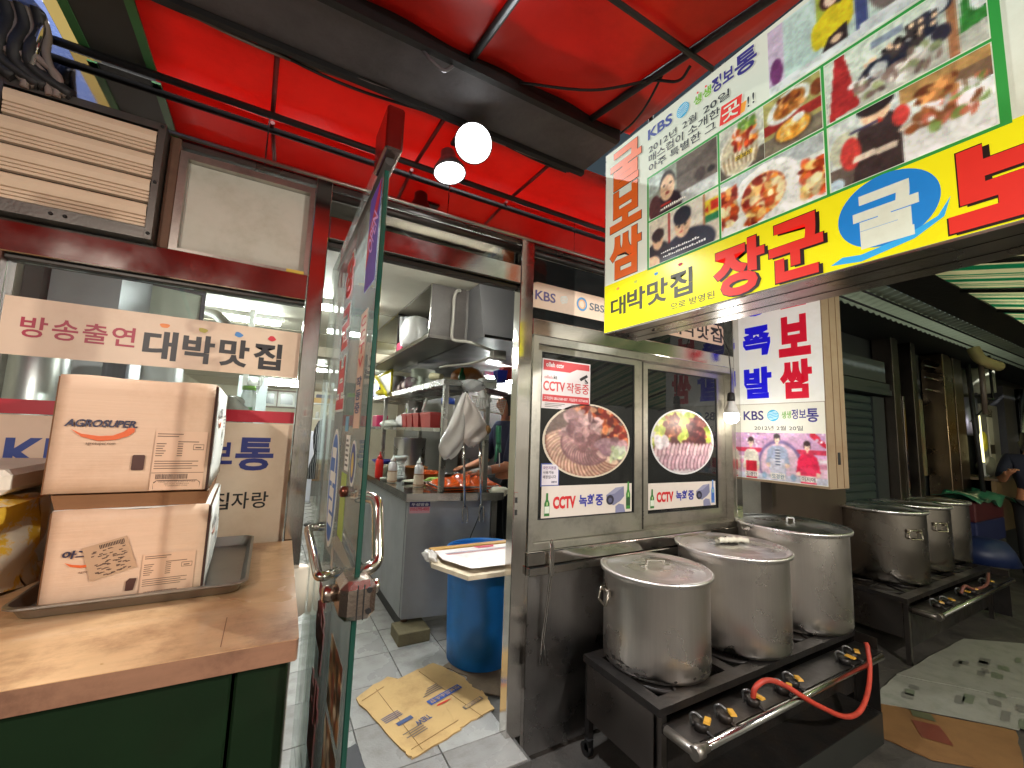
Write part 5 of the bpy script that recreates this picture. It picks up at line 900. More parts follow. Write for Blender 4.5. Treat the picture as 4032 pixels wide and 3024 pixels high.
def pot(cx, cy, r, h, zb, label, handles=(), tape=False, m=POT, lidm=LID, soot=True, knob='strap'):
    t = thing('stock_pot', label, 'stock pot', (0, 0, 0), 'stock pots on the gas burners'); rb = r * .955; home = (cx, cy); cx = cy = 0.0
    MB().lathe([(rb * .93, zb), (rb * .985, zb + .006), (rb, zb + .022), (rb * 1.003, zb + h * .5), (rb, zb + h - .03), (rb, zb + h - .012), (rb + .006, zb + h - .008)], cx, cy, 64, cap1=False).build('pot_body', m, t)
    if soot:
        s_ = MB()
        for k in range(46):
            a = rng.uniform(2.6, 6.0); zz = zb + .010 + abs(rng.normal(0, .020)); w = rng.uniform(.006, .03) / rb; hh = rng.uniform(.002, .008); rr = rb + .0012
            if zz > zb + .022: s_.add([(cx + rr * math.cos(a + s * w), cy + rr * math.sin(a + s * w), zz + t_ * hh) for s, t_ in ((-1, 0), (-.3, -1), (.5, -.7), (1, .2), (.3, 1), (-.6, .6))], [(0, 1, 2, 3, 4, 5)])
        s_.build('soot_mark', SOOT, t)['kind'] = 'stuff'
    zl = zb + h
    l_ = MB().lathe([(r + .004, zl - .018), (r + .006, zl - .010), (r + .006, zl - .002), (r, zl + .003), (r - .012, zl + .001), (r - .022, zl - .007), (r - .03, zl - .007), (r * .70, zl - .001), (r * .66, zl + .001), (r * .30, zl + .004), (.003, zl + .0055)], cx, cy, 64, cap0=False).build('lid', lidm, t)
    if knob == 'strap':
        a = -.35; ca, sa = math.cos(a), math.sin(a); P = lambda u, z: (cx + u * ca, cy + u * sa, zl + z); Q = (-sa * .011, ca * .011)
        prof = [(-.075, .006), (-.045, .007), (-.044, .030), (.044, .030), (.045, .007), (.075, .006)]; k_ = MB(); vs = []
        for u, z in prof:
            for s in (-1, 1): p = P(u, z); vs.append((p[0] + s * Q[0], p[1] + s * Q[1], p[2]))
        k_.add(vs, [(2 * i, 2 * i + 1, 2 * i + 3, 2 * i + 2) for i in range(len(prof) - 1)]); k_.build('lid_handle', STEEL, l_, thick=0.003)
    elif knob == 'cloth':
        k_ = MB(); k_.lathe([(.040, zl + .003), (.048, zl + .006), (.046, zl + .009)], cx - .005, cy + .012, 16); k_.build('lid_handle', SOOT, l_)
        s_ = MB()
        for (dx, dy, ang, L_) in ((-.035, .012, .2, .075), (.035, -.012, -.1, .085)):
            M3 = Matrix.Translation((cx + dx, cy + dy, zl + .024)) @ Matrix.Rotation(ang - .5, 4, 'Z')
            s_.grid(14, 10, lambda u, v: tuple(M3 @ Vector(((u - .5) * L_ * 1.3, (.021 + .004 * math.sin(u * 23 + v * 5)) * math.cos(v * 2 * math.pi), (.014 + .004 * math.sin(u * 17 + v * 9)) * math.sin(v * 2 * math.pi)))))
        s_.build('cloth_wrap', mat('white_rag', c(232, 226, 206), 0.9, var=0.12, scale=20), l_)
    elif knob == 'loop': MB().tube(rounded([(cx - .02, cy + .01, zl + .004), (cx - .02, cy + .01, zl + .032), (cx + .022, cy - .008, zl + .030), (cx + .022, cy - .008, zl + .004)], .008), .0055, 8).build('lid_handle', WHITEP, l_)
    HB = brushed('pot_handle_steel', (0.45, 0.40, 0.33), 0.3, (4, 4, 4))
    for a in handles:
        ca, sa = math.cos(a), math.sin(a); zc = zb + h * .74; P = lambda tt, o, z: (cx + (rb + o) * ca - tt * sa, cy + (rb + o) * sa + tt * ca, zc + z)
        k_ = MB()
        for s in (-1, 1): k_.hexa([P(s * .045 - .012, 0, -.012), P(s * .045 + .012, 0, -.012), P(s * .045 + .012, .010, -.012), P(s * .045 - .012, .010, -.012), P(s * .045 - .012, 0, .014), P(s * .045 + .012, 0, .014), P(s * .045 + .012, .010, .014), P(s * .045 - .012, .010, .014)])
        k_.tube(rounded([P(-.05, .008, .006), P(-.05, .022, -.055), P(.05, .022, -.055), P(.05, .008, .006)], .015), .0055, 8); k_.tube([P(-.052, .009, .006), P(.052, .009, .006)], .006, 8); k_.build('handle', HB, t)
    for o_ in t.children: o_.matrix_parent_inverse = Matrix.Translation((0, 0, -zb))
    for o_ in t.children_recursive:
        if o_.parent is not t: o_.matrix_parent_inverse = Matrix.Identity(4)
    t.location = (*home, zb); return t
pot(1.661, -0.259, 0.250, 0.411, bz, 'nearest stock pot with burnt spots round its base and a bare strap on the lid', (2.75, 0.05), knob='strap')
pot(2.221, -0.279, 0.279, 0.464, bz, 'middle stock pot of the near burner with a white rag on its lid', (2.85, -0.02), knob='cloth', soot=False)
pot(2.816, -0.277, 0.296, 0.534, bz, 'tallest stock pot of the near burner, with a small white loop on its lid', (3.0,), knob='loop', soot=False)
b2 = burner(3.84, 5.62, -0.47, 0.02, bz, 'dark gas burner further down the alley under the unlit stock pots', (4.06, 4.20, 4.55, 4.70, 5.1), None)
MB().tube(curve_pts([(4.5, -.56, .40), (4.55, -.57, .45), (4.7, -.58, .41), (4.9, -.60, .42), (5.1, -.57, .47)], 5), .010, 8).build('gas_hose', mat('brown_hose', c(120, 70, 60), 0.5), b2)
POTD = radial_aniso(brushed('old_stock_pot', (0.36, 0.33, 0.29), 0.24, (22, 22, 0.7), 0.7, 0.04))
pot(4.38, -0.150, 0.290, 0.533, bz, 'wide dented stock pot at the near end of the far burner, handle towards us', (-2.05,), m=POTD, lidm=LID, soot=False, knob='none')
pot(5.02, -0.115, 0.290, 0.533, bz, 'middle pot of the far burner, half hidden, with a pale cloth strip on its rim', (-2.05,), m=POTD, lidm=LID, soot=False, knob='none')
pot(5.60, -0.090, 0.285, 0.533, bz, 'last pot of the far burner next to the green plastic sheet', (), m=POTD, lidm=LID, soot=False, knob='none')
# ================================================================ kitchen counter seen through the doorway
CT = thing('kitchen_counter', 'stainless steel kitchen counter with grey side panels inside the doorway', 'counter', (1.2, 1.3, 0.14))
GREYP = mat('grey_enamel_panel', (0.30, 0.31, 0.325), 0.38, 0.15, 0.06, 4, dirt=(0.20, 0.19, 0.18), dirt_amt=0.5, rvar=0.08)
TOPS = brushed('counter_top_steel', (0.50, 0.49, 0.48), 0.12, (3, 3, 3), 0.7, 0.0)
cA, cB, cC_, cD = (0.822, 1.060), (1.480, 0.935), (1.75, 3.95), (0.800, 3.95)
def prismz(name, m, pts, z0, z1, par, lift=0): n = len(pts); return MB().add([(x, y, z0) for x, y in pts] + [(x, y, z1) for x, y in pts], [tuple(reversed(range(n))), tuple(range(n, 2 * n))] + [(i, (i + 1) % n, (i + 1) % n + n, i + n) for i in range(n)]).build(name, m, par)
prismz('worktop', TOPS, (cA, cB, cC_, cD), 0.978, 1.030, CT)
prismz('front_panel', GREYP, ((0.842, 1.085), (1.40, 0.979), (1.40, 1.02), (0.842, 1.12)), 0.235, 0.9775, CT); prismz('side_panel', GREYP, ((0.838, 1.1205), (0.86, 1.1205), (0.86, 3.90), (0.838, 3.90)), 0.235, 0.9775, CT)
prismz('corner_post', STEEL, ((1.405, 0.972), (1.445, 0.965), (1.445, 1.0), (1.405, 1.007)), 0.235, 0.9775, CT)
prismz('plinth', BLACKIRON, ((0.853, 1.13), (0.873, 1.13), (0.873, 3.89), (0.853, 3.89)), 0.145, 0.2345, CT)
for x, y in ((0.868, 1.11), (1.39, 1.02)): MB().lathe([(0.022, .215), (0.022, .2349)], x, y, 14).build('foot', RUST, CT)
brk = MB().box(0.79, 0.99, 0.935, 1.12, 0.1405, 0.213, bev=.004); tag(brk.build('stone_block', mat('mossy_block', (0.14, 0.115, 0.06), 0.8, var=0.4, scale=10, bump=0.4, dirt=(0.05, 0.035, 0.02))), 'grimy block propping up the near foot of the kitchen counter', 'block')
CTF = frame((0.842, 1.085, 0), (0.558, -0.106, 0), (0, 0, 1))
st = rect('phone_sticker', CTF, 0.012, 0.145, 0.898, 0.972, pm(c(206, 150, 160)), CT, 0.0012); rect('sticker_band', CTF, 0.012, 0.145, 0.940, 0.972, pm(c(50, 44, 104)), st, 0.0016); text('우성방송', CTF, 0.022, 0.137, 0.945, 0.965, pm(c(226, 226, 230)), st, 0.002, 0.02); text('010-5795-4005', CTF, 0.016, 0.141, 0.914, 0.935, pm(c(196, 52, 80)), st, 0.002, 0.03)
tag(MB().tube(curve_pts([(1.330, 0.972, 0.935), (1.30, 0.962, 0.86), (1.25, 0.965, 0.74), (1.215, 0.96, 0.64)], 5), 0.0035, 6).build('black_cable', BLACKIRON), 'thin black cable hanging down the front of the kitchen counter', 'cable')
# steel rack on the counter
RK = thing('steel_rack', 'three tier stainless steel rack standing on the kitchen counter', 'rack', (1.22, 1.5, 1.03))
RST = brushed('rack_steel', (0.48, 0.47, 0.44), 0.28, (6, 6, 2), 0.55)
rp_ = ((1.048, 1.070), (1.362, 1.040), (1.44, 2.86), (1.048, 2.86), (1.048, 3.84))
for x, y in rp_: box('rack_post', RST, RK, x, x + .036, y, y + .036, 1.0305, 1.770, bev=.003)
prismz('rack_top', RST, ((1.038, 1.06), (1.44, 1.03), (1.50, 3.90), (1.038, 3.90)), 1.771, 1.812, RK)
prismz('middle_shelf', RST, ((1.044, 1.112), (1.36, 1.10), (1.43, 3.83), (1.044, 3.83)), 1.440, 1.468, RK)
# hood / cupboard box above
HD = thing('exhaust_hood', 'dark steel exhaust hood box hanging above the rack', 'exhaust hood', (1.3, 1.4, 2.07))
HM = mat('hood_metal', (0.040, 0.031, 0.028), 0.48, 0.1, 0.2, 3, dirt=(0.15, 0.13, 0.12), dirt_amt=0.5, rvar=0.1); HL = mat('hood_light_panel', (0.115, 0.11, 0.115), 0.45, 0.1, 0.1, 3, rvar=0.1)
prismz('hood_box', HM, ((1.10, 0.90), (1.12, 0.885), (1.12, 2.7), (1.10, 2.7)), 2.072, 2.418, HD); prismz('hood_box', HM, ((0.858, 0.90), (1.0995, 0.887), (1.0995, 0.905), (0.858, 0.915)), 2.072, 2.418, HD); prismz('hood_divider', HM, ((0.87, 1.78), (1.0995, 1.78), (1.0995, 1.80), (0.87, 1.80)), 2.072, 2.418, HD); MB().hexa([(1.1205, 0.62, 2.047), (2.5, 0.62, 2.047), (2.5, 2.7, 2.047), (1.1205, 2.7, 2.047), (1.1205, 0.72, 2.418), (2.5, 0.72, 2.418), (2.5, 2.7, 2.418), (1.1205, 2.7, 2.418)]).build('hood_canopy', HL, HD)
prismz('hood_floor', mat('hood_underside', (0.075, 0.064, 0.056), 0.42, 0.2, 0.2, 3), ((0.855, 0.885), (1.118, 0.875), (1.118, 2.7), (0.855, 2.7)), 2.050, 2.0715, HD); box('box_rim', STEEL, HD, 0.853, 0.8575, 0.92, 2.7, 2.405, 2.418); box('box_rim', STEEL, HD, 0.8495, 0.8545, 0.89, 2.7, 2.052, 2.078)
box('hood_edge', STEEL, HD, 0.852, 0.8575, 0.892, 0.899, 2.072, 2.416)
box('canopy_lip', STEELH, HD, 1.122, 2.5, 0.610, 0.6195, 2.040, 2.058)
cd_ = MB().tube(curve_pts([(1.05, 0.875, 2.40), (1.02, 0.866, 2.385), (1.005, 0.865, 2.33), (1.005, 0.865, 2.20), (1.00, 0.86, 2.08), (1.02, 0.855, 2.046), (1.10, 0.80, 2.035), (1.20, 0.76, 2.005), (1.26, 0.74, 1.985)], 6), 0.011, 9); tag(cd_.build('grey_conduit', mat('grey_conduit', c(150, 144, 136), 0.5)), 'grey flexible conduit running down the hood to the junction box', 'conduit')
tag(box('junction_box', mat('grey_box', c(166, 162, 152), 0.55), None, 1.235, 1.33, 0.70, 0.76, 1.93, 1.99, bev=.004), 'grey junction box under the exhaust hood near the door post', 'junction box')
tag(MB().tube(curve_pts([(1.24, 0.74, 1.945), (1.20, 0.80, 1.925), (1.14, 0.90, 1.905), (1.06, 1.0, 1.90), (1.0, 1.06, 1.885)], 5), 0.009, 8).build('grey_conduit', mat('grey_conduit', c(150, 144, 136), 0.5)), 'second grey conduit sagging from the junction box towards the rack', 'conduit')
# things in the hood box
FOIL = mat('white_film', c(226, 224, 222), 0.35, 0, 0.08, 12, bump=0.5, bscale=22, coat=0.3)
def blob(name, label, cat, ctr, rad, m, seed=0, nu=20, nv=14, wob=.12, group=None, parent=None, flat=0.6, zcut=None):
    g = np.random.default_rng(seed); ph = g.random((6,)) * 6.28; cx, cy, cz = ctr
    def fn(u, v):
        a = 2 * math.pi * u; b = math.pi * (v - .5); k = 1 + wob * (math.sin(3 * a + ph[0] + 2 * b) + .6 * math.sin(5 * a + ph[1] - 3 * b) + .5 * math.sin(9 * a + ph[2] + 5 * b)) * math.cos(b)
        z = cz + rad[2] * math.sin(b) * (1 + .5 * wob * math.sin(4 * a + ph[3]))
        if zcut is not None: z = max(z, zcut)
        return (cx + rad[0] * math.cos(a) * abs(math.cos(b)) ** flat * k, cy + rad[1] * math.sin(a) * abs(math.cos(b)) ** flat * k, z)
    o = MB().grid(nu, nv, fn).build(name, m, parent); 
    if label: tag(o, label, cat, group)
    return o
blob('napkin_bundle', 'white film wrapped bundle of napkins on the ledge of the exhaust hood', 'bundle', (0.915, 1.42, 2.185), (.105, .16, .115), FOIL, 3, wob=.05, flat=.25, zcut=2.0722)
tag(box('pink_box', mat('pink_box', c(206, 40, 90), 0.5), None, 0.862, 0.98, 1.60, 1.74, 2.0722, 2.15), 'pink box behind the wrapped napkins on the hood ledge', 'box')
gb_ = thing('green_bottle', 'green glass bottle lying beside the napkin bundle', 'bottle', (0.95, 1.1, 2.10)); MB().lathe([(.03, 0), (.032, .01), (.032, .11), (.013, .16), (.012, .20)], n=18, M=Matrix.Translation((0.93, 1.20, 2.105)) @ Matrix.Rotation(math.radians(92), 4, 'X')).build('bottle_glass', mat('green_glass', (0.01, 0.09, 0.03), 0.08, coat=0.5), gb_)
CUPS = mat('paper_cup', c(216, 216, 220), 0.6)
for k in range(4): tag(MB().lathe([(.018, 2.16), (.026, 2.37)], 0.885 + .030 * k, 1.70 - .03 * k, 12).build('cup_stack', CUPS), ('leftmost stack of white paper cups behind the napkins', 'second stack of white paper cups behind the napkins', 'third stack of white paper cups behind the napkins', 'rightmost stack of white paper cups behind the napkins')[k], 'cups', 'paper cup stacks')
# on the rack top
CER = mat('white_ceramic', c(206, 212, 198), 0.25, var=0.04)
def stack(x, y, z, r, n, dz, label, name='plate_stack'):
    t = thing(name, label, 'plates', (x, y, z))
    for k in range(n): MB().lathe([(r * .5, z + k * dz), (r * .62, z + k * dz + .001), (r + .002 * math.sin(k * 3), z + k * dz + dz * .85), (r * .98, z + k * dz + dz * .97), (r * .6, z + k * dz + dz * .6)], x + .002 * math.sin(k * 5), y, 28, cap1=True).build('plate', CER, t)
stack(1.18, 2.0, 1.8122, .111, 17, .0105, 'tall stack of white plates on the top of the rack')
stack(1.09, 1.72, 1.8122, .040, 8, .010, 'small stack of white saucers at the front of the rack top', 'saucer_stack')
for k, (x, y) in enumerate(((1.13, 2.38), (1.095, 2.08))):
    t = thing('spice_pouch', 'dark printed spice pouch %s on the rack top beside the plates' % ('standing back' if k == 0 else 'lying in front'), 'pouch', (x, y, 1.8122)); blob('pouch_body', None, None, (x, y, 1.868), (.05, .13, .056), mat('dark_print_pouch', c(70, 40, 48), 0.5, var=0.5, scale=40), 20 + k, flat=.3, parent=t, zcut=1.8125); blob('pouch_tip', None, None, (x - .036, y + .10, 1.855), (.02, .04, .03), mat('pale_pouch', c(226, 206, 200), 0.5), 22 + k, parent=t)
tag(MB().lathe([(.06, 1.8122), (.066, 1.985), (.062, 1.99)], 1.13, 2.64, 20).build('white_tub', WHITEP), 'white tub on the rack top beside the yellow framed sheet', 'tub')
MB2 = MB(); MB2.lathe([(.020, 0), (.022, .02), (.030, .12), (.027, .13)], n=12, M=Matrix.Translation((1.12, 1.34, 1.862)) @ Matrix.Rotation(1.9, 4, 'Z') @ Matrix.Rotation(1.5, 4, 'Y') @ Matrix.Rotation(.0, 4, 'X')); tag(MB2.build('paper_cone', mat('cream_paper', c(216, 206, 166), 0.7)), 'rolled cream paper at the front edge of the rack top', 'paper roll')
blob('brown_bag', 'brown translucent bag heaped on the right of the rack top', 'bag', (1.36, 1.38, 1.875), (.13, .13, .085), mat('brown_plastic', c(150, 92, 36), 0.3, 0, 0.45, 14, bump=0.6, bscale=25, dirt=c(70, 34, 16), dirt_amt=0.8, dirt_scale=9), 5, wob=.10, zcut=1.8125)
tag(MB().lathe([(.03, 1.8122), (.032, 1.87), (.012, 1.915), (.012, 1.94)], 1.27, 1.30, 16).build('green_bottle', mat('green_glass', (0.01, 0.09, 0.03), 0.08, coat=0.5)), 'green bottle standing between plates and brown bag', 'bottle')
tag(box('white_tray', WHITEP, None, 1.33, 1.45, 1.05, 1.14, 1.8125, 1.845, bev=.006), 'white plastic tray at the right end of the rack top', 'tray')
yf = thing('yellow_sheet_holder', 'bright yellow rimmed sheet leaning on the rack', 'frame', (1.05, 2.7, 1.81)); YM = mat('shiny_yellow', c(240, 226, 40), 0.3, bump=0.5, bscale=60)
Y0 = [(1.02, 3.22, 2.03), (1.02, 2.50, 2.03), (1.03, 2.54, 1.83), (1.03, 2.70, 1.80)]
for a, b, r_ in ((0, 1, .014), (0, 3, .026), (1, 2, .012)): MB().tube([Y0[a], Y0[b]], r_, 8).build('frame_rim', YM, yf)
MB().add(Y0, [(0, 1, 2, 3)]).build('frame_sheet', mat('grey_sheet', c(206, 200, 190), 0.4, var=0.3, scale=30), yf, thick=.004)
t = thing('blue_crate', 'blue plastic crate at the far end of the rack top', 'crate', (1.18, 3.4, 1.8125)); box('crate_body', mat('blue_plastic', c(44, 60, 170), 0.4), t, 1.06, 1.30, 3.25, 3.60, 1.8125, 1.99); box('crate_rim', mat('yellow_plastic', c(226, 214, 60), 0.4), t, 1.05, 1.31, 3.24, 3.61, 1.991, 2.02)
blob('yellow_cloth', 'yellow cloth on the rack top beside the yellow rimmed sheet', 'cloth', (1.09, 3.0, 1.84), (.09, .24, .045), mat('yellow_cloth', c(222, 200, 50), 0.7, bump=0.5), 9, wob=.1, zcut=1.8125)
# middle shelf: red boxes, plastic plates
RB = mat('red_plastic', c(158, 48, 46), 0.35, var=0.06)
def redbox(x, y, w, label):
    t = thing('red_container', label, 'container', (x, y, 1.4682), 'red containers on the middle shelf'); d = w; w = .11 if w < .2 else .13; z = 1.4685; h = .115
    MB().hexa([(x - w * .42, y - d * .42, z), (x + w * .42, y - d * .42, z), (x + w * .42, y + d * .42, z), (x - w * .42, y + d * .42, z), (x - w / 2, y - d / 2, z + h), (x + w / 2, y - d / 2, z + h), (x + w / 2, y + d / 2, z + h), (x - w / 2, y + d / 2, z + h)]).build('container_body', RB, t)
    m_ = MB(); e = .004; m_.box(x - w / 2 - e, x + w / 2 + e, y - d / 2 - e, y - d / 2 + e, z + h - .012, z + h + .004); m_.box(x - w / 2 - e, x - w / 2 + e, y - d / 2 + e, y + d / 2, z + h - .012, z + h + .004); m_.box(x + w / 2 - e, x + w / 2 + e, y - d / 2 + e, y + d / 2, z + h - .012, z + h + .004); m_.build('container_rim', RB, t); return t
redbox(1.115, 2.13, .15, 'narrow red container at the left of the row'); redbox(1.115, 1.95, .16, 'second narrow red container with white tong tips'); redbox(1.115, 1.765, .15, 'third narrow red container with a leaning ladle'); redbox(1.125, 1.51, .26, 'widest red container at the right end of the row')
tag(MB().tube([(1.11, 1.77, 1.50), (1.10, 1.70, 1.62), (1.09, 1.585, 1.70)], .007, 7).build('ladle', WHITEP), 'pale ladle handle sticking up from the third red container', 'ladle')
for k in range(2): tag(MB().tube(curve_pts([(1.11, 1.95 - .03 * k, 1.50), (1.105, 1.95 - .03 * k, 1.61), (1.10, 1.97 - .10 * k, 1.635), (1.095, 2.0 - .16 * k, 1.62)], 4), .006, 6).build('tong_tip', WHITEP), '%s curved white tong tip above the second red container' % ('left', 'right')[k], 'tongs', 'white tong tips')
blob('plastic_plates', 'heap of white disposable plates on the left of the middle shelf', 'plates', (1.13, 2.85, 1.50), (.08, .34, .045), mat('thin_white_plastic', c(222, 224, 214), 0.35, bump=0.4, bscale=20), 30, wob=.08, zcut=1.4686)
blob('crumpled_film', 'crumpled clear film behind the white disposable plates', 'film', (1.18, 2.40, 1.53), (.09, .12, .075), FOIL, 31, wob=.2, zcut=1.4686)
tag(box('pink_tub', mat('pink_plastic', c(214, 60, 110), 0.4), None, 1.07, 1.20, 3.30, 3.52, 1.4686, 1.60, bev=.006), 'pink tub at the left end of the middle shelf', 'tub')
t = thing('blue_lid_jar', 'tall clear jar with a blue lid behind the front rack post', 'jar', (1.10, 1.2, 1.4682))
MB().lathe([(.045, 1.4686), (.048, 1.48), (.048, 1.63), (.04, 1.645)], 1.135, 1.215, 24).build('jar_body', mat('clear_plastic', c(190, 186, 176), 0.2, alpha=.75), t); MB().lathe([(.05, 1.646), (.05, 1.685), (.047, 1.69)], 1.135, 1.215, 24).build('jar_lid', mat('blue_lid', c(50, 84, 190), 0.35), t)
# things behind the rack
t = thing('steel_pot', 'big steel pot behind the rack on the counter', 'pot', (1.3, 2.75, 1.03)); MB().lathe([(.15, 1.031), (.16, 1.04), (.16, 1.36), (.165, 1.365)], 1.28, 2.62, 40).build('pot_body', POT, t)
tag(box('grey_fridge', mat('fridge_grey', (0.20, 0.20, 0.20), 0.4, 0.4, dirt=(.1, .1, .1)), None, 1.9, 2.6, 2.5, 3.2, 0.14, 1.9, bev=.01), 'tall grey fridge behind the rack in the kitchen', 'fridge')
tag(box('splash_panel', mat('sooty_panel', (0.17, 0.16, 0.15), 0.45, 0.4, .3, 3, dirt=(.06, .055, .05)), None, 1.56, 1.60, 2.0, 3.9, 1.031, 1.95), 'sooty dark splash panel behind the steel rack', 'panel')
tag(box('white_board', WHITEP, None, 1.22, 1.36, 2.55, 2.59, 1.4685, 1.74), 'white board behind the red containers', 'board')
tag(box('green_label_box', mat('green_label', c(140, 170, 60), 0.5), None, 1.28, 1.40, 2.75, 2.85, 1.4685, 1.67), 'white and green packet behind the red containers', 'packet')
# on the counter: bottles and bowls
def squeeze(x, y, label, col, wrap=True, h=.215):
    t = thing('squeeze_bottle', label, 'squeeze bottle', (x, y, 1.03)); z = 1.0303
    MB().lathe([(.030, z), (.0335, z + .006), (.0335, z + .075), (.031, z + .085), (.0345, z + .10), (.0335, z + .145), (.024, z + .158), (.020, z + .162)], x, y, 26).build('bottle_body', col, t)
    MB().lathe([(.021, z + .1625), (.021, z + .180), (.010, z + .186), (.004, z + h), (.003, z + h + .002)], x, y, 18).build('bottle_nozzle', col if not wrap else WHITEP, t)
    if wrap:
        MB().grid(30, 8, lambda u, v: (x + (.0365 + .0018 * math.sin(v * 13 + u * 25)) * math.cos(6.283 * u), y + (.0365 + .0018 * math.sin(v * 13 + u * 25)) * math.sin(6.283 * u), z + .004 + .088 * v)).build('paper_wrap', mat('crumpled_paper', c(226, 208, 184), 0.8, bump=0.5, bscale=50), t)
        for zz in (.012, .088): MB().lathe([(.038, z + zz), (.040, z + zz + .003), (.038, z + zz + .006)], x, y, 24, cap0=False, cap1=False).build('rubber_band', mat('rubber_band', c(150, 106, 60), 0.6), t)
SQ = mat('translucent_white', c(214, 212, 214), 0.3)
squeeze(0.873, 1.66, 'white squeeze bottle wrapped in paper at the back left of the counter', SQ); squeeze(1.000, 1.385, 'white squeeze bottle wrapped in paper beside the orange film', SQ)
squeeze(0.850, 2.02, 'red sauce squeeze bottle with white tip near the door edge', mat('ketchup_red', c(206, 40, 30), 0.3), wrap=False, h=.22)
t = thing('white_cups', 'stack of white plastic cups behind the squeeze bottle', 'cups', (0.97, 1.86, 1.03))
for k in range(7): MB().lathe([(.036, 1.0305 + k * .022), (.044, 1.0305 + k * .022 + .03)], 0.985, 1.86, 22).build('cup', mat('cup_white', c(206, 214, 212), 0.35), t)
MB().lathe([(.05, 1.19), (.058, 1.225), (.060, 1.226), (.056, 1.20)], 0.985, 1.86, 24).build('cup', mat('cup_white', c(206, 214, 212), 0.35), t)
tag(MB().lathe([(.045, 1.0303), (.05, 1.10), (.052, 1.13)], 0.905, 2.15, 20).build('cream_tub', mat('cream_tub', c(206, 206, 176), 0.4)), 'cream tub behind the red squeeze bottle', 'tub')
tag(MB().lathe([(.06, 1.10), (.11, 1.155), (.115, 1.16), (.10, 1.15)], 0.955, 2.30, 26).build('blue_bowl', mat('blue_bowl', c(36, 44, 150), 0.35)), 'dark blue bowl behind the white cups', 'bowl')
def bowl(name, label, x, y, r, h, col, z=1.0303): return tag(MB().lathe([(r * .6, z), (r * .65, z + .003), (r, z + h), (r * 1.04, z + h + .002), (r * 1.0, z + h + .004), (r * .9, z + h * .6)], x, y, 30).build(name, col), label, 'bowl')
bowl('orange_bowl', 'orange plastic bowl of chopped vegetables behind the squeeze bottle', 1.19, 1.72, .115, .065, mat('orange_plastic', c(226, 110, 60), 0.35)); bowl('brown_bowl', 'brown bowl behind the orange bowl', 1.16, 2.0, .11, .09, mat('brown_bowl', c(150, 90, 40), 0.4))
vg = MB()
for k in range(60): a, b = rng.random() * 6.28, rng.random() ** .5 * .09; vg.box(1.19 + b * math.cos(a) - .009, 1.19 + b * math.cos(a) + .009, 1.70 + b * math.sin(a) - .006, 1.70 + b * math.sin(a) + .006, 1.09 + rng.random() * .012, 1.105 + rng.random() * .014)
tag(vg.build('chopped_vegetables', mat('carrot_cubes', c(224, 120, 60), 0.5, var=0.5, scale=60)), kind='stuff')
blob('wooden_spoons', 'bunch of pale ladles and tongs on the counter by the squeeze bottles', 'utensils', (1.03, 1.60, 1.045), (.09, .035, .014), mat('pale_plastic', c(222, 220, 200), 0.4), 33, wob=.15, zcut=1.0304)
tag(MB().lathe([(.03, 1.0303), (.035, 1.05), (.034, 1.055)], 0.845, 1.80, 18).build('white_dish', CER), 'small white dish left of the squeeze bottle', 'dish')
blob('lettuce', 'green lettuce leaves beside the orange film', 'lettuce', (1.17, 1.52, 1.06), (.06, .05, .02), mat('lettuce', c(150, 176, 80), 0.5, var=0.4, scale=30), 34, wob=.25)
tray('steel_tray', 1.085, 1.52, 1.115, 1.46, 1.0318, 0.022, 'stainless tray full of meat under orange film on the kitchen counter', RST)
OR_ = mat('orange_film', c(240, 96, 26), 0.22, 0, 0.12, 10, bump=0.25, bscale=20, coat=0.5)
g5 = np.random.default_rng(5); hh = g5.random((9, 14))
def film(u, v):
    x, y = u * 12.99, v * 7.99; i, j = int(x), int(y); fx, fy = x - i, y - j; h = (hh[j, i] * (1 - fx) + hh[j, i + 1] * fx) * (1 - fy) + (hh[j + 1, i] * (1 - fx) + hh[j + 1, i + 1] * fx) * fy
    e = math.sin(math.pi * u) ** .4 * math.sin(math.pi * v) ** .4; return (1.068 + .50 * u + .01 * h, 1.105 + .37 * v, 1.045 + .012 * e + (.060 * h + .016) * e - .010 * (1 - e))
tag(MB().grid(26, 16, film, smooth=False).build('orange_film', OR_), 'crumpled orange plastic film covering the tray on the kitchen counter', 'film')
blob('white_cloth', 'crumpled white cloth on the right corner of the kitchen counter', 'cloth', (1.485, 1.03, 1.022), (.075, .05, .034), mat('white_rag', c(232, 226, 206), 0.9, var=0.12, scale=20), 36, wob=.2, flat=.5)
bowl('steel_bowl', 'shallow steel bowl behind the orange film', 1.36, 1.72, .10, .06, RST); bowl('red_bowl', 'dark red bowl beside the gloved hand', 1.42, 1.60, .085, .05, mat('maroon', c(90, 36, 32), 0.4))
# hanging bags, gloves, basket, skewers on the right of the rack
CLEAR = mat('clear_bag', c(220, 214, 208), 0.22, 0, 0.06, 10, bump=0.7, bscale=14, alpha=0.62, coat=0.6)
BAGW = mat('milky_bag', c(224, 212, 204), 0.3, 0, 0.06, 8, bump=0.6, bscale=12, alpha=0.9, coat=0.4)
def hang(name, label, prof, m, depth=.05, y0=1.0):
    """bag from left/right outline pairs (xl, xr, z), puffed in depth"""
    n = len(prof)
    def fn(u, v):
        k = v * (n - 1); i = min(int(k), n - 2); f = k - i; a, b = prof[i], prof[i + 1]; xl = a[0] + (b[0] - a[0]) * f; xr = a[1] + (b[1] - a[1]) * f; z = a[2] + (b[2] - a[2]) * f; an = 2 * math.pi * u
        w = (xr - xl) / 2; return ((xl + xr) / 2 + w * math.cos(an), y0 + min(depth, w * .8) * math.sin(an) * (1 + .25 * math.sin(an * 4 + k * 2)), z + .006 * math.sin(an * 3 + k))
    return tag(MB().grid(28, 6 * (n - 1), fn).build(name, m), label, 'plastic bag')
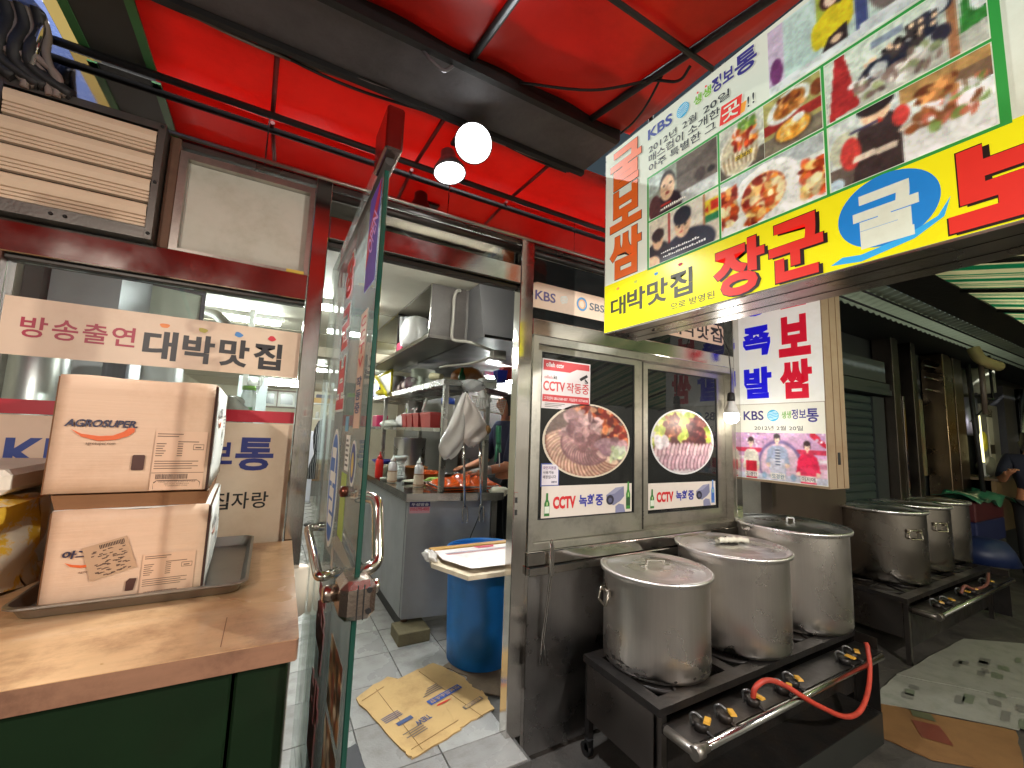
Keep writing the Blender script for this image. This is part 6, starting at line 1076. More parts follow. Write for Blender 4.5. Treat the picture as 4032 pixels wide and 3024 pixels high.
hang('plastic_bag', 'milky plastic bag with a twisted neck hanging from the rack post', [(1.160, 1.185, 1.722), (1.150, 1.205, 1.68), (1.115, 1.29, 1.58), (1.085, 1.345, 1.50), (1.08, 1.36, 1.455), (1.12, 1.34, 1.41), (1.17, 1.29, 1.375), (1.215, 1.25, 1.345)], BAGW, y0=0.985)
hang('plastic_bag', 'long glossy plastic bag hanging aslant in front of the left rack post', [(1.140, 1.165, 1.715), (1.10, 1.15, 1.62), (1.05, 1.16, 1.50), (1.00, 1.165, 1.40), (0.984, 1.15, 1.34), (0.998, 1.11, 1.285), (1.020, 1.075, 1.262)], CLEAR, y0=0.955)
blob('bag_tuft', 'puffed clear plastic tuft above the twisted bag neck', 'plastic bag', (1.215, 0.98, 1.772), (.075, .05, .042), mat('clear_tuft', c(220, 220, 220), 0.15, 0, 0.1, 10, bump=0.9, bscale=18, alpha=0.45, coat=0.8), 38, wob=.22)
blob('bread_piece', 'tan food piece showing at the right of the milky bag', 'food', (1.350, 0.975, 1.468), (.022, .02, .03), mat('tan_food', c(150, 110, 56), 0.6, var=0.4, scale=30), 39)
blob('dark_band', 'dark rubber band round the twisted bag neck', 'band', (1.172, 0.985, 1.722), (.020, .020, .008), BLACKIRON, 40)
t = thing('hanging_glove', 'white work glove hanging fingers down from the wire basket', 'glove', (1.31, 1.0, 1.62)); GW = mat('white_cotton', c(226, 224, 220), 0.85, bump=0.3, bscale=120)
gl = MB(); gl.tube(curve_pts([(1.288, .99, 1.735), (1.298, .985, 1.715), (1.305, .985, 1.69)], 4), .028, 10)
for (a, b, l) in ((-.028, -.010, .075), (-.010, .0, .09), (.010, .008, .085), (.028, .022, .07)): gl.tube(curve_pts([(1.303 + a, .985, 1.70), (1.303 + a + b * .5, .982, 1.70 - l * .5), (1.303 + a + b, .985, 1.70 - l)], 4), .0098, 9)
gl.tube([(1.33, .985, 1.72), (1.36, .985, 1.69), (1.372, .985, 1.67)], .0095, 9); gl.build('glove_fabric', GW, t)
bk = thing('wire_basket', 'pale plastic mesh basket hanging at the end of the rack', 'basket', (1.4, 1.05, 1.6)); BKM = mat('pale_mesh', c(190, 182, 160), 0.5)
BQ = [(1.250, 1.045, 1.705), (1.532, 1.045, 1.690), (1.505, 1.045, 1.585), (1.285, 1.045, 1.612)]
def bq(u, v): return tuple((Vector(BQ[3]).lerp(Vector(BQ[2]), u)).lerp(Vector(BQ[0]).lerp(Vector(BQ[1]), u), v))
m_ = MB()
for k in range(19): m_.tube([bq(k / 18, 0), bq(k / 18, 1)], .0016, 4, caps=False)
for k in range(9): m_.tube([bq(0, k / 8), bq(1, k / 8)], .0016, 4, caps=False)
m_.build('mesh', BKM, bk)['kind'] = 'stuff'; MB().tube([bq(0, 0), bq(1, 0), bq(1, 1), bq(0, 1), bq(0, 0)], .005, 7).build('basket_rim', BKM, bk)
t = thing('knife_box', 'flat dark box with a white top lying on the mesh basket', 'box', (1.43, 1.02, 1.72)); MB().hexa([(1.355, .985, 1.728), (1.505, .985, 1.715), (1.51, 1.05, 1.715), (1.365, 1.05, 1.728), (1.352, .985, 1.762), (1.515, .985, 1.742), (1.52, 1.05, 1.752), (1.362, 1.05, 1.774)]).build('box_body', mat('dark_maroon', c(56, 30, 36), 0.4), t); MB().add([(1.354, .990, 1.7625), (1.512, .990, 1.7432), (1.517, 1.045, 1.7525), (1.364, 1.045, 1.7735)], [(0, 1, 2, 3)]).build('box_top', WHITEP, t, thick=.0016)
for k, x in enumerate((1.178, 1.299)):
    t = thing('meat_fork', 'two pronged meat fork hanging before the counter, %s' % ('beside the rack post' if k == 0 else 'under the milky bag'), 'fork', (x, 0.925, 0.9), 'meat forks hanging from the rack')
    MB().tube([(x - .004, .985, 1.42), (x + .006, .935, .945)], .0085, 9).build('fork_shaft', STEEL, t)
    for s in (-1, 1): MB().tube(curve_pts([(x + .006, .935, .96), (x + .006 + s * .016, .930, .935), (x + .008 + s * .017, .925, .88), (x + s * .014 + .005, .920, .845)], 4), .0042, 7).build('fork_prong', STEEL, t)
t = thing('green_glove', 'green rubber glove hanging beside the door post', 'glove', (1.46, 1.0, 1.3)); g_ = MB(); g_.tube(curve_pts([(1.452, 1.0, 1.50), (1.452, 1.0, 1.44), (1.456, 1.0, 1.37)], 4), .021, 10); g_.tube([(1.447, 1.0, 1.38), (1.440, 1.0, 1.30), (1.436, 1.0, 1.24)], .010, 8); g_.tube([(1.464, 1.0, 1.38), (1.468, 1.0, 1.33), (1.47, 1.0, 1.305)], .011, 8); g_.build('glove_rubber', mat('green_rubber', c(60, 128, 96), 0.3), t); MB().tube([(1.466, 1.005, 1.33), (1.474, 1.005, 1.205)], .004, 6).build('stick', WHITEP, t)
t = thing('blue_dustpan', 'blue and red plastic scoops hanging on the kitchen wall', 'scoops', (1.74, 1.5, 1.9)); MB().hexa([(1.690, 1.49, 1.875), (1.765, 1.49, 1.885), (1.765, 1.55, 1.885), (1.690, 1.55, 1.875), (1.672, 1.48, 1.985), (1.775, 1.48, 1.995), (1.775, 1.56, 1.995), (1.672, 1.56, 1.985)]).build('blue_scoop', mat('royal_blue', c(36, 52, 210), 0.35), t); MB().hexa([(1.775, 1.51, 1.90), (1.87, 1.51, 1.93), (1.87, 1.57, 1.93), (1.775, 1.57, 1.90), (1.735, 1.51, 2.02), (1.87, 1.51, 2.04), (1.87, 1.57, 2.04), (1.735, 1.57, 2.02)]).build('red_scoop', mat('bright_red', c(214, 36, 30), 0.35), t)
tag(box('wall_shelf', mat('dark_back_panel', (0.09, 0.085, 0.085), 0.4), None, 1.55, 2.4, 1.9, 1.93, 1.2, 2.0), 'dark back panel of the kitchen behind the cook', 'panel')
# blue bin with a board across
bn = thing('blue_bin', 'tall blue plastic bin standing just inside the doorway', 'bin', (1.17, 0.70, 0.14)); BLUEP = mat('bin_blue', c(28, 124, 212), 0.42, 0, 0.07, 4, dirt=c(14, 50, 90), dirt_amt=0.5, dirt_scale=4)
bxy = (1.195, 0.64); MB().lathe([(.182, .1405), (.194, .150), (.202, .30), (.216, .735), (.222, .742), (.228, .742), (.230, .752), (.226, .760), (.217, .760), (.212, .745), (.194, .20), (.182, .16)], *bxy, 56, cap1=True).build('bin_body', BLUEP, bn)
fb = thing('foam_board', 'brown and white packing board lying across the blue bin', 'board', (1.1, 0.4, .77)); Bp = [(0.755, 0.335, .775), (0.79, 0.50, .785), (1.40, 0.50, .785), (1.40, 0.10, .765), (0.86, 0.12, .765)]
n = len(Bp); MB().add([(x, y, z) for x, y, z in Bp] + [(x, y, z + .02) for x, y, z in Bp], [tuple(reversed(range(n))), tuple(range(n, 2 * n))] + [(i, (i + 1) % n, (i + 1) % n + n, i + n) for i in range(n)]).build('board_base', mat('grimy_foam', c(206, 192, 166), 0.7, dirt=c(130, 100, 66), dirt_amt=0.7, dirt_scale=10), fb)
MB().hexa([(0.80, 0.445, .8065), (1.40, 0.445, .8065), (1.40, 0.50, .8065), (0.79, 0.50, .8065), (0.80, 0.45, .828), (1.40, 0.45, .828), (1.40, 0.495, .828), (0.795, 0.495, .828)]).build('tan_strip', mat('tan_tape', c(186, 142, 76), 0.45), fb)
BF = frame((0, 0, .8005), (1, 0, 0), (0, 1, 0.05)); poly('white_sheet', BF, [(0.80, 0.30), (0.805, 0.435), (1.40, 0.435), (1.40, 0.125), (0.885, 0.14)], mat('white_card', c(226, 216, 210), 0.55, dirt=c(180, 160, 160), dirt_amt=0.6, dirt_scale=14), fb, 0.003)
for k, (v, m_) in enumerate(((.36, pm(c(60, 52, 130))), (.345, pm(c(196, 50, 70))))): rect('printed_stripe', BF, .84, 1.39, v + .01, v + .015, m_, fb, 0.005)
poly('red_print', BF, [(1.02, .435), (1.04, .40), (1.13, .40), (1.15, .435)], pm(c(190, 60, 80)), fb, 0.005)
blob('plastic_scrap', 'crumpled plastic scrap at the left end of the board on the bin', 'plastic scrap', (0.775, 0.41, .81), (.03, .07, .025), CLEAR, 44, wob=.2)
# cardboard mats at the door
def flatcard(name, label, cat, pts, z, m, th=.004, seed=0):
    g = np.random.default_rng(seed); P_ = []
    for a, b in zip(pts, pts[1:] + pts[:1]):
        for k in range(7): t_ = k / 7; P_.append((a[0] + (b[0] - a[0]) * t_ + g.normal(0, .003), a[1] + (b[1] - a[1]) * t_ + g.normal(0, .003)))
    n = len(P_); o = MB().add([(x, y, z) for x, y in P_] + [(x, y, z + th + .003 * g.random()) for x, y in P_], [tuple(reversed(range(n))), tuple(range(n, 2 * n))] + [(i, (i + 1) % n, (i + 1) % n + n, i + n) for i in range(n)]).build(name, m); return tag(o, label, cat)
CARD = mat('flat_cardboard', c(196, 162, 108), 0.75, 0, 0.12, 6, bump=0.3, bscale=12, dirt=c(140, 106, 62), dirt_amt=0.7, dirt_scale=5)
cm = flatcard('cardboard_mat', 'flattened brown cardboard box with blue print lying inside the doorway', 'cardboard', [(0.475, 0.535), (0.66, 0.645), (0.70, 0.60), (0.92, 0.672), (1.02, 0.47), (1.03, 0.35), (1.055, 0.30), (1.045, 0.165), (0.86, 0.115), (0.835, 0.10), (0.61, 0.035), (0.585, 0.115)], 0.1415, CARD, .005, 3)
CMF = frame((0.80, 0.30, 0.1515), (0.925, -0.38, 0), (0.38, 0.925, 0))
def cmf(rot): return frame((0.80, 0.30, 0.1505), (math.cos(rot), math.sin(rot), 0), (-math.sin(rot), math.cos(rot), 0))
K = cmf(math.radians(20) + math.pi); CINK = pm(c(70, 84, 120)); CB = pm(c(58, 84, 150)); CG_ = pm(c(110, 100, 90))
rect('blue_print', K, -.19, .01, -.055, -.015, CB, cm, 0.001); text('맛보드소소한', K, -.18, .0, -.048, -.022, CARD, cm, 0.002, 0.02)
poly('red_swoosh', K, [(-.10, .01), (-.02, .0), (.0, .008), (-.05, .016)], pm(c(206, 70, 50)), cm, .001); rect('print_frame', K, -.20, -.08, .10, .125, CG_, cm, .001); rect('print_line', K, -.19, -.09, .104, .121, CARD, cm, .0016); text('주식회사', K, -.18, -.10, .106, .119, CINK, cm, .002)
text('TIEW', K, .06, .14, .02, .055, CINK, cm, .001, .02); rect('print_frame', K, .12, .20, -.03, -.005, CINK, cm, .001)
for k in range(4): rect('print_line', K, -.12, .0 - .02 * k, -.095 - k * .014, -.088 - k * .014, CG_, cm, .001); rect('print_line', K, .12, .22 - .02 * (k % 2), .05 + k * .014, .056 + k * .014, CG_, cm, .001)
for k in range(4): rect('print_line', K, .14, .23, -.065 - k * .012, -.06 - k * .012, CINK, cm, .001)
crease = MB()
for a, b in (((.58, .56), (.66, .06)), ((.82, .62), (.97, .13)), ((.50, .49), (.62, .56)), ((.62, .08), (.86, .16))): crease.tube([(a[0], a[1], .1502), (b[0], b[1], .1502)], .0012, 4)
crease.build('crease', mat('crease_line', c(150, 116, 70), 0.8), cm)  # darker lines along the folds
flatcard('cardboard_mat', 'worn grey brown mat under the blue bin beside the door post', 'mat', [(0.96, 0.62), (1.04, 0.47), (1.00, 0.36), (1.12, 0.24), (1.30, 0.30), (1.40, 0.52), (1.3, .75)], 0.1405, mat('worn_mat', c(120, 104, 86), 0.8, var=0.3, scale=8, bump=0.3, dirt=c(60, 50, 42), dirt_amt=0.6), .003, 9)
flatcard('dark_mat', 'small dark rubber mat on the tiles near the door edge', 'mat', [(0.30, 0.19), (0.43, 0.215), (0.44, 0.06), (0.30, 0.02)], 0.1405, mat('dark_rubber', (0.04, 0.04, 0.045), 0.7), .004, 12)
# deeper in the room
gs = thing('hanging_garment', 'dark striped coat hanging on a black stand behind the glass door', 'coat', (0.66, 4.6, 0.14)); STR = mat('striped_cloth', (0.022, 0.024, 0.032), 0.85)
nt = STR.node_tree; wv = nt.nodes.new('ShaderNodeTexWave'); wv.inputs['Scale'].default_value = 14; wv.inputs['Distortion'].default_value = 3; mx = nt.nodes.new('ShaderNodeMix'); mx.data_type = 'RGBA'; mr = nt.nodes.new('ShaderNodeMapRange'); mr.inputs['From Min'].default_value = .80; mr.inputs['From Max'].default_value = .95
tcn = nt.nodes.new('ShaderNodeTexCoord'); nt.links.new(tcn.outputs['Object'], wv.inputs['Vector']); nt.links.new(wv.outputs['Fac'], mr.inputs[0]); nt.links.new(mr.outputs[0], mx.inputs['Factor']); mx.inputs['A'].default_value = (.018, .02, .03, 1); mx.inputs['B'].default_value = (.42, .43, .45, 1); nt.links.new(mx.outputs['Result'], nt.nodes['Principled BSDF'].inputs['Base Color'])
def coat(u, v):
    a = 2 * math.pi * u; prof = [(.02, 1.56), (.085, 1.52), (.12, 1.42), (.125, 1.30), (.105, 1.15), (.085, 1.08), (.115, .98), (.14, .86), (.15, .75)]; k = v * 7.999; i = int(k); f = k - i; r = prof[i][0] * (1 - f) + prof[i + 1][0] * f; z = prof[i][1] * (1 - f) + prof[i + 1][1] * f
    r *= 1 + .07 * math.sin(a * 7) * v; return (0.665 + r * math.cos(a) - .03 * v, 4.6 + .7 * r * math.sin(a), z)
MB().grid(42, 24, coat).build('coat_cloth', STR, gs)
MB().tube(curve_pts([(0.60, 4.52, 1.46), (0.565, 4.50, 1.30), (0.585, 4.50, 1.13)], 5), .04, 10).build('sleeve', STR, gs); MB().tube(curve_pts([(.57, 4.52, 1.09), (.66, 4.48, 1.075), (.76, 4.52, 1.09)], 5), .014, 8).build('belt', STR, gs)
MB().tube([(0.665, 4.6, 0.16), (0.665, 4.6, 1.60)], .014, 8).build('stand_pole', BLACKIRON, gs); MB().lathe([(.16, .1405), (.16, .155), (.02, .17)], .665, 4.6, 20).build('stand_base', BLACKIRON, gs)
sh = thing('white_shelf', 'white shelf unit with cartons and jars at the back of the room', 'shelf', (1.1, 9.2, .4))
for z in (1.60, 1.95): box('shelf_board', WHITEP, sh, .78, 1.45, 9.0, 9.3, z, z + .03)
for x in (.78, 1.42): box('shelf_side', WHITEP, sh, x, x + .03, 9.0, 9.3, .14, 2.05)
tag(box('carton', CARD, None, .85, 1.3, 9.02, 9.25, 1.9805, 2.10), 'cardboard carton on the white shelf at the back', 'carton'); tag(box('grey_bundle', mat('grey_bundle', c(96, 96, 110), 0.7), None, .9, 1.25, 9.02, 9.25, 2.1005, 2.18), 'grey bundle on top of the carton at the back', 'bundle')
for k in range(3): tag(MB().lathe([(.04, 1.6305), (.04, 1.72 + .05 * (k % 2)), (.025, 1.78)], .95 + .15 * k, 9.12, 12).build('jar', WHITEP), ('left pale jar on the lower board of the back shelf', 'middle and tallest pale jar on the lower board of the back shelf', 'right pale jar on the lower board of the back shelf')[k], 'jar', 'jars on the back shelf')
wn_ = thing('back_window', 'sliding window with two dark panes in a brown frame on the back wall', 'window', (.1, 11.4, 1.9)); box('window_frame', mat('brown_frame', c(110, 84, 70), 0.5), wn_, -.36, .60, 11.35, 11.399, 1.90, 2.38)
for x0 in (-.31, .14): s_ = box('sash', WHITEP, wn_, x0, x0 + .42, 11.33, 11.349, 1.94, 2.34); box('pane', mat('dark_pane', c(96, 100, 104), 0.2), s_, x0 + .06, x0 + .36, 11.32, 11.329, 2.0, 2.28)
fn_ = thing('white_fan', 'white wall fan tilted downwards, seen through the left window', 'fan', (-.11, 2.5, 1.75)); Mf = Matrix.Translation((-.115, 2.5, 1.775)) @ Matrix.Rotation(math.radians(-72), 4, 'Y') @ Matrix.Rotation(math.radians(15), 4, 'X')
for r in (.105, .085, .06, .035): MB().tube([tuple(Mf @ Vector((r * math.cos(a), r * math.sin(a), .018 * (1 - r / .105)))) for a in np.linspace(0, 6.283, 33)], .0028, 5).build('fan_ring', WHITEP, fn_)
for k in range(24): a = k * math.pi / 12; MB().tube([tuple(Mf @ Vector((.015 * math.cos(a), .015 * math.sin(a), .018))), tuple(Mf @ Vector((.105 * math.cos(a), .105 * math.sin(a), 0)))], .0013, 4, caps=False).build('fan_wire', WHITEP, fn_)
MB().lathe([(.022, .0), (.022, .022)], n=14, M=Mf).build('fan_hub', WHITEP, fn_); 
for k in range(3): MB().grid(4, 4, lambda u, v: tuple(Mf @ Vector(((.02 + .07 * u) * math.cos(k * 2.094 + .7 * (v - .5)), (.02 + .07 * u) * math.sin(k * 2.094 + .7 * (v - .5)), -.012 + .012 * v)))).build('fan_blade', WHITEP, fn_)
MB().tube([tuple(Mf @ Vector((0, 0, -.02))), (-.19, 2.5, 1.80)], .035, 12).build('fan_motor', WHITEP, fn_); box('fan_bracket', WHITEP, fn_, -.23, -.19, 2.47, 2.53, 1.74, 2.4195)
jr = thing('lidded_jar', 'clear plastic jar with bright green lid behind the stacked cartons', 'jar', (-.113, 1.0, 1.45)); MB().lathe([(.034, 1.452), (.037, 1.46), (.037, 1.60), (.031, 1.625), (.031, 1.632)], -.113, 1.0, 24).build('jar_body', mat('clear_jar', c(206, 220, 206), 0.1, alpha=.45, coat=.6), jr); MB().lathe([(.033, 1.633), (.033, 1.652), (.030, 1.656)], -.113, 1.0, 24).build('jar_lid', mat('lime_lid', c(140, 226, 40), 0.35), jr); rect('jar_label', frame((-.113, .962, 1.5), (1, 0, 0), (0, 0, 1)), -.005, .025, -.03, .04, mat('green_print', c(70, 140, 70), 0.5), jr)
tag(box('display_shelf', mat('pale_shelf', c(200, 194, 180), 0.5), None, -1.15, -.02, .85, 1.30, 1.40, 1.4515), 'pale shelf inside the left window under bags and jars', 'shelf')
# behind the left window: columns, cylinder, posters, bags
tag(MB().lathe([(.085, 0.9), (.085, 1.75), (.07, 1.77)], -.80, .60, 32).build('steel_cylinder', brushed('cyl_steel', (.72, .74, .74), .34, (20, 20, 1))), 'steel drum standing inside the left end of the window', 'drum')
tag(box('grey_column', mat('grey_metal_panel', (0.36, 0.38, 0.41), 0.38, 0.45, 0.1, 3, dirt=(.2, .2, .2), dirt_amt=.5), None, -1.02, -.75, 1.2, 1.8, 0.14, 2.4195), 'grey metal clad column inside the left window', 'column')
tag(box('concrete_pillar', mat('stained_concrete', c(170, 162, 146), 0.8, var=0.3, scale=9, dirt=c(90, 84, 76), dirt_amt=.7), None, -1.21, -1.10, 1.1, 1.5, 0.14, 2.4195), 'stained pale pillar at the left end of the window', 'pillar')
tag(box('wall_cables', mat('dark_trunk', (.06, .055, .05), .6, var=.5, scale=20), None, -1.095, -1.03, 1.15, 1.25, 0.14, 2.4195), 'dark bunch of cables between the pale pillar and the grey column', 'cables')
tag(MB().lathe([(.004, 1.74), (.03, 1.745), (.036, 1.79), (.03, 1.83), (.004, 1.845)], -.60, .95, 20).build('round_pot', mat('grey_rubber', (.07, .075, .08), .35)), 'dark rounded pot showing above the banner sticker', 'pot')
tag(box('wooden_door', mat('cream_door', c(206, 196, 160), .5, var=.05), None, -1.05, -.88, 2.1, 2.14, 0.14, 2.4195), 'cream door leaf inside the room behind the grey column', 'door')
for x in (-.92, -.865): tag(box('steel_strip', STEEL, None, x, x + .012, 2.08, 2.095, .14, 2.4195), '%s thin steel strip on the cream door' % ('left' if x < -.9 else 'right'), 'strip', 'steel strips on the cream door')
fr_ = thing('picture_frame', 'dark framed food picture hanging aslant on the wall inside', 'picture', (-.72, 2.0, 2.2)); PF = frame((-.72, 2.0, 2.10), (1, .3, 0), (0, 0, 1)); rect('picture', PF, -.085, .21, -.16, .28, mat('pale_picture', c(206, 210, 196), .4), fr_, 0.0)
for a in ((-.11, -.085, -.18, .31), (.21, .235, -.18, .31), (-.085, .21, .28, .31)): MB().prism([(a[0], a[2]), (a[1], a[2]), (a[1], a[3]), (a[0], a[3])], PF, -.01, .012).build('frame_bar', mat('slate_frame', c(84, 84, 92), .5), fr_)
for k, (u, kk) in enumerate(((-.04, (226, 206, 70)), (0, (70, 90, 190)), (.04, (190, 130, 90)), (.11, (80, 170, 90)))): poly('bottle_print', PF, ellp(u, -.02 + .01 * k, .014, .07 if k < 3 else .02), pm(c(*kk)), fr_, .002)
blob('yellow_bag', 'yellow plastic bag on the shelf inside the left window', 'bag', (-.44, 1.0, 1.52), (.085, .07, .085), mat('yellow_bag', c(206, 206, 90), .35, bump=.4, bscale=12), 50, wob=.12, zcut=1.452); blob('dark_bag', 'dark green bag beside the yellow bag inside the left window', 'bag', (-.31, 1.02, 1.52), (.08, .07, .09), mat('dark_bag', c(40, 50, 46), .3, bump=.5, bscale=14), 51, wob=.12, zcut=1.452); blob('clear_packets', 'clear packets of snacks on the shelf above the stacked cartons', 'packets', (-.20, .95, 1.515), (.09, .06, .075), mat('clear_packet', c(190, 186, 176), .15, bump=.9, bscale=20, alpha=.8, var=.4, coat=.6), 52, wob=.2, zcut=1.452)
tag(box('striped_curtain', mat('grey_curtain', c(130, 130, 146), .8, var=.3, scale=4, stretch=(20, 20, .5)), None, -.66, -.58, .75, .80, 1.3, 1.75), 'grey striped curtain strip inside the left window', 'curtain'); tag(box('white_cooler', mat('cooler_white', c(206, 210, 214), .4), None, -.66, -.50, 1.35, 1.6, 1.0, 1.78, bev=.01), 'white cooler panel behind the yellow bag', 'cooler')
tag(box('glass_cabinet', mat('pale_cabinet', c(190, 200, 204), .3), None, -.30, -.05, 3.2, 3.4, 1.1, 1.92), 'pale cabinet behind the snack packets', 'cabinet')
tag(MB().tube(curve_pts([(-.62, 2.6, 2.36), (-.45, 2.3, 2.30), (-.33, 2.0, 2.16), (-.2, 1.8, 2.02)], 5), .04, 12).build('duct_hose', mat('grey_duct', c(150, 148, 140), .6, bump=.5, bscale=30)), 'grey duct hose under the ceiling inside the left window', 'duct')
tag(box('maroon_bin', mat('maroon_panel', c(90, 44, 52), .5), None, .80, 1.05, 3.6, 3.9, .14, 1.02, bev=.01), 'maroon bin behind the blue oval sticker', 'bin'); tag(MB().lathe([(.10, .1405), (.12, .82), (.125, .83), (.11, .80)], .70, 3.3, 24).build('dark_drum', mat('dark_green_drum', (.03, .05, .04), .4)), 'dark green drum beside the hanging coat', 'drum')
tag(box('white_freezer', mat('freezer_white', c(214, 214, 226), .4), None, .48, .72, 6.5, 7.2, .14, 1.35, bev=.01), 'white freezer far back beside the door post', 'freezer')
for k, x in enumerate((.72, .86)): tag(box('notice_paper', WHITEP, None, x, x + .10, 5.0, 5.01, 1.42, 1.56), '%s white notice paper hanging behind the glass door' % ('left', 'right')[k], 'notice', 'notices seen through the door')
tag(box('wall_column', mat('pale_green_wall', c(176, 180, 156), .6), None, .98, 1.5, 6.0, 6.4, .14, 2.4195), 'pale column in the dining room behind the glass door', 'column')
# ================================================================ the dark stalls further down the alley
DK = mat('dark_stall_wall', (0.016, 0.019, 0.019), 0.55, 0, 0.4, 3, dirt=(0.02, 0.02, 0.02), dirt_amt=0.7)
ns = thing('neighbour_stall', 'unlit neighbouring stall front with dark shutter, steel posts and poster', 'stall front', (5.5, 0, 0))
def nb(name, m, *a, bev=0.0): return box(name, m, ns, *a, bev=bev)
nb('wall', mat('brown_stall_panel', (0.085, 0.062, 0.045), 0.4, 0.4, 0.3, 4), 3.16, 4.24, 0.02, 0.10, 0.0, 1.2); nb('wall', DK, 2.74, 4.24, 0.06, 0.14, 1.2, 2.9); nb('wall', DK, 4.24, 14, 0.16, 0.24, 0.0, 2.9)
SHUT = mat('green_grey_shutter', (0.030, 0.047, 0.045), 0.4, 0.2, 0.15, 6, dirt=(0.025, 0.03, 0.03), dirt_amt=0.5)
nslat = 22; so = None
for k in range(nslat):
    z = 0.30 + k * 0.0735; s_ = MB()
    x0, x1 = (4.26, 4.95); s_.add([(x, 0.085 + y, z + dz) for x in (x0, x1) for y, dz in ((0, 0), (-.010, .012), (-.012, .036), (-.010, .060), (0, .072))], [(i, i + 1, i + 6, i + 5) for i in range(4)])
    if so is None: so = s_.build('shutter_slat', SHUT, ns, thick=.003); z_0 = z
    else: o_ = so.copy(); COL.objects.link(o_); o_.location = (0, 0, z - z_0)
nb('shutter_edge', mat('shutter_edge_dark', (.022, .028, .028), .5), 4.96, 5.20, 0.06, 0.14, 0.0, 1.92)  # darker panel along the right edge of the shutter
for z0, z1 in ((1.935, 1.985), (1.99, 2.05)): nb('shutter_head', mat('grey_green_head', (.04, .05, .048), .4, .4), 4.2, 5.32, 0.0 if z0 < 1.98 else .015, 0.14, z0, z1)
nb('added_soffit', DK, 2.80, 11.7, -.285, .155, 2.515, 2.535); nb('fascia', mat('fascia_grey', (.035, .042, .04), .5), 4.24, 5.15, 0.02, 0.12, 2.06, 2.26)  # first board is added to block lamp light through the canopy gap
WS = brushed('worn_post_steel', (.10, .085, .07), .36, (12, 12, 1), .5)
for x0, x1, y0 in ((5.22, 5.33, -.02), (5.37, 5.43, 0.0), (5.62, 5.73, -.04)): nb('post', WS, x0, x1, y0, .14, 0, 2.55, bev=.004)
nb('white_tube', STEEL, 5.44, 5.47, -.01, .02, .8, 1.95)
pp = nb('poster', mat('faded_poster', c(104, 108, 76), .6, 0, .35, 5, dirt=c(120, 44, 28), dirt_amt=.9, dirt_scale=3.2), 5.78, 6.30, .10, .155, 1.15, 1.98)
for k, z in enumerate((2.33, 2.20, 2.07)): nb('shelf_bar', STEEL, 6.10, 6.52, .0, .012, z, z + .012)
nb('cage', BLACKIRON, 5.80, 6.10, .05, .155, 2.05, 2.45)
for k in range(3): nb('cage_bar', mat('pale_bar', (.22, .24, .2), .5), 5.80, 5.90, .03, .045, 2.09 + k * .12, 2.18 + k * .12)
ORP = brushed('reflective_pillar', (.26, .19, .12), .30, (14, 14, 1), .5)
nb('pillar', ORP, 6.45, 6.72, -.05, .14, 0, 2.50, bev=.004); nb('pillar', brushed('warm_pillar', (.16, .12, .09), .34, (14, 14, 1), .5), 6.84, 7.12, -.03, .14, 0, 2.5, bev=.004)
tag(MB().tube([(6.62, -.20, 2.38), (6.80, -.20, .70)], .022, 10).build('black_pole', BLACKIRON), 'slanting black pole in front of the warm pillars of the next stall', 'pole')
sc = thing('stall_counter', 'brown stall counter with utensils far down the alley', 'counter', (8.6, -.1, 0)); box('counter_front', mat('brown_panel', (.20, .13, .055), .5, 0, .2, 4, dirt=(.09, .03, .02), dirt_amt=.5), sc, 7.15, 10.8, -.22, -.18, .55, 1.10); box('counter_slab', mat('brown_slab', (.14, .10, .06), .4), sc, 7.12, 10.8, -.24, .15, 1.105, 1.13)
tag(MB().lathe([(.10, 1.62), (.11, 1.65), (.11, 2.06), (.09, 2.08)], 7.40, .04, 24).build('lilac_drum', mat('lilac_metal', (.26, .25, .33), .3, .6)), 'lilac grey drum above the far stall counter', 'drum')
tag(MB().lathe([(.02, 2.13), (.17, 2.15), (.17, 2.42), (.05, 2.46)], 7.62, -.02, 24).build('round_lamp_shade', mat('pale_dome', (.42, .42, .34), .4)), 'pale round dome hanging over the far stall', 'dome')
sl = thing('strip_lamp', 'thin glowing yellowish lamp standing on the far stall counter', 'lamp', (7.5, -.05, 1.13)); MB().tube([(7.50, -.05, 1.30), (7.47, -.05, 1.86)], .020, 10).build('lamp_tube', emis('yellow_tube', (1, .92, .45), 1.6), sl); MB().lathe([(.05, 1.131), (.05, 1.15), (.02, 1.17), (.02, 1.30)], 7.50, -.05, 14).build('lamp_foot', WHITEP, sl)
blob('yellow_pouch', 'yellow pouch among the utensils of the far stall', 'pouch', (7.66, -.02, 1.55), (.08, .05, .12), mat('yellow_pouch', c(190, 176, 40), .4, emit=.05), 60, wob=.15); blob('white_bowl_heap', 'white bowls heaped on the far stall counter', 'bowls', (7.74, -.03, 1.25), (.13, .08, .12), mat('grey_white', c(170, 166, 156), .5), 61, wob=.12, zcut=1.131)
tag(box('menu_board', mat('pale_board', (.30, .29, .25), .4, .2), None, 8.05, 8.75, .05, .09, 1.131, 2.05), 'pale board with a hanging white strip behind the far counter', 'board')
t = tag(box('white_strip', mat('white_strip', c(206, 200, 180), .6), None, 8.22, 8.40, .03, .045, 1.131, 1.88), 'white vertical banner strip hanging on the pale board', 'banner'); BFr = fac(.03); text('삼', BFr, 8.20, 8.42, 1.885, 1.99, pm(c(40, 34, 30)), t, .003, .03); rect('dark_patch', BFr, 8.22, 8.40, 1.40, 1.52, pm(c(40, 34, 32)), t, .002)
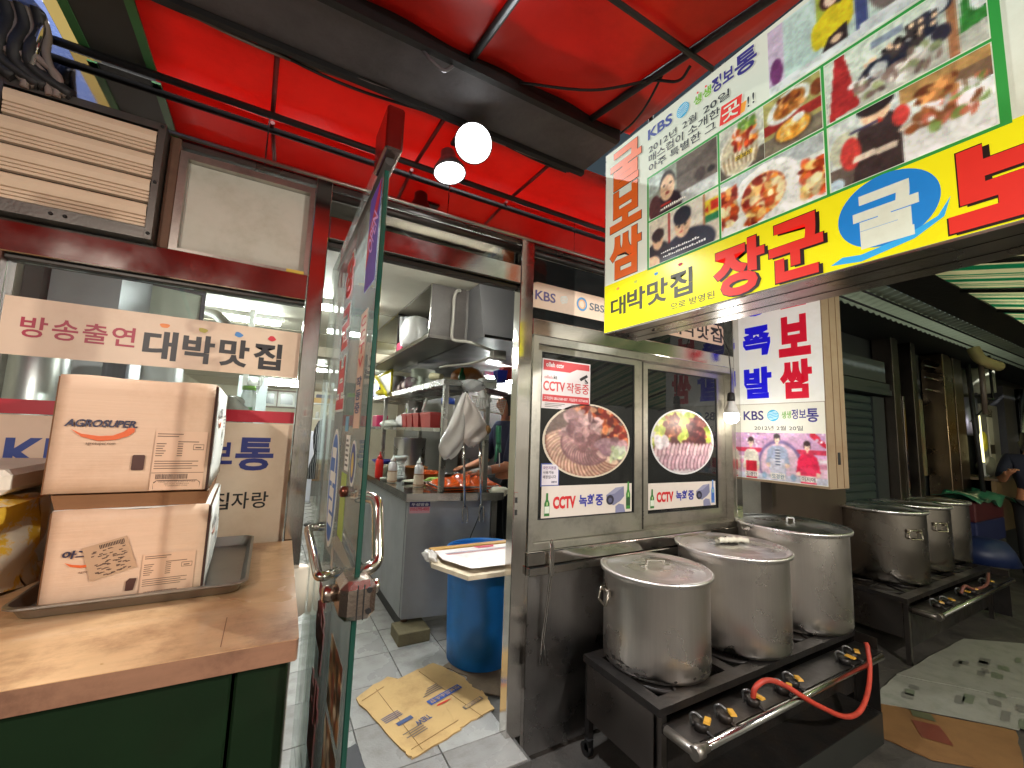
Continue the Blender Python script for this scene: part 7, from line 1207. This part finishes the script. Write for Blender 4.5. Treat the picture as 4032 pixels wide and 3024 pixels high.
tag(MB().tube([(9.50, -.02, .9), (9.50, -.02, 2.35)], .05, 10).build('bright_pipe', brushed('bright_pipe', (.6, .6, .6), .2, (8, 8, 1))), 'bright steel pipe at the far right edge of the alley', 'pipe'); tag(box('dark_locker', mat('dark_locker', (.06, .06, .07), .5, .3, dirt=(.14, .12, .10), dirt_amt=.5), None, 8.85, 9.40, .0, .15, 1.131, 2.35), 'dark metal locker at the far right end of the stalls', 'locker')
# green plastic sheet, red cloth, blue crates beside the last pot
GS = mat('green_sheet', c(44, 104, 78), .3, 0, .15, 8, bump=.5, bscale=12, coat=.4)
def gsheet(u, v): x = 6.05 + 1.25 * u; return (x, -.34 + .36 * v, .965 + .03 * math.sin(u * 11 + v * 4) + .02 * math.sin(u * 23) - .12 * max(0, .35 - v) * (1 + .5 * math.sin(u * 15)) + .10 * max(0, .2 - u) * v)
tag(MB().grid(34, 10, gsheet).build('green_plastic_sheet', GS, thick=.002), 'green plastic sheet spread over the crates after the last pot', 'plastic sheet')
for k, (n_, z0, z1, kk) in enumerate((('red_crate', .74, .93, (70, 14, 20)), ('blue_crate', .52, .738, (24, 32, 74)), ('grey_crate', .0, .518, (70, 64, 54)))): tag(box(n_, mat(n_ + '_plastic', c(*kk), .5, var=.2), None, 6.05, 6.95, -.30, .05, z0, z1, bev=.01), '%s crate in the stack under the green plastic sheet' % ('dark red', 'dark blue', 'grey')[k], 'crate')
tag(MB().lathe([(.24, .40), (.20, .52), (.15, .60), (.05, .62)], 6.02, -.34, 24).build('blue_basin', mat('blue_basin', c(22, 36, 74), .45)), 'upturned blue basin leaning beside the stacked crates', 'basin')
# roofs over the alley on the right
GA = translucent(mat('grey_green_roofing', c(150, 158, 138), .5, 0, .2, 2.5, dirt=c(70, 76, 66), dirt_amt=.7, dirt_scale=1.2), c(140, 150, 128), .18)
ga = thing('corrugated_canopy', 'grey green corrugated canopy over the unlit stalls', 'canopy', (6, -.5, 2.5)); n = 240
def corr(u, v): x = 2.75 + 9.0 * u; return (x, -.29 - .26 * v, 2.50 + .05 * v + .008 * math.sin(x * 60))
MB().grid(n * 3, 2, corr).build('canopy_sheet', GA, ga)
for y, z in ((-.36, 2.485), (-.47, 2.505)): MB().tube([(2.75, y, z), (11.7, y, z)], .008, 6).build('canopy_tube', BLACKIRON, ga)
tag(box('dark_gutter', mat('dark_gutter', (.018, .017, .016), .6, bump=.3), None, 2.72, 12, -.80, -.56, 2.54, 2.66), 'dark gutter between the grey canopy and the striped awning', 'gutter')
st_ = thing('striped_awning', 'green and cream striped awning over the alley on the right', 'awning', (5, -1.5, 2.4)); SA = mat('striped_tarp', c(226, 208, 172), .55); translucent(SA, (1, 1, 1), .5); nt = SA.node_tree; b_ = nt.nodes['Principled BSDF']
tcs = nt.nodes.new('ShaderNodeTexCoord'); sx = nt.nodes.new('ShaderNodeSeparateXYZ'); mm = nt.nodes.new('ShaderNodeMath'); mm.operation = 'MULTIPLY'; mm.inputs[1].default_value = 3.2; fm = nt.nodes.new('ShaderNodeMath'); fm.operation = 'FRACT'; cr = nt.nodes.new('ShaderNodeValToRGB'); cr.color_ramp.interpolation = 'CONSTANT'
nt.links.new(tcs.outputs['Object'], sx.inputs[0]); nt.links.new(sx.outputs['X'], mm.inputs[0]); nt.links.new(mm.outputs[0], fm.inputs[0]); nt.links.new(fm.outputs[0], cr.inputs[0])
el = cr.color_ramp.elements; gcol = (*c(66, 160, 126), 1); ccol = (*c(216, 212, 184), 1); el[0].position = 0; el[0].color = gcol; el[1].position = .30; el[1].color = ccol
for p_, k in ((.58, gcol), (.66, ccol), (.74, gcol), (.80, ccol)): e_ = el.new(p_); e_.color = k
nt.links.new(cr.outputs[0], b_.inputs['Base Color']); nt.links.new(cr.outputs[0], [q for q in nt.nodes if q.type == 'BSDF_TRANSLUCENT'][0].inputs[0]); b_.inputs['Subsurface Weight'].default_value = 0
def saz(y): return 2.55 + .26 * (y + .80)
MB().grid(60, 16, lambda u, v: (2.6 + 9.0 * u, -.80 - 2.4 * v, saz(-.80 - 2.4 * v) + .006 * math.sin(u * 90))).build('awning_sheet', SA, st_, thick=.003)
for x in (3.25, 4.05, 4.85, 5.65, 6.45, 7.3, 8.2): MB().tube([(x, -.80, saz(-.80) - .02), (x + .02, -3.2, saz(-3.2) - .02)], .016, 8).build('awning_tube', BLACKIRON, st_)
# pipe elbow with hanging brackets
pe = thing('vent_elbow', 'cream vent pipe elbow on a brown bracket under the grey canopy', 'pipe', (6.2, -.42, 2.3)); MB().tube(curve_pts([(6.15, -.36, 2.47), (6.15, -.40, 2.36), (6.22, -.45, 2.31), (6.40, -.47, 2.30)], 5), .05, 12).build('elbow', mat('cream_pipe', c(186, 170, 120), .5), pe); MB().tube([(6.17, -.40, 2.34), (6.17, -.40, 1.80)], .022, 8).build('bracket', mat('brown_bracket', (.09, .065, .05), .5), pe)
MB().tube([(6.65, -.36, 2.46), (6.65, -.36, 1.98), (6.10, -.36, 2.0)], .012, 6).build('bracket_wire', BLACKIRON, pe); MB().tube([(6.65, -.36, 1.98), (6.0, -.33, 1.72)], .006, 6).build('bracket_wire', BLACKIRON, pe)
# ground sheets
CARD2 = mat('wet_cardboard', c(128, 92, 54), .7, 0, .2, 5, bump=.3, bscale=12, dirt=c(96, 62, 34), dirt_amt=.7, dirt_scale=4)
g_ = flatcard('ground_cardboard', 'brown cardboard sheet with red print on the alley ground beside the burner', 'cardboard', [(2.78, -.63), (3.10, -.525), (3.50, -.99), (3.07, -1.10), (2.82, -.86)], .004, CARD2, .004, 21)
GFr = topf(.012); poly('red_print', GFr, [(2.97, -.78), (3.10, -.70), (3.17, -.79), (3.03, -.88)], pm(c(112, 56, 42)), g_, .001); poly('green_print', GFr, [(3.15, -.69), (3.21, -.66), (3.26, -.73), (3.20, -.77)], pm(c(84, 86, 62)), g_, .001)
NEWS = mat('newsprint', c(140, 138, 128), .8, 0, .1, 3, bump=.3, bscale=15, dirt=c(110, 112, 100), dirt_amt=.8, dirt_scale=9)
n1 = flatcard('newspaper_sheet', 'trodden newspaper sheet on the alley ground, the nearer one', 'newspaper', [(3.10, -.515), (3.62, -.47), (4.05, -.95), (3.52, -1.0)], .009, NEWS, .001, 22); n2 = flatcard('newspaper_sheet', 'trodden newspaper sheet further along the alley ground', 'newspaper', [(3.60, -.47), (4.75, -.49), (5.3, -.9), (3.98, -.96)], .011, NEWS, .001, 23)
for par, cx, cy, k in ((n1, 3.35, -.60, 5), (n2, 4.2, -.68, 9), (n1, 3.65, -.85, 5)):
    for i in range(k): x, y = cx + rng.normal(0, .16), cy + rng.normal(0, .07); (lambda a, b, w, h: poly('print_photo', topf(.0135), [(a, b), (a + w, b + .02), (a + w + .02, b + .02 - h), (a + .02, b - h)], pm(c(112, 110, 102) if i % 3 else c(106, 112, 94)), par, .0008))(x, y, .05 + .09 * rng.random(), .02 + .03 * rng.random())
# ================================================================ people
def skinmesh(name, V, E, R, m, parent, sub=2):
    me = bpy.data.meshes.new('rig'); me.from_pydata(V, E, []); ob = bpy.data.objects.new('rig', me); COL.objects.link(ob)
    sk = ob.modifiers.new('s', 'SKIN'); sk.use_smooth_shade = True
    for i, sv in enumerate(me.skin_vertices[0].data): sv.radius = R[i] if isinstance(R[i], tuple) else (R[i], R[i]); sv.use_root = (i == 0)
    sb = ob.modifiers.new('b', 'SUBSURF'); sb.levels = sub; sb.render_levels = sub
    dg = bpy.context.evaluated_depsgraph_get(); nm = bpy.data.meshes.new_from_object(ob.evaluated_get(dg)); bpy.data.objects.remove(ob)
    nm.name = name; nm.materials.clear(); nm.materials.append(m); o = bpy.data.objects.new(name, nm); COL.objects.link(o); return adopt(o, parent)
def figure(label, base, yaw, arms, colours, head_turn=0.0, stoop=0.0):
    """standing figure facing +X before yaw; arms = ((elbow, wrist, knuckle) left, right) in body space"""
    t = thing('person', label, 'person', base); M_ = Matrix.Translation(base) @ Matrix.Rotation(yaw, 4, 'Z'); SK, SH, TR, HR, GL = colours
    V = []; E = []; R = []
    def v(p, r, par=None): V.append(tuple(M_ @ Vector(p))); R.append(r); (E.append((par, len(V) - 1)) if par is not None else None); return len(V) - 1
    s = stoop
    pel = v((0, 0, .92), (.13, .10)); ab = v((.01 + s * .2, 0, 1.08), (.125, .095), pel); ch = v((.01 + s * .6, 0, 1.27), (.15, .105), ab); nb_ = v((.0 + s, 0, 1.40), .075, ch); nk = v((.012 + s * 1.1, 0, 1.47), .050, nb_); hd = v((.03 + s * 1.3, 0, 1.56), (.074, .085), nk); tp = v((.025 + s * 1.4, 0, 1.645), (.065, .075), hd)
    nose = v((.128 + s * 1.35, 0, 1.552), .014, hd)
    arm_ids = []
    for sd, (el_, wr, kn) in zip((1, -1), arms):
        sh_ = v((s * .9, sd * .18, 1.36), .062, ch); e = v(el_, .045, sh_); f = v(tuple((Vector(el_) * .5 + Vector(wr) * .5)), .038, e); w = v(wr, .027, f); k = v(kn, (.036, .020), w); arm_ids.append((sh_, e, f, w, k)); d = (Vector(kn) - Vector(wr)).normalized(); q = d.cross(Vector((0, 0, 1))).normalized()
        for i, (o_, l1, l2) in enumerate(((-.030, .035, .030), (-.010, .042, .034), (.010, .040, .032), (.028, .032, .026))): p1 = Vector(kn) + d * l1 + q * o_ * 1.1; p2 = p1 + d * l2 + Vector((0, 0, -.014)); v(tuple(p2), .0085, v(tuple(p1), .0095, k))
        p1 = Vector(wr) + d * .03 + q * sd * -.04 + Vector((0, 0, -.008)); v(tuple(p1 + d * .045), .010, v(tuple(p1), .012, w))
    leg_ids = []
    for sd in (1, -1): h = v((0, sd * .09, .84), .085, pel); kn_ = v((.02, sd * .10, .48), .056, h); cf = v((-.005, sd * .10, .34), .054, kn_); an = v((0, sd * .10, .085), .036, cf); bt = v((.10, sd * .105, .045), (.038, .030), an); v((.19, sd * .108, .035), (.030, .02), bt); leg_ids.append((h, kn_, cf, an))
    skinmesh('body', V, E, R, SK, t)
    def sub(name, ids, grow, m, chain):
        mp = {i: k for k, i in enumerate(ids)}; skinmesh(name, [V[i] for i in ids], [(mp[a], mp[b]) for a, b in chain], [tuple(x + grow for x in R[i]) if isinstance(R[i], tuple) else R[i] + grow for i in ids], m, t)
    sl = [];  ch_ = [(pel, ab), (ab, ch), (ch, nb_)]
    for a in arm_ids: sl += [a[0], a[1]]; ch_ += [(ch, a[0]), (a[0], a[1])]
    sub('shirt', [pel, ab, ch, nb_] + sl, .014, SH, ch_)
    lg = []; lc = []
    for a in leg_ids: lg += list(a); lc += [(pel, a[0]), (a[0], a[1]), (a[1], a[2]), (a[2], a[3])]
    sub('trousers', [pel] + lg, .018, TR, lc)
    hv = [tuple(M_ @ Vector(p)) for p in ((s * 1.35 + .0, 0, 1.575), (s * 1.4 + .005, 0, 1.66), (s * 1.3 - .028, 0, 1.53))]; skinmesh('hair', hv, [(0, 1), (0, 2)], [(.080, .086), (.072, .078), .052], HR, t)
    if GL is not None:
        a = arm_ids[0]; sub('glove', [a[2], a[3], a[4]] , .007, GL, [(a[2], a[3]), (a[3], a[4])])
    return t
SKINM = mat('skin', c(206, 140, 104), .5, 0, .08, 20, trans=.05); NAVYM = mat('navy_cotton', (.022, .026, .07), .85, bump=.3, bscale=30); HAIRM = mat('black_hair', (.012, .010, .009), .5, bump=.5, bscale=60)
figure('cook in a dark navy shirt working at the kitchen counter behind the rack', (1.90, 1.62, .14), math.radians(178), (((.14, .24, 1.03), (.38, .20, .985), (.46, .19, .975)), ((.12, -.26, 1.05), (.34, -.12, 1.0), (.42, -.10, .99))), (SKINM, NAVYM, mat('black_trousers', (.01, .01, .012), .8), HAIRM, mat('clear_glove', c(222, 222, 220), .25, bump=.6, bscale=25, alpha=.75)), stoop=.02)
figure('passer-by in a dark navy top cut off by the right edge of the picture', (7.38, -.46, 0), math.radians(200), (((.06, .27, 1.12), (.20, .22, .99), (.26, .20, .95)), ((.10, -.26, 1.12), (.30, -.24, 1.20), (.37, -.22, 1.235))), (SKINM, mat('dark_navy_top', (.012, .014, .03), .85), mat('dark_trousers', (.012, .012, .014), .8), HAIRM, None))
